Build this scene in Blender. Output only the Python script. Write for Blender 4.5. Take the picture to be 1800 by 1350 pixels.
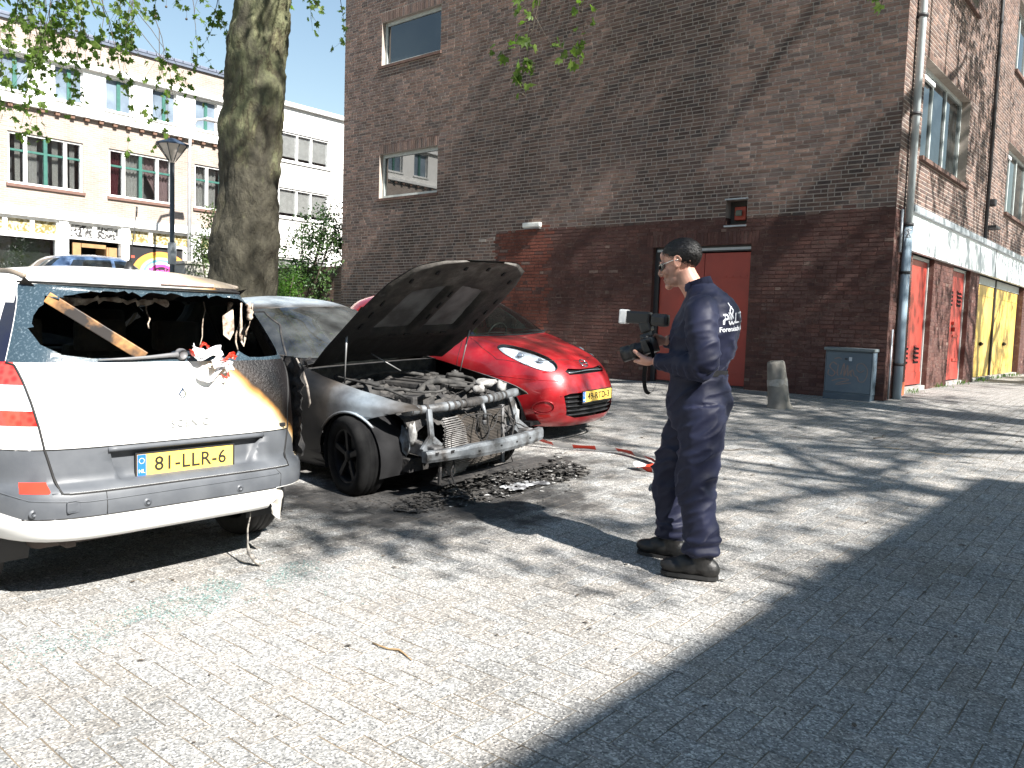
import bpy, bmesh, math, random
from mathutils import Vector, Matrix, noise
R = math.radians
sc = bpy.context.scene
C = sc.collection
for o in list(bpy.data.objects):
    bpy.data.objects.remove(o)

# ------------------------------------------------------------------ camera
cam = bpy.data.cameras.new('camera')
cam.sensor_width = 36.0
cam.lens = 28.6
cam.clip_start = 0.05
cam.clip_end = 2000.0
camo = bpy.data.objects.new('camera', cam)
C.objects.link(camo)
_p, _r, _a = R(-4.32), R(1.9), R(40.3)
_fw = Vector((0, math.cos(_p), math.sin(_p)))
_u0 = Vector((0, -math.sin(_p), math.cos(_p)))
_r0 = Vector((1, 0, 0))
_rt = math.cos(_r) * _r0 + math.sin(_r) * _u0
_up = -math.sin(_r) * _r0 + math.cos(_r) * _u0
_rot = Matrix.Rotation(_a, 3, 'Z')
_m = Matrix((_rot @ _rt, _rot @ _up, -(_rot @ _fw))).transposed().to_4x4()
_m.translation = Vector((0, 0, 1.42))
camo.matrix_world = _m
sc.camera = camo

# ------------------------------------------------------------------ light
SUN_EL, SUN_OFF = R(41.0), R(8.0)
to_sun = Vector((math.cos(SUN_EL) * math.cos(SUN_OFF), -math.cos(SUN_EL) * math.sin(SUN_OFF), math.sin(SUN_EL)))
world = bpy.data.worlds.new('World')
sc.world = world
world.use_nodes = True
nt = world.node_tree
bg = nt.nodes['Background']
sky = nt.nodes.new('ShaderNodeTexSky')
sky.sky_type = 'NISHITA'
sky.sun_disc = False
sky.sun_elevation = SUN_EL
sky.sun_rotation = math.atan2(to_sun.x, to_sun.y)
sky.air_density = 1.5
sky.dust_density = 0.2
sky.ozone_density = 1.0
nt.links.new(sky.outputs[0], bg.inputs[0])
bg.inputs[1].default_value = 0.05
sl = bpy.data.lights.new('sun', 'SUN')
sl.energy = 5.0
sl.angle = R(0.55)
sl.color = (1.0, 0.96, 0.905)
so = bpy.data.objects.new('sun', sl)
C.objects.link(so)
so.rotation_euler = to_sun.to_track_quat('Z', 'Y').to_euler()
so.location = to_sun * 60
vs = sc.view_settings
vs.view_transform = 'Standard'
vs.look = 'None'
vs.exposure = 1.7
vs.gamma = 1.0
vs.use_curve_mapping = False
sc.cycles.use_denoising = True
sc.cycles.max_bounces = 8
sc.cycles.transparent_max_bounces = 24

# ------------------------------------------------------------------ helpers
def gz(y):
    """ground height: flat road, then a 5 percent ramp up to the building"""
    a, b, s = 1.6, 3.6, 0.05
    c, d = 12.6, 15.0
    if y < a: return 0.0
    if y < b: return s * (y - a) ** 2 / (2 * (b - a))
    if y < c: return s * (y - (a + b) / 2)
    z = s * (c - (a + b) / 2)
    if y < d: return z + s * ((y - c) - (y - c) ** 2 / (2 * (d - c)))
    return z + s * (d - c) / 2

def gzx(x, y):
    """the street on the left lies higher"""
    t = min(1.0, max(0.0, (-10.5 - x) / 7.5))
    return gz(y) + 0.88 * t * t * (3 - 2 * t)

MATS = {}
def nd(nt, typ, **kw):
    n = nt.nodes.new(typ)
    for k, v in kw.items():
        if k in ('blend_type', 'data_type', 'operation', 'feature', 'distance', 'noise_dimensions', 'attribute_name', 'interpolation_type', 'clamp', 'mode', 'use_clamp', 'bands_direction', 'wave_type', 'voronoi_dimensions'):
            setattr(n, k, v)
    return n

def sv(node, name, v):
    node.inputs[name].default_value = v

def ramp(nt, src, stops):
    r = nt.nodes.new('ShaderNodeValToRGB')
    el = r.color_ramp.elements
    while len(el) > len(stops): el.remove(el[-1])
    while len(el) < len(stops): el.new(0.5)
    for e, (p, c) in zip(el, stops):
        e.position = p
        e.color = (c, c, c, 1) if isinstance(c, (int, float)) else (*c, 1)
    nt.links.new(src, r.inputs[0])
    return r.outputs[0]

def mixc(nt, fac, a, b, blend='MIX'):
    m = nt.nodes.new('ShaderNodeMix')
    m.data_type = 'RGBA'
    m.blend_type = blend
    ins = [i for i in m.inputs if i.type == 'RGBA']
    for sock, v in ((m.inputs[0], fac), (ins[0], a), (ins[1], b)):
        if isinstance(v, (int, float)): sock.default_value = v
        elif isinstance(v, tuple): sock.default_value = (*v, 1) if len(v) == 3 else v
        else: nt.links.new(v, sock)
    return [o for o in m.outputs if o.type == 'RGBA'][0]

def math_n(nt, op, a, b=None, clamp=False):
    m = nt.nodes.new('ShaderNodeMath')
    m.operation = op
    m.use_clamp = clamp
    for i, v in ((0, a), (1, b)):
        if v is None: continue
        if isinstance(v, (int, float)): m.inputs[i].default_value = v
        else: nt.links.new(v, m.inputs[i])
    return m.outputs[0]

def pos(nt, obj=True):
    if obj: return nt.nodes.new('ShaderNodeTexCoord').outputs['Object']
    return nt.nodes.new('ShaderNodeNewGeometry').outputs['Position']

def noise_n(nt, vec, scale, detail=4, rough=0.55, dist=0.0):
    n = nt.nodes.new('ShaderNodeTexNoise')
    sv(n, 'Scale', scale); sv(n, 'Detail', detail); sv(n, 'Roughness', rough); sv(n, 'Distortion', dist)
    nt.links.new(vec, n.inputs['Vector'])
    return n.outputs[0]

def vor(nt, vec, scale, out='Distance', feature='F1'):
    n = nt.nodes.new('ShaderNodeTexVoronoi')
    n.feature = feature
    sv(n, 'Scale', scale)
    nt.links.new(vec, n.inputs['Vector'])
    return n.outputs[out]

def mapv(nt, vec, scale=(1, 1, 1), rot=(0, 0, 0), loc=(0, 0, 0)):
    m = nt.nodes.new('ShaderNodeMapping')
    sv(m, 'Scale', scale); sv(m, 'Rotation', rot); sv(m, 'Location', loc)
    nt.links.new(vec, m.inputs[0])
    return m.outputs[0]

def new_mat(name):
    m = bpy.data.materials.new(name)
    m.use_nodes = True
    b = m.node_tree.nodes['Principled BSDF']
    MATS[name] = m
    return m, m.node_tree, b

def bump(nt, b, h, strength=0.3, dist=0.01):
    n = nt.nodes.new('ShaderNodeBump')
    sv(n, 'Strength', strength); sv(n, 'Distance', dist)
    nt.links.new(h, n.inputs['Height'])
    nt.links.new(n.outputs[0], b.inputs['Normal'])

def M(name, col, rough=0.6, col2=None, scale=6.0, metal=0.0, spec=0.5, bmp=0.0, bscale=60.0, coat=0.0, lo=0.35, hi=0.65, detail=4, rvar=0.08, coat_rough=0.05, trans=0.0):
    """plain procedural material: two colours mixed by noise, uneven gloss, optional relief"""
    if name in MATS: return MATS[name]
    m, nt, b = new_mat(name)
    v = pos(nt)
    n = noise_n(nt, v, scale, detail)
    if col2 is None: col2 = tuple(c * 0.82 for c in col)
    nt.links.new(mixc(nt, ramp(nt, n, [(lo, 0.0), (hi, 1.0)]), tuple(col), tuple(col2)), b.inputs['Base Color'])
    rr = nt.nodes.new('ShaderNodeMapRange')
    sv(rr, 'To Min', max(0.02, rough - rvar)); sv(rr, 'To Max', min(1.0, rough + rvar))
    nt.links.new(noise_n(nt, v, scale * 3.1, 3), rr.inputs[0])
    nt.links.new(rr.outputs[0], b.inputs['Roughness'])
    sv(b, 'Metallic', metal); sv(b, 'Specular IOR Level', spec); sv(b, 'Coat Weight', coat); sv(b, 'Coat Roughness', coat_rough)
    if trans: sv(b, 'Transmission Weight', trans)
    if bmp: bump(nt, b, noise_n(nt, v, bscale, 5), bmp, 0.01)
    return m

def glass_mat(name, tint=(0.55, 0.66, 0.62), refl=0.35, ior=1.5, rough=0.02, dirt=0.0):
    m, nt, b = new_mat(name)
    out = nt.nodes['Material Output']
    nt.nodes.remove(b)
    tr = nt.nodes.new('ShaderNodeBsdfTransparent'); tr.inputs[0].default_value = (*tint, 1)
    gl = nt.nodes.new('ShaderNodeBsdfGlossy'); gl.inputs['Roughness'].default_value = rough
    gl.inputs[0].default_value = (0.95, 0.97, 1, 1)
    fr = nt.nodes.new('ShaderNodeFresnel'); fr.inputs[0].default_value = ior
    f = math_n(nt, 'MULTIPLY_ADD', fr.outputs[0], 1.0)
    f.node.inputs[2].default_value = refl
    mx = nt.nodes.new('ShaderNodeMixShader')
    nt.links.new(f, mx.inputs[0]); nt.links.new(tr.outputs[0], mx.inputs[1]); nt.links.new(gl.outputs[0], mx.inputs[2])
    last = mx.outputs[0]
    if dirt:
        df = nt.nodes.new('ShaderNodeBsdfDiffuse')
        v = pos(nt)
        df.inputs[0].default_value = (0.16, 0.17, 0.17, 1)
        mx2 = nt.nodes.new('ShaderNodeMixShader')
        nt.links.new(math_n(nt, 'MULTIPLY', ramp(nt, noise_n(nt, v, 3.0, 5), [(0.35, 0.1), (0.7, 1.0)]), dirt), mx2.inputs[0])
        nt.links.new(last, mx2.inputs[1]); nt.links.new(df.outputs[0], mx2.inputs[2])
        last = mx2.outputs[0]
    nt.links.new(last, out.inputs[0])
    return m

def tag(o, label=None, cat=None, group=None, kind=None):
    if label: o['label'] = label
    if cat: o['category'] = cat
    if group: o['group'] = group
    if kind: o['kind'] = kind
    return o

def thing(name, label, cat, loc=(0, 0, 0), rot=(0, 0, 0), group=None):
    o = bpy.data.objects.new(name, None)
    o.empty_display_size = 0.2
    C.objects.link(o)
    o.location = loc
    o.rotation_euler = rot
    return tag(o, label, cat, group)

def link_mesh(name, me, parent=None, loc=None, rot=None):
    o = bpy.data.objects.new(name, me)
    C.objects.link(o)
    if parent: o.parent = parent
    if loc: o.location = loc
    if rot: o.rotation_euler = rot
    return o

def obj(name, bm, mat, parent=None, smooth=False, loc=None, rot=None):
    me = bpy.data.meshes.new(name)
    bmesh.ops.recalc_face_normals(bm, faces=bm.faces[:])
    bm.to_mesh(me)
    bm.free()
    if mat is not None: me.materials.append(mat)
    if smooth:
        for p in me.polygons: p.use_smooth = True
    return link_mesh(name, me, parent, loc, rot)

def pyobj(name, verts, faces, mat, parent=None, smooth=False, loc=None, rot=None):
    me = bpy.data.meshes.new(name)
    me.from_pydata([tuple(v) for v in verts], [], faces)
    if mat is not None: me.materials.append(mat)
    if smooth:
        for p in me.polygons: p.use_smooth = True
    me.update()
    return link_mesh(name, me, parent, loc, rot)

def B(): return bmesh.new()

def box(bm, x0, x1, y0, y1, z0, z1, bev=0.0, mtx=None):
    vs_ = [bm.verts.new(p) for p in ((x0, y0, z0), (x1, y0, z0), (x1, y1, z0), (x0, y1, z0), (x0, y0, z1), (x1, y0, z1), (x1, y1, z1), (x0, y1, z1))]
    fs = [bm.faces.new([vs_[i] for i in q]) for q in ((0, 3, 2, 1), (4, 5, 6, 7), (0, 1, 5, 4), (1, 2, 6, 5), (2, 3, 7, 6), (3, 0, 4, 7))]
    if bev:
        ed = list({e for f in fs for e in f.edges})
        r = bmesh.ops.bevel(bm, geom=ed, offset=bev, segments=2, affect='EDGES', profile=0.6)
        vs_ = list({v for f in r['faces'] for v in f.verts} | {v for v in vs_ if v.is_valid})
    if mtx is not None:
        bmesh.ops.transform(bm, matrix=mtx, verts=[v for v in vs_ if v.is_valid])
    return bm

def tube(bm, pts, rad, seg=8, closed=False, caps=True):
    pts = [Vector(p) for p in pts]
    n = len(pts)
    rads = rad if isinstance(rad, (list, tuple)) else [rad] * n
    rings = []
    prev = None
    for i, p in enumerate(pts):
        if closed: t = pts[(i + 1) % n] - pts[i - 1]
        elif i == 0: t = pts[1] - p
        elif i == n - 1: t = p - pts[i - 1]
        else: t = pts[i + 1] - pts[i - 1]
        t.normalize()
        if prev is None:
            a = Vector((0, 0, 1)) if abs(t.z) < 0.9 else Vector((1, 0, 0))
            u = t.cross(a).normalized()
        else:
            u = (prev - t * prev.dot(t)).normalized()
        prev = u
        w = t.cross(u)
        rings.append([bm.verts.new(p + (u * math.cos(k * 2 * math.pi / seg) + w * math.sin(k * 2 * math.pi / seg)) * rads[i]) for k in range(seg)])
    for i in range(n if closed else n - 1):
        a, b = rings[i], rings[(i + 1) % n]
        for k in range(seg):
            bm.faces.new((a[k], a[(k + 1) % seg], b[(k + 1) % seg], b[k]))
    if caps and not closed:
        bm.faces.new(rings[0][::-1]); bm.faces.new(rings[-1])
    return bm

def lathe(bm, prof, seg=24, mtx=None):
    """prof: list of (r, h) about local Z"""
    rings = []
    new = []
    for r_, h in prof:
        if r_ < 1e-6:
            v = bm.verts.new((0, 0, h)); rings.append([v]); new.append(v)
        else:
            rg = [bm.verts.new((r_ * math.cos(k * 2 * math.pi / seg), r_ * math.sin(k * 2 * math.pi / seg), h)) for k in range(seg)]
            rings.append(rg); new += rg
    for a, b in zip(rings, rings[1:]):
        for k in range(seg):
            k2 = (k + 1) % seg
            if len(a) == 1 and len(b) == 1: continue
            if len(a) == 1: bm.faces.new((a[0], b[k], b[k2]))
            elif len(b) == 1: bm.faces.new((a[k], a[k2], b[0]))
            else: bm.faces.new((a[k], a[k2], b[k2], b[k]))
    if mtx is not None: bmesh.ops.transform(bm, matrix=mtx, verts=new)
    return bm

def prism(bm, poly, h0, h1, mtx=None):
    """extrude a 2-D polygon (local xy) from h0 to h1"""
    a = [bm.verts.new((x, y, h0)) for x, y in poly]
    b = [bm.verts.new((x, y, h1)) for x, y in poly]
    n = len(poly)
    bm.faces.new(a[::-1]); bm.faces.new(b)
    for i in range(n):
        bm.faces.new((a[i], a[(i + 1) % n], b[(i + 1) % n], b[i]))
    if mtx is not None: bmesh.ops.transform(bm, matrix=mtx, verts=a + b)
    return bm

def bar(bm, p, q, w, h, up=(0, 0, 1), bev=0.0):
    p, q = Vector(p), Vector(q)
    t = (q - p); L = t.length; t.normalize()
    s = t.cross(Vector(up)).normalized(); u = s.cross(t)
    m = Matrix((t, s, u)).transposed().to_4x4(); m.translation = p
    return box(bm, 0, L, -w / 2, w / 2, -h / 2, h / 2, bev, m)

def text_obj(name, body, size, mat, parent=None, mtx=None, extrude=0.001, shear=0.0, space=1.0, align='CENTER', bold=0.0):
    cu = bpy.data.curves.new(name, 'FONT')
    cu.body = body; cu.size = size; cu.extrude = extrude; cu.shear = shear; cu.space_character = space
    cu.align_x = align; cu.align_y = 'CENTER'; cu.offset = bold; cu.resolution_u = 3
    t = bpy.data.objects.new(name, cu)
    C.objects.link(t)
    dg = bpy.context.evaluated_depsgraph_get()
    me = bpy.data.meshes.new_from_object(t.evaluated_get(dg))
    bpy.data.objects.remove(t)
    me.materials.clear(); me.materials.append(mat)
    o = link_mesh(name, me, parent)
    if mtx is not None: o.matrix_local = mtx
    return o

def frame_m(origin, xdir, ydir):
    x = Vector(xdir).normalized(); y = Vector(ydir).normalized(); z = x.cross(y)
    m = Matrix((x, y, z)).transposed().to_4x4(); m.translation = Vector(origin)
    return m

def copy_tree(o, parent=None):
    c = o.copy(); C.objects.link(c)
    if parent: c.parent = parent
    for ch in list(o.children): copy_tree(ch, c)
    return c

def attr_col(me, cols):
    """per-face colour stored on corners"""
    a = me.color_attributes.new('bcol', 'FLOAT_COLOR', 'CORNER')
    flat = []
    for p in me.polygons:
        c = cols[p.index]
        flat += [c[0], c[1], c[2], 1.0] * p.loop_total
    a.data.foreach_set('color', flat)
# ------------------------------------------------------------------ ground
rng = random.Random(7)
def aggregate(name, joints=False):
    """exposed-aggregate concrete: grey-brown paste, pale and dark chips, worn tracks, soot where the car burnt"""
    m, nt, b = new_mat(name)
    p = pos(nt, False)
    fine = vor(nt, p, 135.0, 'Color')
    sep = nt.nodes.new('ShaderNodeSeparateColor'); nt.links.new(fine, sep.inputs[0])
    chips = ramp(nt, sep.outputs[0], [(0.0, (0.10, 0.10, 0.10)), (0.30, (0.215, 0.213, 0.208)), (0.72, (0.275, 0.27, 0.26)), (0.93, (0.48, 0.47, 0.455))])
    big = ramp(nt, noise_n(nt, p, 0.9, 6, 0.62), [(0.3, (0.74, 0.73, 0.71)), (0.5, (1.0, .99, .97)), (0.7, (1.12, 1.10, 1.07))])
    c = mixc(nt, 1.0, chips, big, 'MULTIPLY')
    spot = ramp(nt, noise_n(nt, p, 5.5, 5, .7), [(.64, 1.0), (.74, .62)])
    c = mixc(nt, 1.0, c, spot, 'MULTIPLY')
    mid = ramp(nt, noise_n(nt, p, 17.0, 4, 0.7), [(0.25, 0.78), (0.75, 1.15)])
    c = mixc(nt, 1.0, c, mid, 'MULTIPLY')
    if not joints:
        at = nt.nodes.new('ShaderNodeAttribute'); at.attribute_name = 'bcol'
        c = mixc(nt, 1.0, c, at.outputs[0], 'MULTIPLY')
    # soot stain round the burnt car
    sx = nt.nodes.new('ShaderNodeSeparateXYZ'); nt.links.new(p, sx.inputs[0])
    dx = math_n(nt, 'DIVIDE', math_n(nt, 'ADD', sx.outputs[0], 4.6), 1.55)
    dy = math_n(nt, 'DIVIDE', math_n(nt, 'SUBTRACT', sx.outputs[1], 4.65), 1.75)
    d = math_n(nt, 'SQRT', math_n(nt, 'ADD', math_n(nt, 'MULTIPLY', dx, dx), math_n(nt, 'MULTIPLY', dy, dy)))
    d = math_n(nt, 'ADD', d, math_n(nt, 'MULTIPLY', math_n(nt, 'SUBTRACT', noise_n(nt, p, 2.6, 6, 0.65), 0.5), 1.5))
    soot = ramp(nt, d, [(0.62, 1.0), (1.22, 0.0)])
    c = mixc(nt, math_n(nt, 'MULTIPLY', soot, 0.9), c, (0.022, 0.021, 0.021))
    if joints:
        # joint lines where the paving is too far away for single pavers
        br = nt.nodes.new('ShaderNodeTexBrick')
        sv(br, 'Scale', 1.0); sv(br, 'Mortar Size', 0.006); sv(br, 'Brick Width', 0.215); sv(br, 'Row Height', 0.108)
        sv(br, 'Color1', (1, 1, 1, 1)); sv(br, 'Color2', (0.86, 0.85, 0.84, 1)); sv(br, 'Mortar', (0.5, 0.46, 0.4, 1))
        nt.links.new(mapv(nt, p, rot=(0, 0, R(90))), br.inputs[0])
        c = mixc(nt, 0.85, c, br.outputs[0], 'MULTIPLY')
    nt.links.new(c, b.inputs['Base Color'])
    sv(b, 'Roughness', 0.82); sv(b, 'Specular IOR Level', 0.35)
    bump(nt, b, vor(nt, p, 135.0), 0.55, 0.004)
    return m
m_pave_far = aggregate('paving_far', True)
m_paver = aggregate('paver_aggregate', False)
m_sand = M('joint_sand', (0.19, 0.15, 0.10), 0.95, (0.11, 0.09, 0.065), 5)
m_asph = M('asphalt', (0.055, 0.055, 0.058), 0.9, (0.075, 0.073, 0.07), 8, bmp=0.4, bscale=120)
m_slab = M('pavement_slab', (0.30, 0.29, 0.27), 0.9, (0.22, 0.21, 0.2), 3, bmp=0.2)

PX0, PX1, PY0, PY1 = -7.4, 1.3, 0.35, 8.6      # area laid with single pavers
def strip(name, x0, x1, ys, mat, dz=0.0):
    vs_, fs = [], []
    for y in ys:
        vs_ += [(x0, y, gz(y) + dz), (x1, y, gz(y) + dz)]
    for i in range(len(ys) - 1):
        fs.append((2 * i, 2 * i + 1, 2 * i + 3, 2 * i + 2))
    return vs_, fs
ys_all = [-260, -60, -10, -2, 0, PY0] + [PY0 + k * 0.25 for k in range(1, 33)] + [PY1] + [8.9 + k * 0.5 for k in range(14)] + [18, 30, 60, 120, 400]
ys_all = sorted(set(ys_all))
gv, gf, gm = [], [], []
XL = [-300, -18, -17, -16, -15, -14, -13, -12, -11.2, -10.5, PX0, PX1, 300]
for (x0, x1) in zip(XL, XL[1:]):
    for i in range(len(ys_all) - 1):
        ya, yb = ys_all[i], ys_all[i + 1]
        inside = x0 == PX0 and ya >= PY0 - 1e-6 and yb <= PY1 + 1e-6
        dz = -0.0032 if inside else 0.0
        k = len(gv)
        gv += [(x0, ya, gzx(x0, ya) + dz), (x1, ya, gzx(x1, ya) + dz), (x1, yb, gzx(x1, yb) + dz), (x0, yb, gzx(x0, yb) + dz)]
        gf.append((k, k + 1, k + 2, k + 3)); gm.append(1 if inside else 0)
ground = pyobj('ground', gv, gf, None)
ground.data.materials.append(m_pave_far); ground.data.materials.append(m_sand)
for p_, k in zip(ground.data.polygons, gm): p_.material_index = k
tag(ground, kind='structure')

A_ = 0.107
pavers, halves = [], []
XH = -3.37                                     # herringbone to the right of this line, rows to the left
nx = int((PX1 - XH) / A_); ny = int((PY1 - PY0) / A_)
for i in range(nx):
    for j in range(ny):
        k = (i - j) % 4
        x, y = XH + i * A_, PY0 + j * A_
        if k == 0: pavers.append((x + A_, y + A_ / 2, 0))
        elif k == 3: pavers.append((x + A_ / 2, y + A_, 1))
        if (i == 0 and k == 1) or (j == 0 and k == 2): halves.append((x + A_ / 2, y + A_ / 2))
for i in range(int((XH - PX0) / A_)):
    x = XH - (i + 0.5) * A_
    off = (i % 2) * A_ + rng.uniform(-0.012, 0.012)
    y = PY0 - off
    while y < PY1 - A_:
        if y > PY0 - 0.02: pavers.append((x, y + A_, 1))
        y += 2 * A_
fwd = _rot @ _fw; rgt = _rot @ _rt; upv = _rot @ _up
def in_view(p, mx=1.25, my=1.25):
    v = Vector(p) - Vector((0, 0, 1.42))
    w = v.dot(fwd)
    if w < 0.3: return False
    return abs(v.dot(rgt) / w) < 0.63 * mx and abs(v.dot(upv) / w) < 0.472 * my
pavers = [q for q in pavers if in_view((q[0], q[1], gz(q[1])), 1.35, 1.5)]
pavers.sort(key=lambda q: (0 if in_view((q[0], q[1], gz(q[1])), 0.98, 0.98) else 1, q[0] ** 2 + q[1] ** 2))
def paver_geo(l, w, h=0.05, c=0.0025):
    a, b_ = l / 2, w / 2
    v = [(-a, -b_, -h), (a, -b_, -h), (a, b_, -h), (-a, b_, -h), (-a, -b_, -c * .7), (a, -b_, -c * .7), (a, b_, -c * .7), (-a, b_, -c * .7), (-a + c, -b_ + c, 0), (a - c, -b_ + c, 0), (a - c, b_ - c, 0), (-a + c, b_ - c, 0)]
    f = [(8, 9, 10, 11)]
    for k in range(4):
        k2 = (k + 1) % 4
        f += [(k, k2, 4 + k2, 4 + k), (4 + k, 4 + k2, 8 + k2, 8 + k)]
    return v, f
pv, pf = paver_geo(2 * A_ - 0.005, A_ - 0.005)
pmesh = []
for k in range(7):
    me = bpy.data.meshes.new('paver')
    me.from_pydata(pv, [], pf); me.materials.append(m_paver); me.update()
    t = rng.uniform(0.90, 1.07); w_ = rng.uniform(-0.03, 0.03)
    attr_col(me, [(t * (1 + w_), t, t * (1 - w_))] * len(pf))
    pmesh.append(me)
def slope_at(y): return math.atan((gz(y + 0.05) - gz(y - 0.05)) / 0.1)
for (x, y, r_) in pavers[:300]:
    o = link_mesh('paver', rng.choice(pmesh), ground, (x, y, gz(y) + rng.uniform(-0.0009, 0.0009)))
    o.rotation_mode = 'ZYX'
    o.rotation_euler = (slope_at(y) + rng.gauss(0, 0.002), rng.gauss(0, 0.002), r_ * R(90) + rng.gauss(0, 0.008))
jv, jf, jc = [], [], []
for (x, y, r_) in pavers[300:]:
    mt = Matrix.Translation((x, y, gz(y) + rng.uniform(-0.0009, 0.0009))) @ Matrix.Rotation(slope_at(y), 4, 'X') @ Matrix.Rotation(r_ * R(90) + rng.gauss(0, 0.008), 4, 'Z')
    k = len(jv)
    jv += [mt @ Vector(q) for q in pv]
    jf += [tuple(k + i for i in f) for f in pf]
    t = rng.uniform(0.90, 1.07); w_ = rng.uniform(-0.03, 0.03)
    jc += [(t * (1 + w_), t, t * (1 - w_))] * len(pf)
hv, hf = paver_geo(A_ - 0.0055, A_ - 0.0055)
for (x, y) in halves:
    if not in_view((x, y, gz(y)), 1.35, 1.5): continue
    k = len(jv); jv += [Vector(q) + Vector((x, y, gz(y))) for q in hv]
    jf += [tuple(k + i for i in f) for f in hf]
    jc += [(1.0, 1.0, 1.0)] * len(hf)
po = pyobj('pavers', jv, jf, m_paver, ground)
attr_col(po.data, jc)
tag(po, kind='stuff')

# street and far pavement in front of the row of houses on the left
def slab(name, x0, x1, y0, y1, mat, h, n=1):
    bm = B()
    yy = [y0 + (y1 - y0) * k / n for k in range(n + 1)]
    for a, b_ in zip(yy, yy[1:]):
        za, zb = gzx(-30, a) + h, gzx(-30, b_) + h
        v = [bm.verts.new(q) for q in ((x0, a, za), (x1, a, za), (x1, b_, zb), (x0, b_, zb), (x0, a, za - h - .1), (x1, a, za - h - .1), (x1, b_, zb - h - .1), (x0, b_, zb - h - .1))]
        for q in ((0, 1, 2, 3), (0, 4, 5, 1), (1, 5, 6, 2), (2, 6, 7, 3), (3, 7, 4, 0)): bm.faces.new([v[t] for t in q])
    bmesh.ops.remove_doubles(bm, verts=bm.verts, dist=1e-4)
    return tag(obj(name, bm, mat), kind='structure')
slab('road', -22.5, -18.3, -40, 60, m_asph, 0.004, 100)
slab('kerb', -18.3, -18.15, -40, 60, M('kerb_stone', (0.33, 0.32, 0.3), 0.85), 0.03, 100)
slab('pavement', -26.5, -22.5, -40, 60, m_slab, 0.12, 100)
# ------------------------------------------------------------------ brick flats with garages
def brick_mat():
    m, nt, b = new_mat('brick')
    at = nt.nodes.new('ShaderNodeAttribute'); at.attribute_name = 'bcol'
    p = pos(nt, False)
    n = ramp(nt, noise_n(nt, p, 38.0, 5, 0.65), [(0.25, 0.70), (0.75, 1.25)])
    c = mixc(nt, 1.0, at.outputs[0], n, 'MULTIPLY')
    g = ramp(nt, noise_n(nt, p, 0.8, 4, 0.6), [(0.35, 0.80), (0.7, 1.14)])
    c = mixc(nt, 1.0, c, g, 'MULTIPLY')
    stk = ramp(nt, noise_n(nt, mapv(nt, p, (2.2, 2.2, .22)), 1.0, 5, .65), [(.34, .74), (.5, 1.0), (.72, 1.10)])
    c = mixc(nt, 1.0, c, stk, 'MULTIPLY')
    eff = ramp(nt, noise_n(nt, p, 2.1, 6, .72), [(.60, 0.0), (.78, .35)])
    c = mixc(nt, eff, c, (0.23, 0.20, 0.18))
    nt.links.new(c, b.inputs['Base Color'])
    sv(b, 'Roughness', 0.88); sv(b, 'Specular IOR Level', 0.3)
    bump(nt, b, noise_n(nt, p, 90.0, 5, 0.7), 0.5, 0.006)
    return m
m_brick = brick_mat()
PAINT_Z, PAINT_X = 3.2, -10.9
def mortar_mat():
    m, nt, b = new_mat('mortar')
    p = pos(nt, False)
    sx = nt.nodes.new('ShaderNodeSeparateXYZ'); nt.links.new(p, sx.inputs[0])
    wob = math_n(nt, 'MULTIPLY', math_n(nt, 'SUBTRACT', noise_n(nt, p, 3.0, 4), 0.5), 0.12)
    zz = math_n(nt, 'ADD', sx.outputs[2], wob)
    pm = math_n(nt, 'MULTIPLY', math_n(nt, 'LESS_THAN', zz, PAINT_Z), math_n(nt, 'GREATER_THAN', math_n(nt, 'ADD', sx.outputs[0], wob), PAINT_X))
    c = mixc(nt, ramp(nt, noise_n(nt, p, 9.0, 5), [(0.3, 0.0), (0.7, 1.0)]), (0.37, 0.32, 0.28), (0.28, 0.245, 0.215))
    pc = mixc(nt, ramp(nt, noise_n(nt, p, 6.0, 6, 0.7), [(0.5, 0.0), (0.72, 1.0)]), (0.088, 0.044, 0.037), (0.19, 0.14, 0.115))
    nt.links.new(mixc(nt, pm, c, pc), b.inputs['Base Color'])
    sv(b, 'Roughness', 0.95); sv(b, 'Specular IOR Level', 0.2)
    bump(nt, b, noise_n(nt, p, 120.0, 4), 0.4, 0.004)
    return m
m_mortar = mortar_mat()

YG, XC = 12.2, -3.43
ZTOP = 11.8
GX0 = -15.79
building = thing('apartment_building', 'brown brick apartment block with red painted base and garages', 'building', (XC, YG, 0.48))

def rect_holes(u0, u1, z0, z1, holes):
    us = sorted({u0, u1} | {h[k] for h in holes for k in (0, 1) if u0 < h[k] < u1})
    zs = sorted({z0, z1} | {h[k] for h in holes for k in (2, 3) if z0 < h[k] < z1})
    out = []
    for a, b_ in zip(us, us[1:]):
        for c, d in zip(zs, zs[1:]):
            mu, mz = (a + b_) / 2, (c + d) / 2
            if any(h[0] < mu < h[1] and h[2] < mz < h[3] for h in holes): continue
            out.append((a, b_, c, d))
    return out

BR = random.Random(11)
def brick_col(kind, x, z):
    t = BR.uniform(0.66, 1.34)
    if kind == 'paint':
        if x < -9.55 + BR.uniform(-.05, .05) and BR.random() < 0.93: base = (0.155, 0.052, 0.036)
        else: base = BR.choice(((0.090, 0.043, 0.036), (0.104, 0.049, 0.040), (0.082, 0.042, 0.037), (0.098, 0.053, 0.045)))
        t = BR.uniform(0.85, 1.18)
        if BR.random() < 0.02: base = (0.17, 0.115, 0.095)
    else:
        base = BR.choice(((0.140, 0.092, 0.076), (0.166, 0.112, 0.092), (0.122, 0.082, 0.071), (0.154, 0.098, 0.078), (0.110, 0.082, 0.074)))
    return tuple(c * t for c in base)

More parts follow.
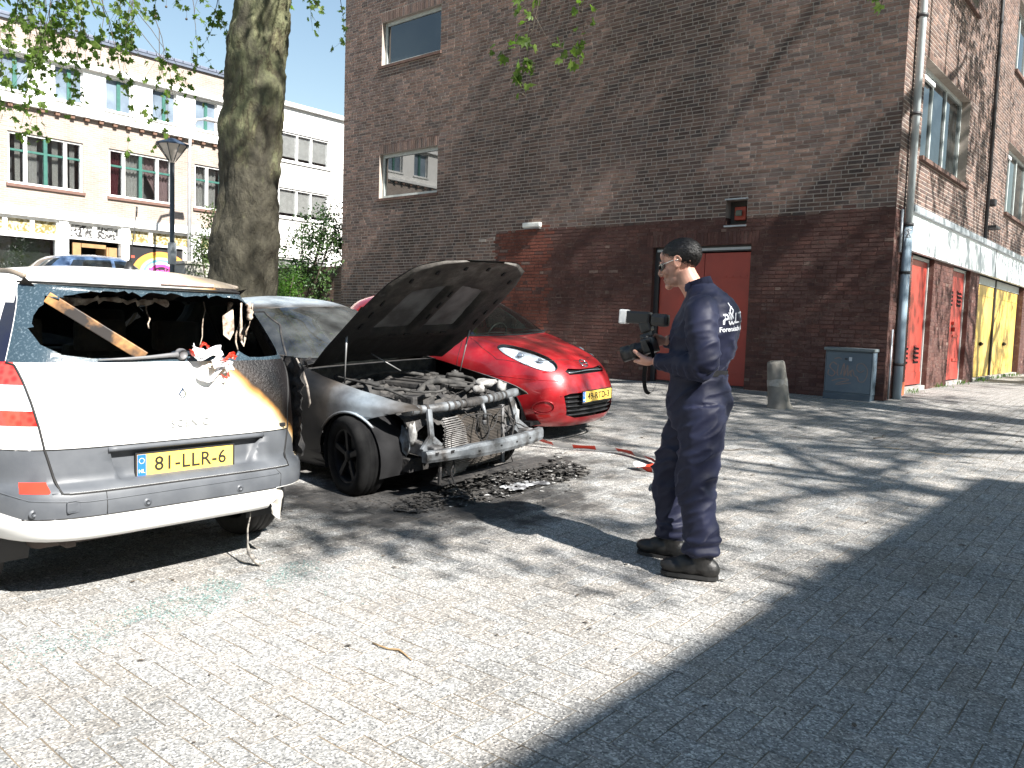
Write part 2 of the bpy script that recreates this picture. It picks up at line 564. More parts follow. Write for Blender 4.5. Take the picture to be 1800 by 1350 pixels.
CH, JT = 0.0622, 0.0125
def brick_list(u0, u1, z0, z1, holes, soldiers, painted):
    out = []
    nc = int((z1 - z0) / CH)
    blocked = holes + soldiers
    for c in range(nc):
        za, zb = z0 + c * CH + JT / 2, z0 + (c + 1) * CH - JT / 2
        zm = (za + zb) / 2
        iv = [(u0, u1)]
        for h in blocked:
            if h[2] < zm < h[3]:
                ni = []
                for a, b_ in iv:
                    if h[1] <= a or h[0] >= b_: ni.append((a, b_))
                    else:
                        if h[0] > a: ni.append((a, h[0]))
                        if h[1] < b_: ni.append((h[1], b_))
                iv = ni
        for a, b_ in iv:
            u = a + (BR.choice((0.0, 0.055, 0.11, 0.16)) if a == u0 else 0.0)
            if u > a + 0.02: out.append((a, u - JT / 2, za, zb))
            while u < b_ - 0.02:
                L = 0.21 if BR.random() < 0.66 else 0.10
                e = min(u + L, b_)
                if b_ - e < 0.05: e = b_
                out.append((u + JT / 2, e - JT / 2 if e < b_ else e, za, zb))
                u = e
    return out
def soldier_list(s):
    out = []
    n = max(1, round((s[1] - s[0]) / 0.0622))
    w = (s[1] - s[0]) / n
    for k in range(n): out.append((s[0] + k * w + JT / 2, s[0] + (k + 1) * w - JT / 2, s[2] + JT / 2, s[3] - JT / 2))
    return out

def wall_bricks(parent, lst, to_world, painted, near=0, flip=False, prox=0.0016):
    """front-proud bricks; the `near` ones become single objects"""
    items = []
    for (a, b_, c, d) in lst:
        w = to_world((a + b_) / 2, (c + d) / 2, 0)
        wob = 0.05 * math.sin(w.x * 2.1) + BR.uniform(-0.03, 0.03)
        k = 'paint' if painted(w.x, w.y, w.z + wob) else 'plain'
        items.append((a, b_, c, d, k, w, brick_col(k, w.x, w.z)))
    single = set()
    if near:
        full = [i for i, t in enumerate(items) if abs((t[1] - t[0]) - (0.21 - JT)) < 1e-4 and in_view(t[5], 0.99, 0.99)]
        full.sort(key=lambda i: items[i][5].length)
        single = set(full[:near])
    vs_, fs, cs = [], [], []
    var = {}
    base = parent.matrix_basis.translation
    inv = parent
    for i, (a, b_, c, d, k, w, col) in enumerate(items):
        if i in single:
            key = (k, BR.randrange(6))
            if key not in var:
                hu, hz = (0.21 - JT) / 2, (d - c) / 2
                e = 0.002
                o8 = [(-hu, -hz, -0.012), (hu, -hz, -0.012), (hu, hz, -0.012), (-hu, hz, -0.012), (-hu + e, -hz + e, 0), (hu - e, -hz + e, 0), (hu - e, hz - e, 0), (-hu + e, hz - e, 0)]
                v8 = [to_world(q[0], q[1], q[2]) - to_world(0, 0, 0) for q in o8]
                f5 = [(4, 5, 6, 7), (0, 1, 5, 4), (1, 2, 6, 5), (2, 3, 7, 6), (3, 0, 4, 7)]
                if flip: f5 = [f[::-1] for f in f5]
                me = bpy.data.meshes.new('brick'); me.from_pydata([tuple(q) for q in v8], [], f5); me.materials.append(m_brick); me.update()
                attr_col(me, [col] * 5)
                var[key] = me
            o = link_mesh('brick', var[key], parent)
            o.location = to_world((a + b_) / 2, (c + d) / 2, prox + BR.uniform(-0.0013, 0.0016)) - ORG
            continue
        n = len(vs_)
        p1, p2, p3, p4 = [prox + BR.uniform(-0.0013, 0.0016)] * 4
        e = 0.002
        vs_ += [to_world(*q) - ORG for q in ((a, c, -0.012), (b_, c, -0.012), (b_, d, -0.012), (a, d, -0.012), (a + e, c + e, p1), (b_ - e, c + e, p2), (b_ - e, d - e, p3), (a + e, d - e, p4))]
        f5 = [(4, 5, 6, 7), (0, 1, 5, 4), (1, 2, 6, 5), (2, 3, 7, 6), (3, 0, 4, 7)]
        if flip: f5 = [f[::-1] for f in f5]
        fs += [tuple(n + q for q in f) for f in f5]
        cs += [col] * 5
    o = pyobj('brickwork', vs_, fs, m_brick, parent)
    attr_col(o.data, cs)
    tag(o, kind='stuff')
ORG = Vector((XC, YG, 0.48))

# openings: u0,u1,z0,z1
G_WIN = [(-14.48, -12.61, 7.03, 7.98), (-14.48, -12.61, 4.11, 5.09), (-14.48, -12.61, 9.95, 10.9)]
G_DOOR = (-7.29, -5.53, 0.40, 2.775)
G_BOX = (-5.99, -5.63, 3.07, 3.48)
g_sold = [(w[0] - .02, w[1] + .02, w[3], w[3] + 0.21) for w in G_WIN] + [(-7.42, -5.40, 2.775, 2.985)]
R_DOORS = [(13.23, 14.50, 0.5, 2.66), (15.82, 17.15, 0.5, 2.66)]
R_GAR = (17.95, 23.0, 0.5, 2.66)
R_GAR2 = (24.2, 29.2, 0.5, 2.66)
R_WIN = [(13.20, 16.20, 4.08, 5.53), (19.82, 22.80, 4.08, 5.53), (13.20, 16.20, 7.0, 8.45), (19.82, 22.80, 7.0, 8.45), (26.4, 29.4, 4.08, 5.53), (26.4, 29.4, 7.0, 8.45)]
R_FASC = (12.72, 40.0, 2.66, 3.2)
gw = lambda u, z, n: Vector((u, YG - n, z))
rw = lambda u, z, n: Vector((XC + n, u, z))
is_paint_g = lambda x, y, z: z < PAINT_Z and x > PAINT_X
is_paint_r = lambda x, y, z: z < PAINT_Z

def wall_panel(name, rects, tw, depth_holes, dep=0.22):
    vs_, fs = [], []
    def quad(*p):
        k = len(vs_); vs_.extend(q - ORG for q in p); fs.append((k, k + 1, k + 2, k + 3))
    for a, b_, c, d in rects: quad(tw(a, c, -0.0025), tw(b_, c, -0.0025), tw(b_, d, -0.0025), tw(a, d, -0.0025))
    for a, b_, c, d in depth_holes:
        for (u1, z1), (u2, z2) in (((a, c), (b_, c)), ((b_, c), (b_, d)), ((b_, d), (a, d)), ((a, d), (a, c))):
            quad(tw(u1, z1, -0.0025), tw(u2, z2, -0.0025), tw(u2, z2, -dep), tw(u1, z1, -dep))
    return pyobj(name, vs_, fs, m_mortar, building)
gh = G_WIN + [G_DOOR, G_BOX]
gable = wall_panel('gable_wall', rect_holes(GX0, XC, -0.2, ZTOP, gh), gw, gh)
rh = R_DOORS + [R_GAR, R_GAR2] + R_WIN
side = wall_panel('side_wall', rect_holes(YG, 40.0, -0.2, ZTOP, rh), rw, rh, 0.28)
r_sold = [(w[0] - .02, w[1] + .02, w[3], w[3] + 0.10) for w in R_WIN]
lst = brick_list(GX0, XC + 0.004, 0.30, 9.9, gh, g_sold, None)
for s_ in g_sold: 
    if s_[2] < 9.8: lst += soldier_list(s_)
wall_bricks(gable, lst, gw, is_paint_g, near=290)
lst = brick_list(YG, 31.0, 0.40, 9.4, rh + [(12.72, 40, 2.66, 3.3)], r_sold, None)
for s_ in r_sold: lst += soldier_list(s_)
wall_bricks(side, lst, rw, is_paint_r, near=0, flip=False)
# hidden sides and roof
bm = B()
for q in (((GX0, YG + .01, -.2), (GX0, 40, -.2), (GX0, 40, ZTOP), (GX0, YG + .01, ZTOP)), ((GX0, 40, -.2), (XC, 40, -.2), (XC, 40, ZTOP), (GX0, 40, ZTOP)), ((GX0, YG, ZTOP), (XC, YG, ZTOP), (XC, 40, ZTOP), (GX0, 40, ZTOP))):
    bm.faces.new([bm.verts.new(Vector(p) - ORG) for p in q])
obj('rear_wall', bm, M('brick_plain', (0.13, 0.088, 0.073), 0.9, (0.10, 0.07, 0.06), 9), building)
bm = B(); box(bm, GX0 - .25 - ORG.x, XC + .25 - ORG.x, -.25, 40.2 - YG, ZTOP - ORG.z, ZTOP + .3 - ORG.z); obj('roof', bm, M('roof_edge', (0.5, 0.5, 0.48), 0.7), building)

# materials for joinery
m_frame = M('painted_frame', (0.42, 0.46, 0.45), 0.5, (0.34, 0.37, 0.36), 12)
m_wglass, nt_, b_ = new_mat('window_glass')
sv(b_, 'Roughness', 0.015); sv(b_, 'IOR', 1.95)
nt_.links.new(mixc(nt_, ramp(nt_, noise_n(nt_, pos(nt_), 0.9, 3), [(0.4, 0.0), (0.6, 1.0)]), (0.012, 0.016, 0.018), (0.03, 0.036, 0.036)), b_.inputs['Base Color'])
m_sill = M('brick_sill', (0.13, 0.072, 0.052), 0.8, (0.08, 0.048, 0.04), 20, bmp=0.3)
m_red = M('red_door_paint', (0.34, 0.040, 0.026), 0.42, (0.28, 0.034, 0.024), 3.5, bmp=0.04, bscale=9)
m_red2 = M('red_door_paint_faded', (0.36, 0.05, 0.036), 0.5, (0.28, 0.04, 0.03), 5, bmp=0.05, bscale=12)
m_yel = M('yellow_garage_paint', (0.60, 0.40, 0.075), 0.5, (0.52, 0.35, 0.10), 2.5, bmp=0.05, bscale=6)
m_dark = M('dark_metal', (0.03, 0.03, 0.033), 0.55)
m_black = M('black_void', (0.006, 0.006, 0.007), 0.9)
m_zinc = M('zinc', (0.42, 0.45, 0.48), 0.45, (0.34, 0.37, 0.40), 9, metal=0.35)
m_fasc = M('fascia_paint', (0.66, 0.70, 0.70), 0.55, (0.56, 0.60, 0.61), 1.6)

def add(parent, name, fn, mat, smooth=False):
    bm = B(); fn(bm); return obj(name, bm, mat, parent, smooth)
def wbox(bm, tw, u0, u1, z0, z1, n0, n1, bev=0.0):
    """box given in wall coordinates, relative to the building origin"""
    p, q = tw(u0, z0, n0) - ORG, tw(u1, z1, n1) - ORG
    box(bm, min(p.x, q.x), max(p.x, q.x), min(p.y, q.y), max(p.y, q.y), min(p.z, q.z), max(p.z, q.z), bev)

def window(parent, tw, w, cols, dep, fr=0.055, glass=m_wglass, frm=None, sill=True, sill_out=0.06):
    frm = frm or m_frame
    a, b_, c, d = w
    f = add(parent, 'window', lambda bm: (wbox(bm, tw, a, b_, c, c + fr, -dep - .05, -dep), wbox(bm, tw, a, b_, d - fr, d, -dep - .05, -dep), wbox(bm, tw, a, a + fr, c + fr, d - fr, -dep - .05, -dep), wbox(bm, tw, b_ - fr, b_, c + fr, d - fr, -dep - .05, -dep)), frm)
    xs = [a + fr] + [a + (b_ - a) * k for k in cols] + [b_ - fr]
    for u in xs[1:-1]: add(f, 'mullion', lambda bm: wbox(bm, tw, u - .03, u + .03, c + fr, d - fr, -dep - .05, -dep - .004), frm)
    for u, v in zip(xs, xs[1:]):
        add(f, 'pane', lambda bm: wbox(bm, tw, u, v, c + fr, d - fr, -dep - .04, -dep - .03), glass)
    if sill:
        n = max(1, round((b_ - a + .08) / .11))
        add(f, 'sill', lambda bm: [wbox(bm, tw, a - .04 + k * (b_ - a + .08) / n + .003, a - .04 + (k + 1) * (b_ - a + .08) / n - .003, c - .06, c - .002, -dep, sill_out) for k in range(n)], m_sill)
    return f
for w in G_WIN: window(gable, gw, w, [], 0.10, 0.07, sill_out=0.035)
for w in R_WIN:
    f = window(side, rw, w, [0.36, 0.64], 0.14, 0.06, frm=m_frame)
    if w[2] < 6: add(f, 'ventilation_strip', lambda bm: wbox(bm, rw, w[0] + .06, w[0] + 1.05, w[3] - .2, w[3] - .14, -.15, -.11), M('white_frame', (0.7, 0.72, 0.72), 0.4))
    cur = M('net_curtain', (0.62, 0.64, 0.60), 0.9, (0.5, 0.52, 0.5), 4)
# gable double door
def door_boards(bm): wbox(bm, gw, -7.23, -6.395, 0.5, 2.64, -.16, -.12, .004)
dr = add(gable, 'door', lambda bm: wbox(bm, gw, -7.2, -6.38, 0.52, 2.66, -.17, -.125, .004), m_red)
dr2 = add(gable, 'door', lambda bm: wbox(bm, gw, -6.37, -5.56, 0.52, 2.66, -.17, -.125, .004), m_red)
for d_, u0, u1 in ((dr, -7.2, -6.7), (dr2, -6.05, -5.56)):
    for z_ in (0.72, 1.45, 2.28):
        add(d_, 'strap_hinge', lambda bm: (wbox(bm, gw, u0, u1, z_ - .02, z_ + .02, -.124, -.117), [wbox(bm, gw, u0 + k * .12 + .05, u0 + k * .12 + .07, z_ - .01, z_ + .01, -.117, -.110) for k in range(4)]), m_red)
add(gable, 'door_frame', lambda bm: (wbox(bm, gw, -7.29, -7.205, 0.42, 2.775, -.2, -.09), wbox(bm, gw, -5.555, -5.53, 0.42, 2.775, -.2, -.09), wbox(bm, gw, -7.205, -5.555, 2.68, 2.775, -.2, -.09), wbox(bm, gw, -7.205, -5.555, 0.42, 0.515, -.2, -.11)), m_dark)
add(gable, 'lintel_flashing', lambda bm: wbox(bm, gw, -7.25, -5.54, 2.70, 2.74, -.088, -.075), m_zinc)
# red box in its recess above the door
al = add(gable, 'alarm_recess', lambda bm: wbox(bm, gw, -5.99, -5.63, 3.07, 3.48, -.2, -.19), M('recess_back', (0.06, 0.055, 0.05), 0.9))
add(al, 'alarm_bell', lambda bm: (wbox(bm, gw, -5.90, -5.71, 3.17, 3.38, -.189, -.13, .012), wbox(bm, gw, -5.84, -5.77, 3.24, 3.31, -.13, -.09, .01)), M('red_box', (0.42, 0.055, 0.028), 0.5))
add(al, 'bell_cap', lambda bm: wbox(bm, gw, -5.86, -5.75, 3.23, 3.32, -.089, -.07, .015), M('weathered_green', (0.12, 0.13, 0.10), 0.7))
add(al, 'cover_strip', lambda bm: wbox(bm, gw, -6.0, -5.62, 3.475, 3.495, -.03, .035), m_zinc)
add(al, 'drip_strip', lambda bm: wbox(bm, gw, -6.0, -5.63, 3.05, 3.075, -.03, .03), m_zinc)
lt = add(gable, 'wall_lamp', lambda bm: wbox(bm, gw, -10.15, -9.73, 3.24, 3.33, 0.002, .09, .02), M('lamp_plastic', (0.72, 0.72, 0.68), 0.4))
add(lt, 'lamp_base', lambda bm: wbox(bm, gw, -10.13, -9.75, 3.215, 3.239, 0.002, .07), M('lamp_base_grey', (0.25, 0.25, 0.25), 0.6))
for (u, z_) in ((-11.35, 3.02), (-10.95, 3.05), (-7.7, 0.78), (-4.9, 0.72), (-8.3, 0.75)):
    add(gable, 'vent_brick', lambda bm: (wbox(bm, gw, u, u + .2, z_, z_ + .055, .0, .008), ), m_mortar)

# right side: fascia, doors, garages, pipes
fa = add(side, 'fascia', lambda bm: [wbox(bm, rw, a + .004, b__ - .004, 2.66, 3.2, -.2, .07) for a, b__ in ((12.74, 19.0), (19.0, 25.2), (25.2, 31.4), (31.4, 40))], m_fasc)
add(fa, 'coping', lambda bm: wbox(bm, rw, 12.72, 40, 3.2, 3.30, -.006, .12, .006), m_zinc)
add(fa, 'joint_strip', lambda bm: [wbox(bm, rw, a - .012, a + .012, 2.66, 3.2, .05, .078) for a in (19.0, 25.2, 31.4)], m_dark)
def louvre(bm, u0, u1, z0, n, st, dep):
    for k in range(n):
        z_ = z0 + k * st
        p = [rw(u0, z_, -dep), rw(u1, z_, -dep), rw(u1, z_ - st * .45, -dep + .03), rw(u0, z_ - st * .45, -dep + .03)]
        bm.faces.new([bm.verts.new(q - ORG) for q in p])
def plank_door(parent, u0, u1, mat, dep, leaves, louv, name='door'):
    out = []
    w = (u1 - u0) / leaves
    for k in range(leaves):
        a, b__ = u0 + k * w + .006, u0 + (k + 1) * w - .006
        d_ = add(parent, name, lambda bm: (wbox(bm, rw, a, b__, .64, 2.60, -dep - .05, -dep, .004), wbox(bm, rw, a, b__, .645, .84, -dep, -dep + .012, .003)), mat)
        out.append(d_)
        for (la, lb, lz, n) in louv:
            l0, l1 = a + (b__ - a) * la, a + (b__ - a) * lb
            add(d_, 'louvre', lambda bm: (wbox(bm, rw, l0, l1, lz, lz + n * .072, -dep + .0005, -dep + .003), ), m_black)
            add(d_, 'louvre_blade', lambda bm: louvre(bm, l0, l1, lz + .07, n, .072, dep - .004), mat)
    add(parent, 'door_frame', lambda bm: (wbox(bm, rw, u0 - .03, u0, .55, 2.66, -dep - .08, -dep + .02), wbox(bm, rw, u1, u1 + .03, .55, 2.66, -dep - .08, -dep + .02), wbox(bm, rw, u0, u1, 2.605, 2.655, -dep - .08, -dep + .02)), m_frame)
    return out
plank_door(side, 13.26, 14.47, m_red, .10, 1, ((.1, .36, .98, 4), (.62, .88, .98, 4)))
d2 = plank_door(side, 15.85, 17.12, m_red2, .10, 2, ((.28, .82, 1.98, 4),))
add(d2[0], 'padlock', lambda bm: (wbox(bm, rw, 16.38, 16.58, 1.64, 1.70, -.099, -.05, .01), wbox(bm, rw, 16.42, 16.52, 1.52, 1.60, -.09, -.04, .015)), m_red)
add(d2[1], 'hasp', lambda bm: wbox(bm, rw, 16.5, 16.9, 1.42, 1.46, -.099, -.08), m_red)
add(d2[1], 'bolt', lambda bm: wbox(bm, rw, 16.6, 17.0, .98, 1.03, -.099, -.08), m_red)
def garage(u0, u1, mat):
    mid = u0 + (u1 - u0) * .43
    for a, b__ in ((u0 + .03, mid - .04), (mid + .04, u1 - .03)):
        d_ = add(side, 'garage_door', lambda bm: (wbox(bm, rw, a, b__, .60, 2.50, -.16, -.12, .004), wbox(bm, rw, a, b__, 2.28, 2.295, -.12, -.112)), mat)
        add(d_, 'handle', lambda bm: (wbox(bm, rw, (a + b__) / 2 - .09, (a + b__) / 2 + .09, 1.28, 1.32, -.119, -.06, .01), wbox(bm, rw, (a + b__) / 2 - .02, (a + b__) / 2 + .02, 1.26, 1.34, -.12, -.08)), m_black)
    add(side, 'garage_post', lambda bm: wbox(bm, rw, mid - .04, mid + .04, .55, 2.66, -.2, -.08), m_dark)
    add(side, 'garage_lintel', lambda bm: wbox(bm, rw, u0, u1, 2.505, 2.66, -.2, -.1), m_frame)
garage(17.97, 22.98, m_yel)
garage(24.22, 29.18, M('cream_garage_paint', (0.55, 0.50, 0.38), 0.5))
for a_t, b_t in ((13.23, 14.5), (15.82, 17.15), (17.95, 23.0), (24.2, 29.2)): add(side, 'door_threshold', lambda bm: wbox(bm, rw, a_t, b_t, .40, .62, -.26, -.02), M('concrete_threshold', (0.33, 0.31, 0.29), 0.9))
def pipe(bm, u, n, z0, z1, r_, seg=12): tube(bm, [rw(u, z0, n) - ORG, rw(u, z1, n) - ORG], r_, seg)
dp = add(side, 'downpipe', lambda bm: pipe(bm, 12.60, .075, 2.95, ZTOP, .052), M('downpipe_pvc', (0.50, 0.56, 0.57), 0.45, (0.42, 0.47, 0.48), 6), True)
add(dp, 'lower_pipe', lambda bm: pipe(bm, 12.60, .075, .46, 2.98, .062), M('downpipe_iron', (0.22, 0.30, 0.37), 0.42, (0.30, 0.38, 0.44), 3), True)
add(dp, 'pipe_collar', lambda bm: [pipe(bm, 12.60, .075, z_ - .02, z_ + .02, .072) for z_ in (1.0, 2.32, 3.0, 4.55, 5.9, 7.2)], m_dark, True)
add(side, 'conduit', lambda bm: (pipe(bm, 12.72, .03, .5, 2.9, .016, 6), pipe(bm, 12.33, .03, .5, 1.5, .014, 6), pipe(bm, 12.42, .03, 2.6, 3.2, .02, 6)), m_zinc, True)
add(side, 'cable_knot', lambda bm: [tube(bm, [rw(12.42 + .05 * math.sin(k * 1.7 + t * .9), 2.86 + .07 * math.sin(k + t * 1.3), .12 + .03 * math.cos(t * 2 + k)) - ORG for t in range(7)], .006, 5) for k in range(5)], m_zinc, True)
add(side, 'rain_pipe', lambda bm: pipe(bm, 17.9, .05, 3.3, ZTOP, .035, 8), m_dark, True)
add(side, 'sensor_lamp', lambda bm: (wbox(bm, rw, 18.15, 18.3, 3.98, 4.12, .002, .14, .03), wbox(bm, rw, 18.05, 18.5, 3.55, 3.6, .002, .2, .01)), m_dark)
add(side, 'splash_paint', lambda bm: wbox(bm, rw, 12.95, 13.2, .46, .72, -.01, .012), M('orange_spill', (0.62, 0.14, 0.05), 0.6))
# ------------------------------------------------------------------ row of houses on the left
XF = -26.5
m_white = M('white_render', (0.78, 0.77, 0.74), 0.75, (0.70, 0.69, 0.66), 2.0)
m_wtrim = M('white_trim', (0.80, 0.80, 0.78), 0.55)
m_green = M('green_casement', (0.035, 0.13, 0.10), 0.45, (0.03, 0.10, 0.085), 10)
m_wood = M('oak_door', (0.34, 0.20, 0.09), 0.5, (0.26, 0.15, 0.07), 7)
m_net = M('lace_curtain', (0.55, 0.55, 0.52), 0.9, (0.4, 0.4, 0.38), 30)
m_plum = M('plum_curtain', (0.14, 0.025, 0.035), 0.9)
def facade_brick():
    m, nt, b = new_mat('yellow_brick')
    p = pos(nt, False)
    br = nt.nodes.new('ShaderNodeTexBrick')
    sv(br, 'Scale', 1.0); sv(br, 'Mortar Size', 0.007); sv(br, 'Brick Width', 0.21); sv(br, 'Row Height', 0.062); sv(br, 'Bias', -0.1)
    sv(br, 'Color1', (0.305, 0.248, 0.212, 1)); sv(br, 'Color2', (0.245, 0.195, 0.165, 1)); sv(br, 'Mortar', (0.36, 0.325, 0.28, 1))
    sx = nt.nodes.new('ShaderNodeSeparateXYZ'); nt.links.new(p, sx.inputs[0])
    cb = nt.nodes.new('ShaderNodeCombineXYZ'); nt.links.new(sx.outputs[1], cb.inputs[0]); nt.links.new(sx.outputs[2], cb.inputs[1])
    nt.links.new(cb.outputs[0], br.inputs[0])
    g = ramp(nt, noise_n(nt, p, 1.2, 5), [(0.3, 0.85), (0.7, 1.12)])
    nt.links.new(mixc(nt, 1.0, br.outputs[0], g, 'MULTIPLY'), b.inputs['Base Color'])
    sv(b, 'Roughness', 0.9)
    bump(nt, b, br.outputs[1], -0.3, 0.006)
    return m
m_ybrick = facade_brick()
FB = Vector((XF, 12.0, 1.3))
fw_ = lambda u, z, n: Vector((XF + n, u, z))
def fbox(bm, u0, u1, z0, z1, n0, n1, bev=0.0):
    box(bm, n0, n1, u0 - FB.y, u1 - FB.y, z0 - FB.z, z1 - FB.z, bev)
def fadd(parent, name, fn, mat): 
    bm = B(); fn(bm); return obj(name, bm, mat, parent)
def hole_panel(parent, name, u0, u1, z0, z1, holes, mat, n=0.0, dep=0.18):
    vs_, fs = [], []
    def quad(*p):
        k = len(vs_); vs_.extend(Vector((q[2], q[0] - FB.y, q[1] - FB.z)) for q in p); fs.append((k, k + 1, k + 2, k + 3))
    for a, b_, c, d in rect_holes(u0, u1, z0, z1, holes): quad((a, c, n), (b_, c, n), (b_, d, n), (a, d, n))
    for a, b_, c, d in holes:
        for (p1, q1), (p2, q2) in (((a, c), (b_, c)), ((b_, c), (b_, d)), ((b_, d), (a, d)), ((a, d), (a, c))):
            quad((p1, q1, n), (p2, q2, n), (p2, q2, n - dep), (p1, q1, n - dep))
    return pyobj(name, vs_, fs, mat, parent)
shops = thing('shop_house_row', 'pale brick house row with green casements and white shopfronts across street', 'building', FB)
up_w = [(9.87 + 1.468 * k, 10.68 + 1.468 * k, 7.59, 8.60) for k in range(-9, 5)]
mid_w = [(8.59 + 2.83 * k, 10.65 + 2.83 * k, 4.95, 6.43) for k in range(-5, 3)]
Y0_, Y1_ = -6.0, 16.75
uw = hole_panel(shops, 'white_storey', Y0_, Y1_, 7.3, 8.66, up_w, m_white)
mw = hole_panel(shops, 'brick_storey', Y0_, Y1_, 4.3, 7.2, mid_w, m_ybrick)
fadd(shops, 'parapet', lambda bm: fbox(bm, Y0_, Y1_, 8.82, 9.52, -.3, .0), m_ybrick)
fadd(shops, 'cornice', lambda bm: fbox(bm, Y0_, Y1_, 8.66, 8.82, -.3, .14), m_wtrim)
fadd(shops, 'ledge', lambda bm: fbox(bm, Y0_, Y1_, 7.2, 7.3, -.3, .16), m_wtrim)
den = fadd(shops, 'dentil_course', lambda bm: [fbox(bm, y, y + .12, 7.1, 7.197, .003, .12) for y in [Y0_ + .3 + .42 * k for k in range(54)]], M('brown_dentil', (0.16, 0.09, 0.06), 0.8))
tag(den, kind='stuff')
fadd(shops, 'string_course', lambda bm: fbox(bm, Y0_, Y1_, 4.05, 4.3, -.3, .1), m_wtrim)
rf = fadd(shops, 'roof', lambda bm: (fbox(bm, Y0_, Y1_, 9.52, 9.60, -12, .08), ), M('roof_tile_grey', (0.10, 0.12, 0.16), 0.6))
tag(fadd(rf, 'ridge_tile', lambda bm: [fbox(bm, y, y + .28, 9.6, 9.70, -.2, .1, .02) for y in [Y0_ + .3 * k for k in range(75)]], M('ridge_tile_grey', (0.13, 0.15, 0.2), 0.55)), kind='stuff')
fadd(shops, 'rear_wall', lambda bm: (fbox(bm, Y0_, Y1_, .3, 9.5, -12, -11.8), fbox(bm, Y0_, Y0_ + .2, .3, 9.5, -11.8, -.31), fbox(bm, Y1_ - .2, Y1_, .3, 9.5, -11.8, -.31)), m_ybrick)
fadd(shops, 'floor_slab', lambda bm: fbox(bm, Y0_ + .2, Y1_ - .2, 4.06, 4.1, -11.8, -.31), m_black)
m_cas = glass_mat('casement_glass', (0.97, 0.98, 0.98), 0.09)
m_upane = M('painted_sky_pane', (0.20, 0.25, 0.30), .08, (0.10, 0.13, 0.17), 1.1, spec=.8)  # pale blue sky reflection painted into the pane colour, no blind behind
def win_small(w, k):
    a, b_, c, d = w
    f = fadd(uw, 'window', lambda bm: (fbox(bm, a, b_, c, c + .05, -.16, -.1), fbox(bm, a, b_, d - .04, d, -.16, -.1), fbox(bm, a, a + .04, c + .05, d - .04, -.16, -.1), fbox(bm, b_ - .04, b_, c + .05, d - .04, -.16, -.1)), m_wtrim)
    m_ = (a + b_) / 2 + .02
    fadd(f, 'mullion', lambda bm: fbox(bm, m_ - .055, m_ + .055, c + .05, d - .04, -.15, -.09), m_green)
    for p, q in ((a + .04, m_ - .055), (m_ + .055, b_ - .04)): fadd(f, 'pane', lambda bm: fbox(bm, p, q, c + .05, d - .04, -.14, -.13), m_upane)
    fadd(f, 'sill', lambda bm: fbox(bm, a - .05, b_ + .05, c - .05, c - .002, -.1, .05), m_wtrim)
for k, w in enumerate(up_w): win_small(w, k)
def win_big(w, k):
    a, b_, c, d = w
    W = b_ - a
    f = fadd(mw, 'window', lambda bm: (fbox(bm, a, b_, c, c + .07, -.16, -.05), fbox(bm, a, b_, d - .06, d, -.16, -.05), fbox(bm, a, a + .06, c + .07, d - .06, -.16, -.05), fbox(bm, b_ - .06, b_, c + .07, d - .06, -.16, -.05)), m_wtrim)
    x1, x2, xm, zt = a + W * .235, a + W * .765, a + W * .5, c + (d - c) * .66
    for x in (x1, x2): fadd(f, 'mullion', lambda bm: fbox(bm, x - .045, x + .045, c + .07, d - .06, -.155, -.06), m_wtrim)
    fadd(f, 'casement_post', lambda bm: fbox(bm, xm - .05, xm + .05, c + .07, d - .06, -.15, -.07), m_green)
    for p, q in ((a + .06, x1 - .045), (x1 + .045, xm - .05), (xm + .05, x2 - .045), (x2 + .045, b_ - .06)):
        fadd(f, 'transom', lambda bm: fbox(bm, p, q, zt - .03, zt + .03, -.15, -.08), m_green)
        for z0, z1 in ((c + .07, zt - .03), (zt + .03, d - .06)): fadd(f, 'pane', lambda bm: fbox(bm, p, q, z0, z1, -.13, -.12), m_cas)
    fadd(f, 'sill', lambda bm: fbox(bm, a - .05, b_ + .05, c - .09, c - .002, -.05, .06), M('brick_sill_far', (0.16, 0.09, 0.07), 0.8))
    # rooms behind: curtains and dark
    fadd(f, 'room', lambda bm: fbox(bm, a + .02, b_ - .02, c + .02, d - .02, -.75, -.7), M('dim_room', (0.30, 0.31, 0.31), 0.9, (.12,.13,.14), 1.2))
    def folds(y0, y1, mat, gather=0.0, amp=.03, name='curtain'):
        n = 26; vs_, fs = [], []
        for j in range(9):
            t = j / 8; z = c + .04 + (d - c - .08) * (1 - t)
            g = 1 - gather * math.sin(math.pi * min(1, max(0, (t - .1) / .9)) * .5) ** 2
            for i in range(n + 1):
                s = i / n
                y = y0 + (y1 - y0) * s * g
                vs_.append((-.3 + amp * math.sin(s * 40 + j * .2), y - FB.y, z - FB.z))
        for j in range(8):
            for i in range(n):
                q = j * (n + 1) + i; fs.append((q, q + 1, q + n + 2, q + n + 1))
        pyobj(name, vs_, fs, mat, f, True)
    if k % 3 == 0:
        folds(a + W * .30, a + W * .42, m_net); folds(a + W * .62, a + W * .7, m_net); folds(a + W * .13, a + W * .2, m_net); folds(a + W * .86, a + W * .93, m_net)
    elif k % 3 == 1:
        folds(a + .08, a + W * .22, m_plum, .15); folds(a + W * .27, a + W * .6, m_net); folds(a + W * .99, a + W * .56, M('pink_drape', (0.42, 0.30, 0.30), 0.9), .55)
    else:
        folds(a + W * .05, a + W * .45, m_net); folds(a + W * .5, a + W * .97, m_net)
for k, w in enumerate(mid_w): win_big(w, (k - 5) % 3)
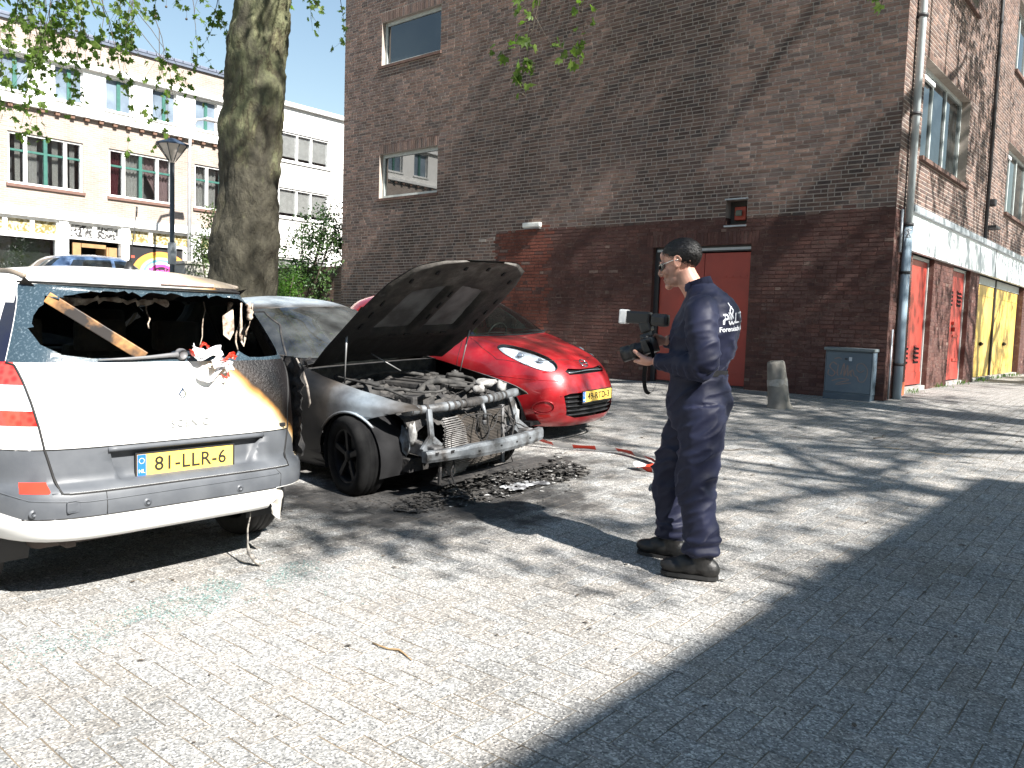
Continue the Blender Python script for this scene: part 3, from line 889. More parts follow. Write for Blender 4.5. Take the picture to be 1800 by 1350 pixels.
# ground floor shopfronts
ZT0, ZT1 = 3.52, 4.02
m_lead = M('leaded_glass', (0.20, 0.16, 0.06), 0.15, (0.42, 0.38, 0.26), 13, lo=0.45, hi=0.52, detail=1)
m_lead2 = M('leaded_glass_grey', (0.06, 0.06, 0.06), 0.15, (0.5, 0.5, 0.48), 11, lo=0.48, hi=0.52, detail=1)
m_shop = glass_mat('shop_glass', (0.6, 0.62, 0.62), 0.12)
piers = [-5.6, -2.5, 0.6, 3.7, 6.8, 9.95, 11.78, 14.2, 16.4]
for y in piers: fadd(shops, 'pier', lambda bm: [fbox(bm, y, y + .26, .6 + k * .5, 1.09 + k * .5, -.3, .05, .012) for k in range(7)], m_wtrim)
for a, b_ in zip(piers, piers[1:]):
    a += .26
    n = 4 if b_ - a > 2.5 else (3 if b_ - a > 2 else 2)
    w = (b_ - a) / n
    for k in range(n):
        u0, u1 = a + k * w, a + (k + 1) * w
        t = fadd(shops, 'transom_window', lambda bm: (fbox(bm, u0, u1, ZT0, ZT0 + .07, -.2, -.02), fbox(bm, u0, u1, ZT1 - .05, ZT1 + .03, -.2, -.02), fbox(bm, u0, u0 + .06, ZT0 + .07, ZT1 - .05, -.2, -.02), fbox(bm, u1 - .06, u1, ZT0 + .07, ZT1 - .05, -.2, -.02)), m_wtrim)
        fadd(t, 'leaded_pane', lambda bm: fbox(bm, u0 + .06, u1 - .06, ZT0 + .07, ZT1 - .05, -.12, -.1), m_lead2 if 10 < a < 11.5 else m_lead)
    if 10 < a < 11.5:            # open shop door
        dk = fadd(shops, 'doorway', lambda bm: fbox(bm, a, b_, .6, ZT0, -1.6, -1.5), m_black)
        fadd(dk, 'doorway_side', lambda bm: (fbox(bm, a, a + .02, .6, ZT0, -1.5, -.2), fbox(bm, b_ - .02, b_, .6, ZT0, -1.5, -.2), fbox(bm, a + .02, b_ - .02, ZT0 - .02, ZT0, -1.5, -.2)), m_black)
        fadd(dk, 'door_leaf', lambda bm: (fbox(bm, a + .16, a + .40, .62, 3.42, -.16, -.1), fbox(bm, b_ - .40, b_ - .34, .62, 3.36, -.9, -.1), fbox(bm, b_ - .33, b_ - .08, .62, 3.36, -.16, -.1)), m_wood)
        fadd(dk, 'door_head', lambda bm: fbox(bm, a + .42, b_ - .42, 3.3, 3.42, -.16, -.1), m_wood)
    elif 11.9 < a < 13:          # painted rainbow shutter
        sh = fadd(shops, 'painted_shutter', lambda bm: fbox(bm, a, a + 1.82, .9, ZT0, -.2, -.1), M('mural_black', (0.012, 0.012, 0.014), 0.6))
        cy, cz = 13.17 - FB.y, 2.62 - FB.z
        rr = [1.0, .86, .76, .66, .56, .46, .34]
        cols = [(0.75, 0.30, 0.06), (0.80, 0.55, 0.05), (0.80, 0.72, 0.30), (0.15, 0.55, 0.70), (0.75, 0.75, 0.78), (0.65, 0.06, 0.33)]
        y_lo, y_hi = a - FB.y, a + 1.82 - FB.y
        for i, col in enumerate(cols):
            bm = B(); N = 40
            o_, i_ = [], []
            for k in range(N + 1):
                th = math.pi * k / N
                for lst_, r_ in ((o_, rr[i]), (i_, rr[i + 1])):
                    yy = min(max(cy + r_ * math.cos(th), y_lo), y_hi)
                    lst_.append(bm.verts.new((-.096 + i * .0007, yy, cz + .75 * r_ * math.sin(th))))
            for k in range(N):
                try: bm.faces.new((o_[k], o_[k + 1], i_[k + 1], i_[k]))
                except ValueError: pass
            obj('rainbow_band', bm, M('mural_%d' % i, col, 0.6), sh)
        text_obj('sign_lettering', 'Monica', .30, M('mural_pink', (0.85, 0.10, 0.42), 0.5), sh, frame_m((-.085, cy - .03, cz + .10), (0, 1, 0), (0, 0, 1)), .004, bold=.006)
        fadd(sh, 'flag_patch', lambda bm: [fbox(bm, a + .02, a + .22, 3.1 + k * .08, 3.18 + k * .08, -.099, -.09) for k in range(1)], M('mural_redpatch', (0.5, 0.08, 0.05), 0.6))
        fadd(shops, 'stall_riser', lambda bm: fbox(bm, a + 1.84, b_, .5, ZT0, -.25, -.05), m_wtrim)
    else:
        f = fadd(shops, 'shop_window', lambda bm: (fbox(bm, a, b_, .6, 1.1, -.2, -.03), fbox(bm, a, a + .08, 1.1, ZT0, -.2, -.03), fbox(bm, b_ - .08, b_, 1.1, ZT0, -.2, -.03), fbox(bm, a + .08, b_ - .08, ZT0 - .08, ZT0, -.2, -.03)), m_wtrim)
        fadd(f, 'shop_pane', lambda bm: fbox(bm, a + .08, b_ - .08, 1.1, ZT0 - .08, -.14, -.13), m_shop)
        fadd(f, 'blind', lambda bm: fbox(bm, a + .08, b_ - .08, 1.1, ZT0 - .1, -.5, -.48), M('leafy_blind', (0.62, 0.64, 0.56), 0.9, (0.42, 0.46, 0.25), 5, lo=.5, hi=.62))

white_house = thing('white_house', 'white rendered house with steel windows beside the pale brick row', 'building', (XF - .3, 21.5, 0.6))
FB = Vector((XF - .3, 21.5, 0.6))
w2 = [(17.75 + 3.4 * k, 20.05 + 3.4 * k, z0, z1) for k in range(4) for z0, z1 in ((7.2, 8.28), (5.1, 6.2), (2.0, 3.6))]
ww = hole_panel(white_house, 'wall', 16.9, 31, .3, 9.2, w2, m_white)
for (a, b_, c, d) in w2:
    f = fadd(ww, 'window', lambda bm: (fbox(bm, a, b_, c, c + .06, -.16, -.05), fbox(bm, a, b_, d - .06, d, -.16, -.05), fbox(bm, a, a + .06, c + .06, d - .06, -.16, -.05), fbox(bm, b_ - .06, b_, c + .06, d - .06, -.16, -.05)), m_wtrim)
    xs = [a + .06, a + (b_ - a) * .36, a + (b_ - a) * .64, b_ - .06]
    for x in xs[1:3]: fadd(f, 'mullion', lambda bm: fbox(bm, x - .03, x + .03, c + .06, d - .06, -.155, -.06), m_wtrim)
    for p, q in zip(xs, xs[1:]):
        fadd(f, 'pane', lambda bm: fbox(bm, p, q, c + .06, d - .06, -.13, -.12), glass_mat('house_glass', (.97, .98, .98), .08) if 'house_glass' not in MATS else MATS['house_glass'])
        fadd(f, 'roller_blind', lambda bm: fbox(bm, p, q, c + .18, d - .06, -.15, -.142), M('pale_blind', (0.74, 0.73, 0.70), 0.9))
    fadd(f, 'sill', lambda bm: fbox(bm, a - .05, b_ + .05, c - .06, c - .002, -.05, .06), m_wtrim)
    fadd(f, 'room', lambda bm: fbox(bm, a, b_, c, d, -.9, -.88), m_black)
fadd(white_house, 'roof', lambda bm: fbox(bm, 16.9, 31, 9.2, 9.35, -12, .15), m_wtrim)
fadd(white_house, 'rear_wall', lambda bm: (fbox(bm, 16.9, 31, .3, 9.2, -12, -11.8), fbox(bm, 16.9, 17.1, .3, 9.2, -11.8, -.01), fbox(bm, 30.8, 31, .3, 9.2, -11.8, -.01)), m_white)

# block of flats behind the camera whose roof edge throws the straight shade over the paving
sb = thing('opposite_flats', 'long brick flats standing to the right behind the viewer', 'building', (12.20, -12.0, 0.0))
bm = B(); box(bm, -4.3, 6, -22, 18.25, -.2, 8.0); sw = obj('wall', bm, M('brick_plain', (0.13, 0.088, 0.073)), sb)
bm = B(); box(bm, -4.5, 6.2, -22.2, 18.45, 8.0, 8.22); obj('roof', bm, MATS['roof_edge'], sb)
for k in range(10):
    for z in (1.0, 3.6, 6.0):
        bm = B(); box(bm, -4.36, -4.29, -20.5 + 3.8 * k, -18.6 + 3.8 * k, z, z + 1.4); w_ = obj('window', bm, m_frame, sw)
        bm = B(); box(bm, -4.375, -4.361, -20.43 + 3.8 * k, -18.67 + 3.8 * k, z + .07, z + 1.33); obj('pane', bm, m_wglass, w_)
# ------------------------------------------------------------------ trees and shrubs
TR = random.Random(5)
def bark_mat():
    m, nt, b = new_mat('plane_bark')
    p = pos(nt)
    w = mapv(nt, p, (1.0, 1.0, 0.45))
    n1 = noise_n(nt, w, 4.2, 6, 0.62, 0.6)
    c1 = ramp(nt, n1, [(0.28, (0.0350, 0.0326, 0.0218)), (0.42, (0.0797, 0.0806, 0.0467)), (0.50, (0.1380, 0.1425, 0.0773)), (0.56, (0.0648, 0.0559, 0.0339)), (0.68, (0.3007, 0.3000, 0.1578))])
    # old dark plates on the lower trunk
    sx = nt.nodes.new('ShaderNodeSeparateXYZ'); nt.links.new(p, sx.inputs[0])
    hgt = math_n(nt, 'MULTIPLY', math_n(nt, 'SUBTRACT', 4.6, sx.outputs[2]), 0.11)
    n2 = noise_n(nt, w, 2.6, 5, 0.6)
    old = ramp(nt, math_n(nt, 'ADD', n2, hgt), [(0.52, 0.0), (0.68, 1.0)])
    c2 = ramp(nt, noise_n(nt, mapv(nt, p, (1, 1, .6)), 16.0, 6, 0.7), [(0.3, (0.0307, 0.0280, 0.0209)), (0.6, (0.0570, 0.0522, 0.0369)), (0.75, (0.0867, 0.0814, 0.0580))])
    nt.links.new(mixc(nt, old, c1, c2), b.inputs['Base Color'])
    sv(b, 'Roughness', 0.85); sv(b, 'Specular IOR Level', 0.25)
    hh_ = math_n(nt, 'ADD', noise_n(nt, mapv(nt, p, (1, 1, .6)), 22.0, 6, 0.7), math_n(nt, 'MULTIPLY', vor(nt, mapv(nt, p, (1, 1, .45)), 14.0), -.6))
    bump(nt, b, hh_, 1.0, 0.035)
    return m
m_bark = bark_mat()
def leaf_mat(name, c1, c2, tr=0.5):
    m, nt, b = new_mat(name)
    out = nt.nodes['Material Output']
    p = pos(nt, False)
    c = mixc(nt, ramp(nt, noise_n(nt, p, 2.3, 3), [(0.35, 0.0), (0.65, 1.0)]), c1, c2)
    c = mixc(nt, 1.0, c, ramp(nt, noise_n(nt, p, 31.0, 2), [(0.3, 0.75), (0.7, 1.25)]), 'MULTIPLY')
    nt.links.new(c, b.inputs['Base Color'])
    sv(b, 'Roughness', 0.45); sv(b, 'Specular IOR Level', 0.35)
    t = nt.nodes.new('ShaderNodeBsdfTranslucent'); nt.links.new(mixc(nt, 1.0, c, (1.5, 1.9, 0.8), 'MULTIPLY'), t.inputs[0])
    mx = nt.nodes.new('ShaderNodeMixShader'); mx.inputs[0].default_value = tr
    nt.links.new(b.outputs[0], mx.inputs[1]); nt.links.new(t.outputs[0], mx.inputs[2]); nt.links.new(mx.outputs[0], out.inputs[0])
    return m
m_leaf = leaf_mat('plane_leaf', (0.075, 0.125, 0.028), (0.115, 0.165, 0.035))
m_leafd = leaf_mat('shrub_leaf', (0.018, 0.045, 0.014), (0.045, 0.085, 0.020), 0.25)
m_leafb = leaf_mat('bright_shrub_leaf', (0.07, 0.15, 0.02), (0.045, 0.10, 0.02), 0.4)
m_twig = M('twig_bark', (0.085, 0.065, 0.045), 0.85, (0.05, 0.04, 0.03), 20)

LOBED = [(0, 0), (.32, -.10), (.52, .22), (.30, .34), (.40, .72), (.14, .62), (0, 1.0), (-.14, .62), (-.40, .72), (-.30, .34), (-.52, .22), (-.32, -.10)]
OVAL = [(0, 0), (.22, .28), (.20, .68), (0, 1.0), (-.20, .68), (-.22, .28)]
def rnd_unit(r):
    while True:
        v = Vector((r.uniform(-1, 1), r.uniform(-1, 1), r.uniform(-1, 1)))
        if 0.05 < v.length < 1: return v.normalized()
def add_leaf(V, F, p, d, n, size, shape):
    d = d.normalized()
    s = d.cross(n)
    if s.length < 1e-3: s = d.orthogonal()
    s.normalize(); n = s.cross(d)
    k = len(V)
    for x, y in shape: V.append(p + s * (x * size) + d * (y * size) + n * (abs(x) * 0.22 * size - y * y * .12 * size))
    F.append(tuple(range(k, k + len(shape))))
def rand_walk(r, p, d, length, n, jit, grav=0.0):
    pts = [Vector(p)]; d = Vector(d).normalized()
    for i in range(n):
        d = (d + rnd_unit(r) * jit + Vector((0, 0, grav))).normalized()
        pts.append(pts[-1] + d * (length / n))
    return pts

def crown(seed, base, limbs, levels, leaf_n, leaf_s, spread=0.9, lift=0.25, len0=3.0, shape=OVAL, len_f=0.62):
    """limb tubes and leaves of a crown; returns (limb bmesh, leaf verts, leaf faces)"""
    r = random.Random(seed)
    bm = B(); V, F = [], []
    def grow(p, d, L, rad, lev):
        n = 4
        pts = rand_walk(r, p, d, L, n, 0.22, lift * 0.12 if lev < 3 else -0.03)
        rads = [rad * (1 - 0.5 * i / n) for i in range(n + 1)]
        tube(bm, pts, rads, 7 if lev < 2 else 4, caps=False)
        if lev >= levels:
            for i in range(leaf_n):
                q = pts[r.randrange(1, n + 1)] + rnd_unit(r) * r.uniform(0.02, 0.30)
                dd = (rnd_unit(r) + Vector((0, 0, -.5))).normalized()
                add_leaf(V, F, q, dd, (rnd_unit(r) * .8 + Vector((0, 0, 1))).normalized(), leaf_s * r.uniform(.6, 1.2), shape)
            return
        for c in range(5 if lev < 2 else 4):
            i = r.randrange(2, n + 1)
            dd = ((pts[i] - pts[i - 1]).normalized() + rnd_unit(r) * spread + Vector((0, 0, lift * .5))).normalized()
            grow(pts[i], dd, L * len_f * r.uniform(.8, 1.2), rads[i] * .62, lev + 1)
    for (p, d, L, rad) in limbs: grow(Vector(p), Vector(d), L, rad, 1)
    return bm, V, F

def trunk_mesh(pts, rads, seed, seg=28, sub=9, knob=0.085):
    bm = B()
    P, Rr = [], []
    pts = [Vector(p) for p in pts]
    for i in range(len(pts) - 1):
        for k in range(sub):
            t = k / sub
            P.append(pts[i].lerp(pts[i + 1], t)); Rr.append(rads[i] * (1 - t) + rads[i + 1] * t)
    P.append(pts[-1]); Rr.append(rads[-1])
    tube(bm, P, Rr, seg)
    for v in bm.verts:
        n = noise.noise(Vector((v.co.x * 2.6, v.co.y * 2.6, v.co.z * 1.5 + seed))) * knob + noise.noise(Vector((v.co.x * 7, v.co.y * 7, v.co.z * 5 + seed))) * knob * .4
        if seg > 40: n += max(-.25, noise.noise(Vector((v.co.x * 19, v.co.y * 19, v.co.z * 11 + seed)))) * .022 + noise.noise(Vector((v.co.x * 45, v.co.y * 45, v.co.z * 30))) * .008
        c = min(P, key=lambda q: abs(q.z - v.co.z))
        d = Vector((v.co.x - c.x, v.co.y - c.y, 0))
        if d.length > 1e-4: v.co += d.normalized() * n
    return bm

# the old plane tree between the cars
TX, TY = -9.46, 5.68
tz = gz(TY)
tree = thing('plane_tree', 'thick old plane tree with mottled bark behind the parked cars', 'tree', (TX, TY, tz))
lean = Vector((0.038, 0.032, 1.0))
tp = [Vector((0, 0, -.1)), Vector((0, 0, .4)) + lean * .0, lean * 1.5, lean * 3.0, lean * 4.2, lean * 5.4, lean * 6.6]
obj('trunk', trunk_mesh(tp, [.60, .46, .40, .375, .35, .335, .35], 3.1, 88, 26), m_bark, tree, True)
top = lean * 6.3
limbs = [(top, (.8, .3, .9), 3.2, .20), (top, (-.7, .4, 1), 3.0, .2), (top, (-.1, -1, .8), 3.2, .19), (top, (.3, 1, .7), 3.0, .17), (lean * 5.9, (-.9, -.6, .45), 3.0, .15), (lean * 6.0, (-.5, .9, .6), 3.0, .14)]
bm, V, F = crown(21, top, limbs, 4, 9, .15)
obj('limbs', bm, m_bark, tree, True)
tag(pyobj('crown', V, F, m_leaf, tree), kind='stuff')

# out-of-frame plane trees along the street, which throw the dappled shade
def shade_tree(name, label, loc, seed, h, leaf_n, leaf_s, len0=3.0, thick_=1.0, group='plane trees along the street outside the picture'):
    t = thing(name, label, 'tree', (loc[0], loc[1], gz(loc[1])), group=group)
    ln = Vector((TR.uniform(-.05, .05), TR.uniform(-.05, .05), 1))
    obj('trunk', trunk_mesh([Vector((0, 0, -.1)), ln * h * .25, ln * h * .5, ln * h * .75, ln * h], [r_ * thick_ for r_ in (.5, .36, .31, .28, .27)], seed, 16, 4), m_bark, t, True)
    lb = []
    for k in range(6):
        a = k * 1.05 + seed
        lb.append((ln * h * (.9 + .02 * k), (math.cos(a), math.sin(a), .55 + .3 * (k % 2)), len0 * TR.uniform(.85, 1.15), .15 * thick_))
    lb.append((ln * h, (0.1, 0, 1), len0, .17 * thick_))
    bm, V, F = crown(seed * 7 + 1, None, lb, 4, leaf_n, leaf_s)
    obj('limbs', bm, m_bark, t, True)
    tag(pyobj('crown', V, F, m_leaf, t), kind='stuff')
    return t
# ------------------------------------------------------------------ car building kit
def curve(tbl):
    """monotone cubic through (t, value) pairs"""
    xs = [t[0] for t in tbl]; ys = [t[1] for t in tbl]; n = len(xs)
    d = [(ys[i + 1] - ys[i]) / (xs[i + 1] - xs[i]) for i in range(n - 1)]
    m = [d[0]] + [0 if d[i - 1] * d[i] <= 0 else 2 * d[i - 1] * d[i] / (d[i - 1] + d[i]) for i in range(1, n - 1)] + [d[-1]]
    def f(t):
        if t <= xs[0]: return ys[0]
        if t >= xs[-1]: return ys[-1]
        i = 0
        while t > xs[i + 1]: i += 1
        h = xs[i + 1] - xs[i]; s = (t - xs[i]) / h
        return ys[i] * (1 + 2 * s) * (1 - s) ** 2 + h * m[i] * s * (1 - s) ** 2 + ys[i + 1] * s * s * (3 - 2 * s) + h * m[i + 1] * s * s * (s - 1)
    return f

def shell(rows, w, xf, xr, nf, nr, xm=None, fr=None):
    """stacked horizontal contours: front half and rear half are superellipses meeting at mid length"""
    bm = B()
    fy = [0, .08, .16, .24, .32, .40, .48, .56, .64, .71, .77, .82, .86, .895, .925, .95, .97, .985, .9955]
    grid = []
    for z in rows:
        W_, F_, R_ = max(w(z), .002), xf(z), xr(z)
        mid = (F_ + R_) / 2 if xm is None else min(max(xm, R_ + .05), F_ - .05)
        nF, nR = nf(z), nr(z)
        half = []
        for t in fy: half.append((F_ - (F_ - mid) * (1 - (1 - t ** nF) ** (1 / nF)), W_ * t))
        ex, rx = half[-1][0], mid - (mid - R_) * (1 - fy[-1] ** nR) ** (1 / nR)
        K = 26
        for k in range(1, K):
            s = k / K; x = ex + (rx - ex) * s
            if x >= mid: q = (x - mid) / (F_ - mid); y = W_ * (1 - min(1, q) ** nF) ** (1 / nF)
            else: q = (mid - x) / (mid - R_); y = W_ * (1 - min(1, q) ** nR) ** (1 / nR)
            half.append((x, y))
        for t in reversed(fy): half.append((mid - (mid - R_) * (1 - t ** nR) ** (1 / nR), W_ * t))
        ring = [(x, y, z) for x, y in half] + [(x, -y, z) for x, y in half[-2:0:-1]]
        grid.append([bm.verts.new(p) for p in ring])
    n = len(grid[0])
    for a, b_ in zip(grid, grid[1:]):
        for k in range(n): bm.faces.new((a[k], a[(k + 1) % n], b_[(k + 1) % n], b_[k]))
    bmesh.ops.remove_doubles(bm, verts=bm.verts, dist=0.0004)
    bmesh.ops.recalc_face_normals(bm, faces=bm.faces[:])
    return bm

def pip(p, poly):
    x, y = p; c = False; j = len(poly) - 1
    for i in range(len(poly)):
        (xi, yi), (xj, yj) = poly[i], poly[j]
        if (yi > y) != (yj > y) and x < (xj - xi) * (y - yi) / (yj - yi + 1e-12) + xi: c = not c
        j = i
    return c

def cut(bm, poly, ax, cond):
    """score the outline into the surface and return the faces inside"""
    i, j = ax
    a0, a1 = min(p[0] for p in poly) - .02, max(p[0] for p in poly) + .02
    b0, b1 = min(p[1] for p in poly) - .02, max(p[1] for p in poly) + .02
    n = len(poly)
    cand = set()
    for f in bm.faces:
        c = f.verts[0].co
        if c[i] < a0 - .6 or c[i] > a1 + .6 or c[j] < b0 - .6 or c[j] > b1 + .6: continue
        vi = [v.co[i] for v in f.verts]; vj = [v.co[j] for v in f.verts]
        if max(vi) < a0 or min(vi) > a1 or max(vj) < b0 or min(vj) > b1: continue
        if cond(f.calc_center_median(), f.normal): cand.add(f)
    for k in range(n):
        p, q = poly[k], poly[(k + 1) % n]
        L = math.hypot(q[0] - p[0], q[1] - p[1])
        if L < 1e-6: continue
        e0, e1 = min(p[0], q[0]) - .004, max(p[0], q[0]) + .004
        g0, g1 = min(p[1], q[1]) - .004, max(p[1], q[1]) + .004
        fs = []
        for f in cand:
            vi = [v.co[i] for v in f.verts]; vj = [v.co[j] for v in f.verts]
            if max(vi) < e0 or min(vi) > e1 or max(vj) < g0 or min(vj) > g1: continue
            fs.append(f)
        if not fs: continue
        no = [0, 0, 0]; no[i] = -(q[1] - p[1]) / L; no[j] = (q[0] - p[0]) / L
        co = [0, 0, 0]; co[i] = p[0]; co[j] = p[1]
        geom = list({v for f in fs for v in f.verts}) + list({e for f in fs for e in f.edges}) + fs
        ret = bmesh.ops.bisect_plane(bm, geom=geom, dist=1e-6, plane_co=co, plane_no=no)
        cand = {f for f in cand if f.is_valid} | {g for g in ret['geom'] if isinstance(g, bmesh.types.BMFace)}
    bm.normal_update()
    out = []
    for f in cand:
        if not f.is_valid: continue
        c = f.calc_center_median()
        if a0 < c[i] < a1 and b0 < c[j] < b1 and cond(c, f.normal) and pip((c[i], c[j]), poly): out.append(f)
    return out

def take(bm, faces, delete=True):
    nb = B(); mp = {}
    for f in faces:
        vs_ = []
        for v in f.verts:
            if v not in mp: mp[v] = nb.verts.new(v.co)
            vs_.append(mp[v])
        try: nb.faces.new(vs_)
        except ValueError: pass
    if delete: bmesh.ops.delete(bm, geom=faces, context='FACES')
    nb.normal_update()
    return nb

def sobj(name, bm, mat, parent, smooth=True, fix=False):
    me = bpy.data.meshes.new(name)
    ng = [f for f in bm.faces if len(f.verts) > 4]
    if ng: bmesh.ops.triangulate(bm, faces=ng, quad_method='BEAUTY', ngon_method='EAR_CLIP')
    if fix: bmesh.ops.recalc_face_normals(bm, faces=bm.faces[:])
    bm.to_mesh(me); bm.free()
    me.materials.append(mat)
    if smooth:
        for p in me.polygons: p.use_smooth = True
    return link_mesh(name, me, parent)

def offset(bm, d):
    bm.normal_update()
    ns = [(v, v.normal.copy()) for v in bm.verts]
    for v, n in ns: v.co += n * d
    return bm

def thick(bm, d):
    """give an open sheet a thickness inwards"""
    bmesh.ops.recalc_face_normals(bm, faces=bm.faces[:])
    bmesh.ops.solidify(bm, geom=bm.faces[:], thickness=d)
    return bm

def ellipse(cx, cy, a, b_, rot=0, n=28, p=2.0):
    out = []
    for k in range(n):
        t = 2 * math.pi * k / n
        x = a * math.copysign(abs(math.cos(t)) ** (2 / p), math.cos(t)); y = b_ * math.copysign(abs(math.sin(t)) ** (2 / p), math.sin(t))
        out.append((cx + x * math.cos(rot) - y * math.sin(rot), cy + x * math.sin(rot) + y * math.cos(rot)))
    return out

def snap_line(bm_src_tree, pts, axis, off=0.0):
    """project a 2-D polyline on the body surface along an axis"""
    out = []
    for p in pts:
        hit = bm_src_tree(p)
        if hit is not None: out.append(hit)
    return out

from mathutils.bvhtree import BVHTree
def ray_front(tree, y, z, x0=1.0):
    h = tree.ray_cast(Vector((x0, y, z)), Vector((-1, 0, 0)))
    return h[0]
def ray_rear(tree, y, z, x0=-6.0):
    h = tree.ray_cast(Vector((x0, y, z)), Vector((1, 0, 0)))
    return h[0]
def ray_side(tree, x, z, s):
    h = tree.ray_cast(Vector((x, 2.0 * s, z)), Vector((0, -s, 0)))
    return h[0]
def ray_top(tree, x, y):
    h = tree.ray_cast(Vector((x, y, 3.0)), Vector((0, 0, -1)))
    return h[0]
def densify(pts, step=0.03, closed=False):
    out = []
    m = len(pts)
    for k in range(m if closed else m - 1):
        p, q = pts[k], pts[(k + 1) % m]
        n = max(1, int(math.hypot(q[0] - p[0], q[1] - p[1]) / step))
        for t in range(n): out.append((p[0] + (q[0] - p[0]) * t / n, p[1] + (q[1] - p[1]) * t / n))
    if not closed: out.append(pts[-1])
    return out
def seam(parent, tree, pts, fn, r=0.003, name='seam', mat=None, out=0.0):
    hs = [fn(tree, *p) for p in densify(pts)]
    hs = [h for h in hs if h is not None]
    if len(hs) < 2: return None
    bm = B(); tube(bm, hs, r, 5)
    return sobj(name, bm, mat or MATS['seam_black'], parent)
M('seam_black', (0.012, 0.012, 0.012), 0.7)
m_tyre = M('tyre_rubber', (0.022, 0.022, 0.023), 0.75, (0.03, 0.029, 0.028), 12, bmp=0.15, bscale=50)
m_alloy = M('alloy', (0.45, 0.46, 0.47), 0.3, metal=0.9)
m_blackplastic = M('black_plastic', (0.018, 0.018, 0.019), 0.5)
m_char = M('charred', (0.010, 0.010, 0.011), 0.85, (0.045, 0.041, 0.038), 14, bmp=0.9, bscale=40)
m_ash = M('ash_metal', (0.22, 0.22, 0.225), 0.7, (0.06, 0.055, 0.05), 9, metal=0.3, bmp=0.3, bscale=30)

def wheel(parent, x, y, r_, wd, side, spokes, rim_mat, tyre_mat, steer=0.0, flat=0.0, name='wheel'):
    """tyre with tread grooves, rim ring, hub and spokes; side=+1 outer face towards +y"""
    mt = Matrix.Translation((x, y, r_ - flat)) @ Matrix.Rotation(steer, 4, 'Z') @ Matrix.Rotation(R(-90) * side, 4, 'X')
    h = wd / 2
    ri = r_ * .66
    prof = [(ri, -h * .8), (r_ * .80, -h), (r_ * .94, -h * .92), (r_ * .985, -h * .72), (r_, -h * .45), (r_ * .985, -h * .40), (r_ * .985, -h * .33), (r_, -h * .28), (r_, -h * .06), (r_ * .985, -h * .03), (r_ * .985, h * .03), (r_, h * .06), (r_, h * .28), (r_ * .985, h * .33), (r_ * .985, h * .40), (r_, h * .45), (r_ * .985, h * .72), (r_ * .94, h * .92), (r_ * .80, h), (ri, h * .8), (ri * .99, h * .55), (ri * .99, -h * .8), (ri, -h * .8)]
    bm = B(); lathe(bm, prof, 48)
    if flat:
        for v in bm.verts: pass
    bmesh.ops.transform(bm, matrix=mt, verts=bm.verts)
    if flat:
        for v in bm.verts:
            if v.co.z < 0.005: v.co.z = 0.005
    t = sobj(name, bm, tyre_mat, parent, fix=True)
    bm = B(); lathe(bm, [(ri, h * .78), (ri * .96, h * .82), (ri * .92, h * .62), (ri * .9, -h * .6)], 48); bmesh.ops.transform(bm, matrix=mt, verts=bm.verts)
    rim = sobj('rim', bm, rim_mat, t, fix=True)
    bm = B(); lathe(bm, [(0, h * .1), (ri * .9, h * .1)], 32); bmesh.ops.transform(bm, matrix=mt, verts=bm.verts); sobj('brake_disc', bm, M('brake_dark', (0.03, 0.03, 0.03), 0.6), t)
    bm = B(); lathe(bm, [(0, h * .72), (ri * .12, h * .72), (ri * .22, h * .62), (ri * .24, h * .2)], 20); bmesh.ops.transform(bm, matrix=mt, verts=bm.verts); sobj('hub', bm, rim_mat, t, fix=True)
    for k in range(spokes):
        a = 2 * math.pi * k / spokes + .3
        bm = B(); box(bm, ri * .15, ri * .95, -ri * .085, ri * .085, h * .35, h * .62, .006)
        for v in bm.verts:
            if v.co.x > ri * .6: v.co.y *= 1.35; v.co.z += h * .12
        bmesh.ops.transform(bm, matrix=mt @ Matrix.Rotation(a, 4, 'Z'), verts=bm.verts)
        sobj('spoke', bm, rim_mat, t, False, True)
    return t

def arches(bm, parent, centres, r_, mat, wmin, out=.235):
    for (x, z) in centres:
        for s in (1, -1):
            pl = ellipse(x, z, r_, r_, 0, 36)
            fs = cut(bm, pl, (0, 2), lambda c, n, s=s: c.y * s > wmin)
            bmesh.ops.delete(bm, geom=fs, context='FACES')
            b2 = B()
            N = 24; o_, i_ = [], []
            for k in range(N + 1):
                a = math.pi * (-.12 + 1.24 * k / N)
                o_.append(b2.verts.new((x + (r_ + .004) * math.cos(a), s * (wmin + .32), z + (r_ + .004) * math.sin(a))))
                i_.append(b2.verts.new((x + (r_ + .004) * math.cos(a), s * (wmin - .02), z + (r_ + .004) * math.sin(a))))
            for k in range(N): b2.faces.new((o_[k], o_[k + 1], i_[k + 1], i_[k]))
            for v in b2.verts:
                if abs(v.co.y) > wmin + .2: v.co.y = s * (wmin + out)
            sobj('wheel_house', b2, mat, parent)

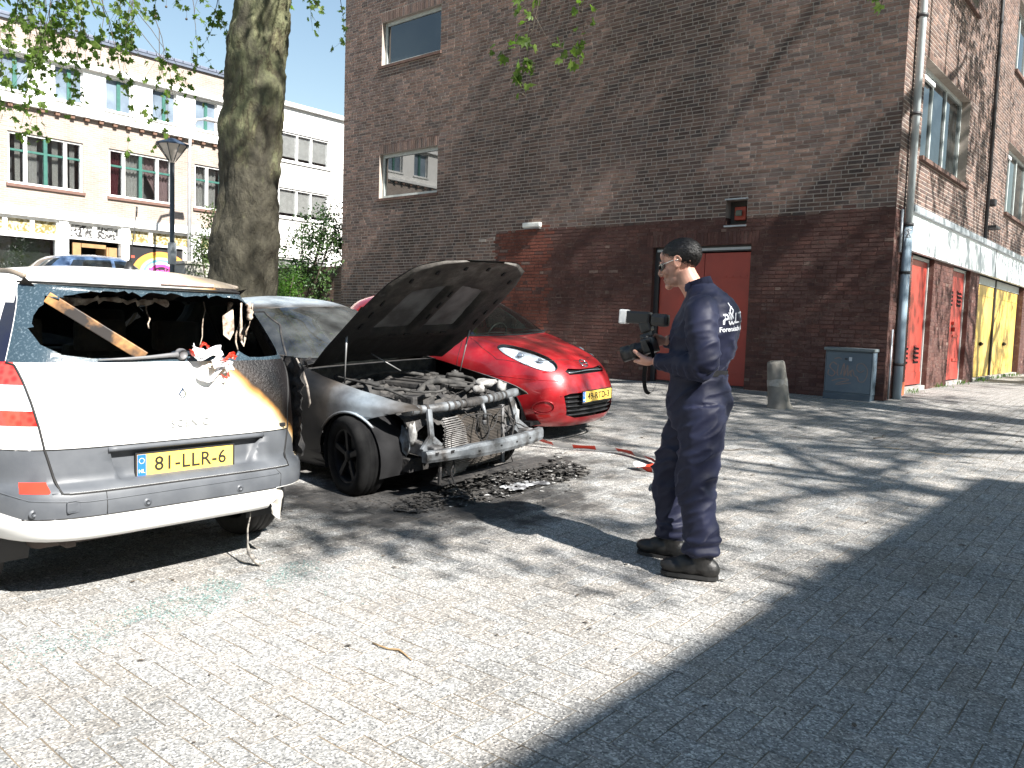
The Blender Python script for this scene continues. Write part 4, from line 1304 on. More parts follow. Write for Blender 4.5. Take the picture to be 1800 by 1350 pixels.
def plate(parent, mtx, w, h, txt, size, text_col=(0.02, 0.018, 0.015), frame=True):
    m_y = M('plate_yellow', (0.82, 0.56, 0.12), 0.35, (0.79, 0.53, 0.10), 20)
    p = thing_part('licence_plate', parent, mtx, lambda bm: box(bm, -w / 2, w / 2, -h / 2, h / 2, 0, .003, .001), m_y)
    sub('plate_band', p, lambda bm: box(bm, -w / 2 + .002, -w / 2 + .045, -h / 2 + .003, h / 2 - .003, .003, .0042), M('plate_blue', (0.02, 0.14, 0.55), 0.4))
    bm = B()
    for k in range(12):
        a = k * math.pi / 6
        box(bm, -w / 2 + .0235 + .013 * math.cos(a) - .0018, -w / 2 + .0235 + .013 * math.cos(a) + .0018, h * .2 + .013 * math.sin(a) - .0018, h * .2 + .013 * math.sin(a) + .0018, .0042, .0048)
    obj('plate_stars', bm, M('plate_star', (0.8, 0.68, 0.1), 0.5), p)
    text_obj('plate_country', 'NL', .026, M('plate_white', (0.8, 0.8, 0.8), 0.5), p, frame_m((-w / 2 + .0235, -h * .27, .0046), (1, 0, 0), (0, 1, 0)), .0003)
    text_obj('plate_number', txt, size, M('plate_black', text_col, 0.5), p, frame_m((.024, -.003, .0036), (1, 0, 0), (0, 1, 0)), .0006, space=1.06, bold=.0012)
    if frame:
        e = .008
        sub('plate_holder', p, lambda bm: (box(bm, -w / 2 - e, w / 2 + e, -h / 2 - .014, -h / 2, -.004, .005), box(bm, -w / 2 - e, w / 2 + e, h / 2, h / 2 + e, -.004, .005), box(bm, -w / 2 - e, -w / 2, -h / 2, h / 2, -.004, .005), box(bm, w / 2, w / 2 + e, -h / 2, h / 2, -.004, .005)), m_blackplastic)
    return p
def thing_part(name, parent, mtx, fn, mat):
    bm = B(); fn(bm); o = obj(name, bm, mat, parent); o.matrix_local = mtx; return o
def sub(name, parent, fn, mat, smooth=False):
    bm = B(); fn(bm); return obj(name, bm, mat, parent, smooth)
def spline(pts, n=5):
    out = []
    P = [pts[0]] + list(pts) + [pts[-1]]
    for i in range(1, len(P) - 2):
        for t in range(n):
            s = t / n
            out.append(tuple(.5 * (2 * b_ + (c - a) * s + (2 * a - 5 * b_ + 4 * c - d) * s * s + (-a + 3 * b_ - 3 * c + d) * s ** 3) for a, b_, c, d in zip(P[i - 1], P[i], P[i + 1], P[i + 2])))
    out.append(tuple(pts[-1])); return out
def zrows(*spans):
    out = []
    for a, b_, n in spans: out += [a + (b_ - a) * k / n for k in range(n)]
    out.append(spans[-1][1])
    return out
# ------------------------------------------------------------------ red hatchback
def car_paint(name, col, flake=0.15):
    m, nt, b = new_mat(name)
    p = pos(nt)
    c = mixc(nt, ramp(nt, noise_n(nt, p, 3.0, 4), [(0.3, 0.0), (0.7, 1.0)]), col, tuple(q * .86 for q in col))
    dust = ramp(nt, noise_n(nt, p, 11.0, 6, .7), [(0.45, 0.0), (0.8, 0.10)])
    nt.links.new(mixc(nt, dust, c, (0.35, 0.32, 0.28)), b.inputs['Base Color'])
    sv(b, 'Roughness', 0.32); sv(b, 'Metallic', flake); sv(b, 'Coat Weight', 0.9); sv(b, 'Coat Roughness', 0.04)
    return m
m_redpaint = car_paint('red_car_paint', (0.42, 0.012, 0.018), 0.25)
m_cglass = glass_mat('car_glass', (0.58, 0.68, 0.63), 0.09)
m_lens = glass_mat('lamp_lens', (0.92, 0.95, 0.97), 0.05)
m_chrome = M('lamp_reflector', (0.80, 0.82, 0.84), 0.3, (0.60, 0.63, 0.67), 22, metal=0.15, bmp=.3, bscale=30)
m_chromeb = M('chrome_trim', (0.75, 0.76, 0.78), 0.1, metal=1.0)

my = 7.03
micra = thing('red_hatchback', 'shiny red hatchback parked beyond the burnt grey car', 'car', (-4.80, my, gz(my)), (R(2.86), 0, 0))
rows = zrows((.17, .28, 5), (.28, .62, 12), (.62, .86, 14), (.86, 1.07, 20), (1.07, 1.45, 15), (1.45, 1.53, 8), (1.53, 1.56, 5))
w_ = curve([(.17, .70), (.24, .77), (.4, .82), (.6, .832), (.8, .825), (.92, .805), (1.02, .79), (1.08, .775), (1.27, .70), (1.41, .61), (1.485, .50), (1.53, .36), (1.552, .18), (1.56, .02)])
xf_ = curve([(.17, -.10), (.22, -.035), (.34, 0), (.5, -.005), (.62, -.04), (.72, -.09), (.80, -.16), (.86, -.26), (.92, -.42), (.98, -.64), (1.03, -.87), (1.065, -1.06), (1.10, -1.14), (1.22, -1.33), (1.35, -1.56), (1.46, -1.82), (1.52, -2.1), (1.56, -2.5)])
xr_ = curve([(.17, -3.66), (.3, -3.76), (.5, -3.78), (.8, -3.74), (1.0, -3.68), (1.25, -3.55), (1.42, -3.40), (1.50, -3.15), (1.56, -2.6)])
nf_ = curve([(.17, 3.0), (.4, 3.2), (.6, 3.1), (.8, 2.9), (.95, 3.0), (1.02, 3.8), (1.06, 5.0), (1.12, 5.5), (1.4, 5.0), (1.56, 3.4)])
nr_ = curve([(.17, 4.5), (1.0, 4.5), (1.56, 3.0)])
bm = shell(rows, w_, xf_, xr_, nf_, nr_)
tree_b = BVHTree.FromBMesh(bm)
arches(bm, micra, [(-.74, .29), (-3.19, .29)], .325, m_black, .55, .16)
front = lambda c, n: c.x > -1.0 and n.x > .02
wsf = lambda c, n: c.x > -2.35 and c.z > 1.05 and n.x > .1
ws = take(bm, cut(bm, [(-.72, 1.085), (-.35, 1.075), (0, 1.07), (.35, 1.075), (.72, 1.085), (.565, 1.445), (.3, 1.47), (0, 1.475), (-.3, 1.47), (-.565, 1.445)], (1, 2), wsf))
for s in (1, -1):
    sd = lambda c, n, s=s: c.y * s > .3 and n.y * s > .3
    for pl in ([(-1.52, 1.09), (-2.22, 1.09), (-2.22, 1.40), (-2.0, 1.40), (-1.75, 1.27)], [(-2.28, 1.09), (-3.1, 1.11), (-3.0, 1.36), (-2.28, 1.41)]):
        sobj('side_window', take(bm, cut(bm, pl, (0, 2), sd)), m_cglass, micra)
sobj('rear_window', take(bm, cut(bm, [(-.55, 1.1), (.55, 1.1), (.45, 1.38), (-.45, 1.38)], (1, 2), lambda c, n: c.x < -3.2 and n.x < -.3)), m_cglass, micra)
lamps = []
for s in (1, -1):
    pl = ellipse(.495 * s, .866, .142, .112, R(36) * s, 36, 2.1)
    pl = [(y, z) for y, z in pl]
    lamps.append((s, take(bm, cut(bm, pl, (1, 2), front))))
up_g = take(bm, cut(bm, [(-.30, .70), (.30, .70), (.335, .735), (.28, .762), (.12, .748), (-.12, .748), (-.28, .762), (-.335, .735)], (1, 2), front))
lo_g = take(bm, cut(bm, [(-.43, .50), (-.40, .30), (-.30, .265), (.30, .265), (.40, .30), (.43, .50), (.36, .52), (-.36, .52)], (1, 2), front))
fogs = [take(bm, cut(bm, ellipse(.575 * s, .385, .062, .062), (1, 2), front)) for s in (1, -1)]
body = sobj('body', bm, m_redpaint, micra)
sobj('windscreen', ws, m_cglass, micra)
for s, lb in lamps:
    back = offset(take(lb, lb.faces[:], False), -.035)
    L_ = sobj('headlight', lb, m_lens, micra)
    sobj('reflector', back, m_chrome, L_)
    yy = .58 * s
    h = ray_front(tree_b, yy, .90)
    for (oy, oz, rr_) in ((.45, .83, .034), (.53, .885, .038)):
        h = ray_front(tree_b, oy * s, oz)
        bm = B(); lathe(bm, [(0, .03), (rr_ * .5, .02), (rr_, -.01), (rr_ * 1.06, -.03)], 20, frame_m(h + Vector((-.05, 0, 0)), (0, 1, 0), (0, 0, 1)))
        sobj('bulb_bowl', bm, M('bulb_glass', (0.55, 0.58, 0.62), 0.08, metal=0.8), L_, fix=True)
    pl = ellipse(.495 * s, .866, .143, .113, R(36) * s, 40, 2.1)
    hs = [ray_front(tree_b, y, z) for y, z in pl]; hs = [q for q in hs if q is not None and q.x > -1.2]
    bm = B(); tube(bm, hs, .004, 5, closed=True); sobj('lamp_gasket', bm, MATS['seam_black'], L_)
g = sobj('grille', offset(up_g, -.03), m_black, micra)
bm = B(); tube(bm, [ray_front(tree_b, y, .727 + .006 * math.cos(y * 9)) + Vector((.004, 0, 0)) for y in [-.31 + k * .0225 for k in range(28)]], .008, 6); sobj('chrome_bar', bm, m_chromeb, g)
g2 = sobj('lower_grille', offset(lo_g, -.04), m_black, micra)
for k in range(5):
    z = .295 + k * .045
    hw = .40 - (.02 if k == 0 else 0)
    bm = B(); tube(bm, [ray_front(tree_b, y, z) + Vector((-.022, 0, 0)) for y in [-hw + t * hw / 10 for t in range(21)]], .008, 5); sobj('grille_slat', bm, M('slat_black', (0.035, 0.035, 0.037), 0.35), g2)
for f_ in fogs:
    fo = sobj('fog_cover', offset(f_, -.014), m_redpaint, micra)
for s in (1, -1): 
    hs = [ray_front(tree_b, y, z) for y, z in ellipse(.575 * s, .385, .064, .064, 0, 24)]
    bm = B(); tube(bm, hs, .006, 6, closed=True); sobj('fog_ring', bm, m_redpaint, micra)
hp = ray_front(tree_b, 0, .40)
plate(micra, frame_m((hp.x + .012, 0.02, .475), (0, 1, 0), (0, 0, 1)), .52, .11, '49-RTD-3', .092)
hb = ray_front(tree_b, 0, .80)
bm = B(); lathe(bm, [(.052, -.006), (.056, .004), (.045, .008), (.042, .003)], 28, frame_m(hb + Vector((.006, 0, 0)), (0, 1, 0), (-.75, 0, .65))); em = sobj('badge', bm, m_chromeb, micra, fix=True)
bm = B(); box(bm, -.062, .062, -.011, .011, .002, .009, .002, frame_m(hb + Vector((.006, 0, 0)), (0, 1, 0), (-.75, 0, .65))); obj('badge_bar', bm, m_chromeb, em)
for s in (1, -1):
    seam(micra, tree_b, [(-1.16, .66 * s), (-.75, .70 * s), (-.45, .60 * s), (-.28, .36 * s), (-.225, .16 * s)], ray_top, .003, 'bonnet_seam')
    seam(micra, tree_b, [(.80 * s, .70), (.60 * s, .66), (.44 * s, .645)], ray_front, .005, 'bumper_seam', m_redpaint)
    for pl in ([(-1.22, 1.08), (-1.22, .45), (-1.3, .25)], [(-2.25, 1.08), (-2.27, .25)]):
        seam(micra, tree_b, pl, lambda t, x, z, s=s: ray_side(t, x, z, s), .003, 'door_seam')
    bm = B(); box(bm, -1.62, -1.48, .82 * s - .08, .82 * s + .08, 1.00, 1.10, .035); sobj('mirror', bm, m_redpaint, micra, fix=True)
seam(micra, tree_b, [(-.20, -.12), (-.20, .12)], ray_top, .003, 'bonnet_seam')
bm = B()
for y0, y1 in ((-.62, -.02), (.05, .62)):
    tube(bm, [(-1.16 - .05 * abs(y0), y0, 1.085), (-1.15, (y0 + y1) / 2, 1.10), (-1.14, y1, 1.09)], .008, 5)
sobj('wiper', bm, m_black, micra)
seam(micra, tree_b, [(-.72, 1.075), (0, 1.062), (.72, 1.075)], lambda t, y, z: ray_front(t, y, z), .014, 'cowl', m_black)
m_cloth = M('seat_cloth', (0.03, 0.03, 0.033), 0.9)
sub('dashboard', micra, lambda bm: box(bm, -1.62, -1.25, -.62, .62, .70, 1.04, .05), m_cloth)
for s in (1, -1):
    st = sub('front_seat', micra, lambda bm: (box(bm, -2.45, -2.0, .36 * s - .24, .36 * s + .24, .45, .62, .05), box(bm, -2.55, -2.42, .36 * s - .23, .36 * s + .23, .6, 1.12, .05)), m_cloth)
    sub('headrest', st, lambda bm: box(bm, -2.55, -2.45, .36 * s - .13, .36 * s + .13, 1.14, 1.32, .04), m_cloth)
sub('rear_bench', micra, lambda bm: box(bm, -3.2, -3.05, -.58, .58, .5, 1.12, .05), m_cloth)
bm = B(); lathe(bm, [], 8); 
ring = [Vector((-1.70 + .06 * math.cos(a), .36 + .175 * math.sin(a), 1.0 + .165 * math.cos(a))) for a in [k * math.pi / 14 for k in range(28)]]
tube(bm, ring, .014, 6, closed=True); sobj('steering_wheel', bm, m_blackplastic, micra)
sub('floor', micra, lambda bm: box(bm, -3.5, -.3, -.70, .70, .2, .24), m_black)
for x in (-.74, -3.19):
    for s in (1, -1): wheel(micra, x, .725 * s, .29, .175, s, 7, m_alloy, m_tyre)
# ------------------------------------------------------------------ white people carrier with the burnt-out rear window
def scorched_white():
    m, nt, b = new_mat('scorched_white_paint')
    p = pos(nt)
    sx = nt.nodes.new('ShaderNodeSeparateXYZ'); nt.links.new(p, sx.inputs[0])
    X_, Y_, Z_ = sx.outputs
    n = math_n(nt, 'MULTIPLY', math_n(nt, 'SUBTRACT', noise_n(nt, p, 3.5, 3, .5), 0.5), 0.10)
    v = math_n(nt, 'MULTIPLY', Y_, -1.0)
    s = math_n(nt, 'ADD', math_n(nt, 'MULTIPLY', math_n(nt, 'SUBTRACT', v, .385), .667), math_n(nt, 'MULTIPLY', math_n(nt, 'SUBTRACT', Z_, 1.10), .747))
    v2 = math_n(nt, 'MULTIPLY', math_n(nt, 'SUBTRACT', v, .80), 1.3)          # the whole flank next to the fire
    s = math_n(nt, 'ADD', math_n(nt, 'MAXIMUM', s, v2), n)
    s = math_n(nt, 'SUBTRACT', s, math_n(nt, 'MULTIPLY', math_n(nt, 'GREATER_THAN', Z_, 1.40), .35))
    body = mixc(nt, ramp(nt, noise_n(nt, p, 2.0, 4), [(.3, 0.0), (.7, 1.0)]), (0.80, 0.80, 0.78), (0.74, 0.735, 0.71))
    brown = ramp(nt, s, [(0.0, (0.80, 0.79, 0.76)), (0.24, (0.78, 0.76, 0.70)), (0.36, (0.62, 0.50, 0.30)), (0.42, (0.34, 0.17, 0.05)), (0.455, (0.022, 0.014, 0.010)), (0.60, (0.011, 0.010, 0.011)), (0.8, (0.020, 0.018, 0.019)), (1.0, (0.006, 0.006, 0.006))])
    sm = math_n(nt, 'MULTIPLY_ADD', s, 1.6); sm.node.inputs[2].default_value = .5
    brown.node.inputs[0].links and nt.links.remove(brown.node.inputs[0].links[0])
    nt.links.new(sm, brown.node.inputs[0])
    c = mixc(nt, ramp(nt, sm, [(0.10, 0.0), (0.28, 1.0)]), body, brown)
    # smoke-browned roof
    rf_ = math_n(nt, 'MULTIPLY', ramp(nt, Z_, [(0.0, 0.0), (1.0, 1.0)]), 1.0)
    rmask = math_n(nt, 'GREATER_THAN', Z_, 1.56)
    grad = ramp(nt, math_n(nt, 'ADD', math_n(nt, 'MULTIPLY', v, .55), math_n(nt, 'ADD', .42, math_n(nt, 'MULTIPLY', n, 2.5))), [(0.05, 0.05), (0.55, 0.62), (0.85, 1.0)])
    c = mixc(nt, math_n(nt, 'MULTIPLY', rmask, grad), c, mixc(nt, ramp(nt, v, [(.35, 0.0), (.75, 1.0)]), (0.30, 0.25, 0.19), (0.03, 0.026, 0.025)))
    nt.links.new(c, b.inputs['Base Color'])
    sv(b, 'Roughness', 0.4); sv(b, 'Coat Weight', 0.25); sv(b, 'Coat Roughness', 0.15)
    blis = math_n(nt, 'MULTIPLY', ramp(nt, sm, [(.42, 0.0), (.5, 1.0)]), noise_n(nt, p, 55, 5, .7))
    bump(nt, b, blis, .8, .012)
    return m
m_scw = scorched_white()
m_clear = glass_mat('clear_car_glass', (0.74, 0.80, 0.76), 0.05)
m_grey = M('bumper_grey', (0.066, 0.072, 0.082), 0.5, (0.095, 0.102, 0.112), 5, bmp=0.06, bscale=200)
m_frost = M('shattered_glass', (0.030, 0.050, 0.065), 0.22, (0.13, 0.17, 0.20), 95, lo=.54, hi=.76, detail=3, bmp=.25, bscale=120)
sy = 2.08
scenic = thing('white_people_carrier', 'white people carrier with burnt out rear window and scorched corner', 'car', (-3.88, sy, 0.0), (R(-.1), 0, math.pi))
rows = zrows((.325, .38, 6), (.38, .62, 17), (.62, 1.12, 18), (1.12, 1.53, 18), (1.53, 1.60, 8), (1.60, 1.665, 10))
w_ = curve([(.325, .80), (.34, .84), (.38, .868), (.42, .885), (.55, .90), (.75, .905), (.95, .895), (1.05, .875), (1.15, .84), (1.35, .76), (1.5, .685), (1.56, .64), (1.6, .56), (1.63, .43), (1.655, .22), (1.665, .02)])
xr_ = curve([(.325, .10), (.335, .055), (.36, .027), (.42, .005), (.50, -.005), (.56, .005), (.595, .035), (.615, .066), (.75, .072), (.95, .088), (1.12, .122), (1.16, .14), (1.3, .22), (1.45, .325), (1.525, .39), (1.545, .372), (1.575, .375), (1.605, .42), (1.64, .6), (1.665, 1.3)])
xf_ = curve([(.2, 4.1), (.4, 4.24), (.6, 4.22), (.8, 4.05), (.9, 3.8), (1.0, 3.4), (1.06, 3.05), (1.12, 2.9), (1.3, 2.6), (1.5, 2.2), (1.6, 1.95), (1.65, 1.7), (1.665, 1.4)])
nr_ = curve([(.2, 6), (.6, 6), (.9, 5.6), (1.2, 5), (1.5, 4.6), (1.665, 3)])
bm = shell(rows, w_, xf_, xr_, lambda z: 3.6, nr_)
tb = BVHTree.FromBMesh(bm)
RY = lambda t, y, z: ray_rear(t, y, z, -1.0)
arches(bm, scenic, [(.80, .31), (3.48, .31)], .345, m_blackplastic, .62)
rear = lambda c, n: c.x < .75 and n.x < -.03
rearw = lambda c, n: c.x < .52 and (n.x < -.01 or c.x < .5)
JR = random.Random(8)
# rear glass and the hole burnt in it
gl = take(bm, cut(bm, [(.735, 1.163), (.60, 1.532), (-.60, 1.532), (-.735, 1.163)], (1, 2), rear))
pil = [take(bm, cut(bm, [(s * .737, 1.163), (s * .602, 1.532), (s * .705, 1.532), (s * .86, 1.163)], (1, 2), rearw)) for s in (1, -1)]
def jag(pts, amp, step):
    out = []
    for k in range(len(pts) - 1):
        p, q = pts[k], pts[k + 1]
        L = math.hypot(q[0] - p[0], q[1] - p[1])
        nx_, ny_ = -(q[1] - p[1]) / L, (q[0] - p[0]) / L
        t = 0.0
        while t < L:
            j_ = JR.gauss(0, amp * JR.choice((.3, .5, 1.0, 1.5))) if (k or t) else 0
            out.append((p[0] + (q[0] - p[0]) * t / L + nx_ * j_, p[1] + (q[1] - p[1]) * t / L + ny_ * j_))
            t += step * JR.uniform(.35, 2.2)
    out.append(pts[-1]); return out
hole = jag([(.635, 1.32), (.575, 1.42), (.46, 1.475), (.33, 1.505), (.10, 1.515), (-.30, 1.512), (-.52, 1.505)], .010, .022) + [(-.60, 1.47), (-.655, 1.33), (-.69, 1.22), (-.66, 1.185), (-.5, 1.178)] + jag([(-.42, 1.18), (-.36, 1.215), (-.30, 1.18)], .004, .03) + [(0, 1.19), (.2, 1.185), (.42, 1.183), (.54, 1.20), (.61, 1.245)]
hf = cut(gl, hole, (1, 2), lambda c, n: True)
bmesh.ops.delete(gl, geom=hf, context='FACES')
# tailgate lower panel with plate recess, bumper, lamps
lowp = take(bm, cut(bm, [(.60, .572), (.645, .765), (-.645, .765), (-.60, .572)], (1, 2), rear))
rec = cut(lowp, [(.375, .742), (-.445, .742), (-.42, .69), (-.36, .602), (.33, .602), (.36, .66)], (1, 2), lambda c, n: True)
ex = bmesh.ops.extrude_face_region(lowp, geom=rec)
bmesh.ops.translate(lowp, vec=(.032, 0, 0), verts=[v for v in ex['geom'] if isinstance(v, bmesh.types.BMVert)])
bmesh.ops.delete(lowp, geom=[f for f in rec if f.is_valid], context='FACES_ONLY')
bum = take(bm, cut(bm, [(.95, .765), (.648, .765), (.603, .566), (-.603, .566), (-.648, .765), (-.70, .70), (-.72, .60), (-.80, .585), (-.95, .58), (-.95, .47), (-.80, .458), (.74, .458), (.84, .50), (.95, .60)], (1, 2), rearw))
refl = take(bum, cut(bum, [(.745, .575), (.735, .620), (.645, .620), (.642, .580), (.65, .572)], (1, 2), lambda c, n: True))
tl = []
for z0, z1, col in ((.875, .945, 'r'), (.945, 1.062, 'w'), (1.062, 1.165, 'r')):
    f0, f1 = .660 + (z0 - .875) * .19, .660 + (z1 - .875) * .19
    top_ = [(f1, z1), (1.0, z1 + (.06 if z1 > 1.1 else 0))]
    tl.append((col, take(bm, cut(bm, [(f0, z0)] + top_ + [(1.0, z0)], (1, 2), lambda c, n: c.x < .40 and n.x < .3))))
cav = cut(bm, [(-.70, .62), (-.725, .80), (-.715, 1.0), (-.74, 1.15), (-1.0, 1.10), (-1.0, .60)], (1, 2), lambda c, n: c.x < .36)
bmesh.ops.delete(bm, geom=cav, context='FACES')
tor = cut(bm, jag([(-.50, .455), (-.53, .41), (-.49, .36), (-.47, .15)], .008, .03) + [(-1.0, .15), (-1.0, .455)], (1, 2), lambda c, n: c.x < .42)
bmesh.ops.delete(bm, geom=tor, context='FACES')
for s in (1, -1):
    sd = lambda c, n, s=s: c.y * s > .3 and n.y * s > .3
    for pl in ([(.62, 1.12), (1.12, 1.10), (1.12, 1.46), (.72, 1.47)], [(1.18, 1.10), (2.0, 1.07), (2.0, 1.5), (1.18, 1.48)], [(2.06, 1.07), (2.82, 1.06), (2.4, 1.40), (2.2, 1.49), (2.06, 1.5)]):
        sobj('side_window', take(bm, cut(bm, pl, (0, 2), sd)), m_clear, scenic)
sobj('windscreen', take(bm, cut(bm, [(-.72, 1.13), (.72, 1.13), (.58, 1.52), (-.58, 1.52)], (1, 2), lambda c, n: c.x > 2.0 and n.x > .1)), m_clear, scenic)
sobj('body', bm, m_scw, scenic)
sobj('rear_glass', gl, m_frost, scenic)
for b2 in pil: sobj('pillar_trim', b2, M('pillar_black', (0.012, 0.014, 0.03), 0.12, (0.02, 0.022, 0.03), 5), scenic)
lp = sobj('tailgate_panel', lowp, m_grey, scenic, fix=True)
bmp_ = sobj('rear_bumper', bum, m_grey, scenic)
sobj('reflector', offset(refl, .002), M('reflector_red', (0.70, 0.045, 0.02), 0.15, coat=1.0), bmp_)
m_tred, nt_, b_ = new_mat('tail_red')
p_ = pos(nt_)
nt_.links.new(mixc(nt_, ramp(nt_, vor(nt_, p_, 30.0), [(0.2, 0.0), (.6, 1.0)]), (0.55, 0.022, 0.018), (0.62, 0.06, 0.045)), b_.inputs['Base Color']); sv(b_, 'Roughness', .12); sv(b_, 'Coat Weight', 1.0)
m_twht = M('tail_clear', (0.72, 0.74, 0.76), 0.1, (0.5, 0.53, 0.56), 40, coat=1.0)
root = None
for col, b2 in tl:
    if root is None: root = sobj('tail_lamp', b2, m_tred, scenic)
    else: sobj('lamp_segment', b2, m_tred if col == 'r' else m_twht, root)
for (y, z, r_) in ((.79, 1.13, .026), (.785, 1.085, .018)):
    h = RY(tb, y, z)
    if h: 
        bm = B(); lathe(bm, [(0, .004), (r_, .002), (r_, -.004)], 16, frame_m(h + Vector((-.002, 0, 0)), (0, -1, 0), (0, 0, 1))); sobj('lamp_bulb', bm, M('amber', (0.85, 0.42, 0.05), 0.2, coat=1.0), root)
# melted cavity where the right lamp was
CR = random.Random(31)
def lump(bm, c, s, seed, amp=.35, seg=10):
    r0 = bmesh.ops.create_icosphere(bm, subdivisions=2, radius=1.0)
    for v in r0['verts']:
        k = 1 + amp * noise.noise(v.co * 1.8 + Vector((seed, seed * .7, 0)))
        v.co = Vector((v.co.x * s[0] * k + c[0], v.co.y * s[1] * k + c[1], v.co.z * s[2] * k + c[2]))
bm = B()
gq = [[bm.verts.new((.10 + .34 * i / 14 + .03 * noise.noise(Vector((i * .4, j * .35, 9))), -.725 - .10 * (i / 14) ** .6 + .035 * noise.noise(Vector((i * .5, j * .45, 2))) + .02 * noise.noise(Vector((i * 1.3, j * 1.2, 5))), .60 + .57 * j / 26)) for j in range(27)] for i in range(15)]
for i in range(14):
    for j in range(26): bm.faces.new((gq[i][j], gq[i + 1][j], gq[i + 1][j + 1], gq[i][j + 1]))
sobj('melted_lamp', bm, m_char, scenic)
bm = B(); tube(bm, [(.17, -.735, 1.17), (.15, -.765, 1.10), (.15, -.80, 1.0), (.17, -.835, .90), (.19, -.84, .87)], [.005, .008, .009, .007, .003], 6)
sobj('peeled_trim', bm, M('pale_primer', (0.42, 0.38, 0.33), 0.8, (0.12, 0.1, 0.09), 20), scenic)
# torn lower bumper flap and dangling wire
bm = B()
pts = [[(.02, -.46, .452), (.04, -.52, .455), (.07, -.575, .452)], [(.03, -.47, .40), (.02, -.53, .40), (.06, -.58, .39)], [(.05, -.50, .345), (.07, -.535, .335), (.06, -.572, .32)], [(.10, -.535, .29), (.09, -.55, .27), (.08, -.565, .255)]]
vv = [[bm.verts.new(p) for p in r_] for r_ in pts]
for a, b__ in zip(vv, vv[1:]):
    for k in range(2): bm.faces.new((a[k], a[k + 1], b__[k + 1], b__[k]))
bmesh.ops.subdivide_edges(bm, edges=bm.edges[:], cuts=2, use_grid_fill=True)
for v in bm.verts: v.co.x += .022 * noise.noise(v.co * 22)
sobj('torn_flap', bm, M('flap_white', (0.72, 0.71, 0.68), 0.5, (0.4, 0.36, 0.3), 16), scenic)
bm = B(); tube(bm, [(.12, -.40, .38), (.11, -.405, .30), (.13, -.40, .22), (.12, -.395, .13), (.10, -.39, .09), (.08, -.42, .04), (.06, -.44, .012)], [.004, .004, .005, .006, .014, .016, .008], 6)
sobj('dangling_wire', bm, M('burnt_wire', (0.35, 0.32, 0.28), 0.7, (0.05, .05, .05), 30), scenic)
# bumper furniture
for (y, z) in ((.705, .485), (.23, .487), (-.27, .487)):
    h = RY(tb, y, z)
    bm = B(); lathe(bm, [(0, .006), (.010, .006), (.012, .001), (.02, .001), (.021, -.003)], 18, frame_m(h, (0, -1, 0), (0, 0, 1))); sobj('parking_sensor', bm, m_grey, bmp_)
h = RY(tb, .565, .51)
bm = B(); box(bm, -.028, .028, -.026, .026, -.002, .003, .008, frame_m(h, (0, -1, 0), (0, 0, 1))); sobj('tow_cover', bm, m_grey, bmp_, False, True)
for pl in ([(.42, .46), (.42, .565)], [(-.53, .458), (-.535, .53), (-.50, .565)], [(-.52, .535), (.50, .528), (.72, .545), (.86, .60)]):
    seam(bmp_, tb, pl, RY, .0022 if len(pl) < 4 else .0035, 'bumper_line', MATS['seam_black'] if len(pl) < 4 else m_grey)
seam(scenic, tb, [(.735, 1.16), (.714, 1.15), (.66, .87), (.645, .765), (.60, .57), (.57, .567), (-.60, .567), (-.645, .765), (-.66, .87), (-.72, 1.14)], RY, .006, 'tailgate_gap')
seam(scenic, tb, [(.645, .767), (-.645, .767)], RY, .0035, 'panel_gap')
seam(scenic, tb, [(.95, .767), (.65, .767)], RY, .003, 'panel_gap')
seam(scenic, tb, [(.74, .456), (-.5, .456)], RY, .003, 'panel_gap')
seam(scenic, tb, [(.60, 1.541), (-.60, 1.541)], RY, .006, 'roof_gap')
# handle bar over the plate
bm = B(); hs = [RY(tb, y, .752) for y in [.385 - k * .042 for k in range(21)]]; tube(bm, [q + Vector((-.006, 0, 0)) for q in hs], .013, 8); sobj('grip_bar', bm, m_grey, scenic)
hp = RY(tb, 0, .655)
plate(scenic, frame_m((hp.x + .018, -.018, .655), (0, -1, 0), (0, 0, 1)), .52, .112, '81-LLR-6', .100, (0.16, 0.10, 0.03))
# badge, name and lock
hb = RY(tb, 0.0, 1.0)
bm = B()
fm = frame_m(hb + Vector((-.003, 0, 0)), (0, -1, 0), (.1, 0, 1))
o4 = [(0, .036), (.024, 0), (0, -.036), (-.024, 0)]; i4 = [(0, .018), (.011, 0), (0, -.018), (-.011, 0)]
vo = [bm.verts.new(fm @ Vector((x, y, .0))) for x, y in o4]; vm = [bm.verts.new(fm @ Vector(((x + a) / 2, (y + b__) / 2, .008))) for (x, y), (a, b__) in zip(o4, i4)]; vi = [bm.verts.new(fm @ Vector((x, y, .0))) for x, y in i4]
for k in range(4):
    bm.faces.new((vo[k], vo[(k + 1) % 4], vm[(k + 1) % 4], vm[k])); bm.faces.new((vm[k], vm[(k + 1) % 4], vi[(k + 1) % 4], vi[k]))
sobj('badge', bm, m_chromeb, scenic, False, True)
hn = RY(tb, -.03, .85)
text_obj('model_lettering', 'SCENIC', .052, M('letter_chrome', (0.5, 0.51, 0.52), 0.25, metal=0.8), scenic, frame_m(hn + Vector((-.004, 0, 0)), (0, -1, 0), (.1, 0, 1)), .002, space=1.22)
hl = RY(tb, -.585, .795)
sub('lock_cover', scenic, lambda bm: box(bm, -.033, .033, -.011, .011, -.004, .003, .004, frame_m(hl, (-.15, -1, 0), (0, 0, 1))), m_blackplastic)
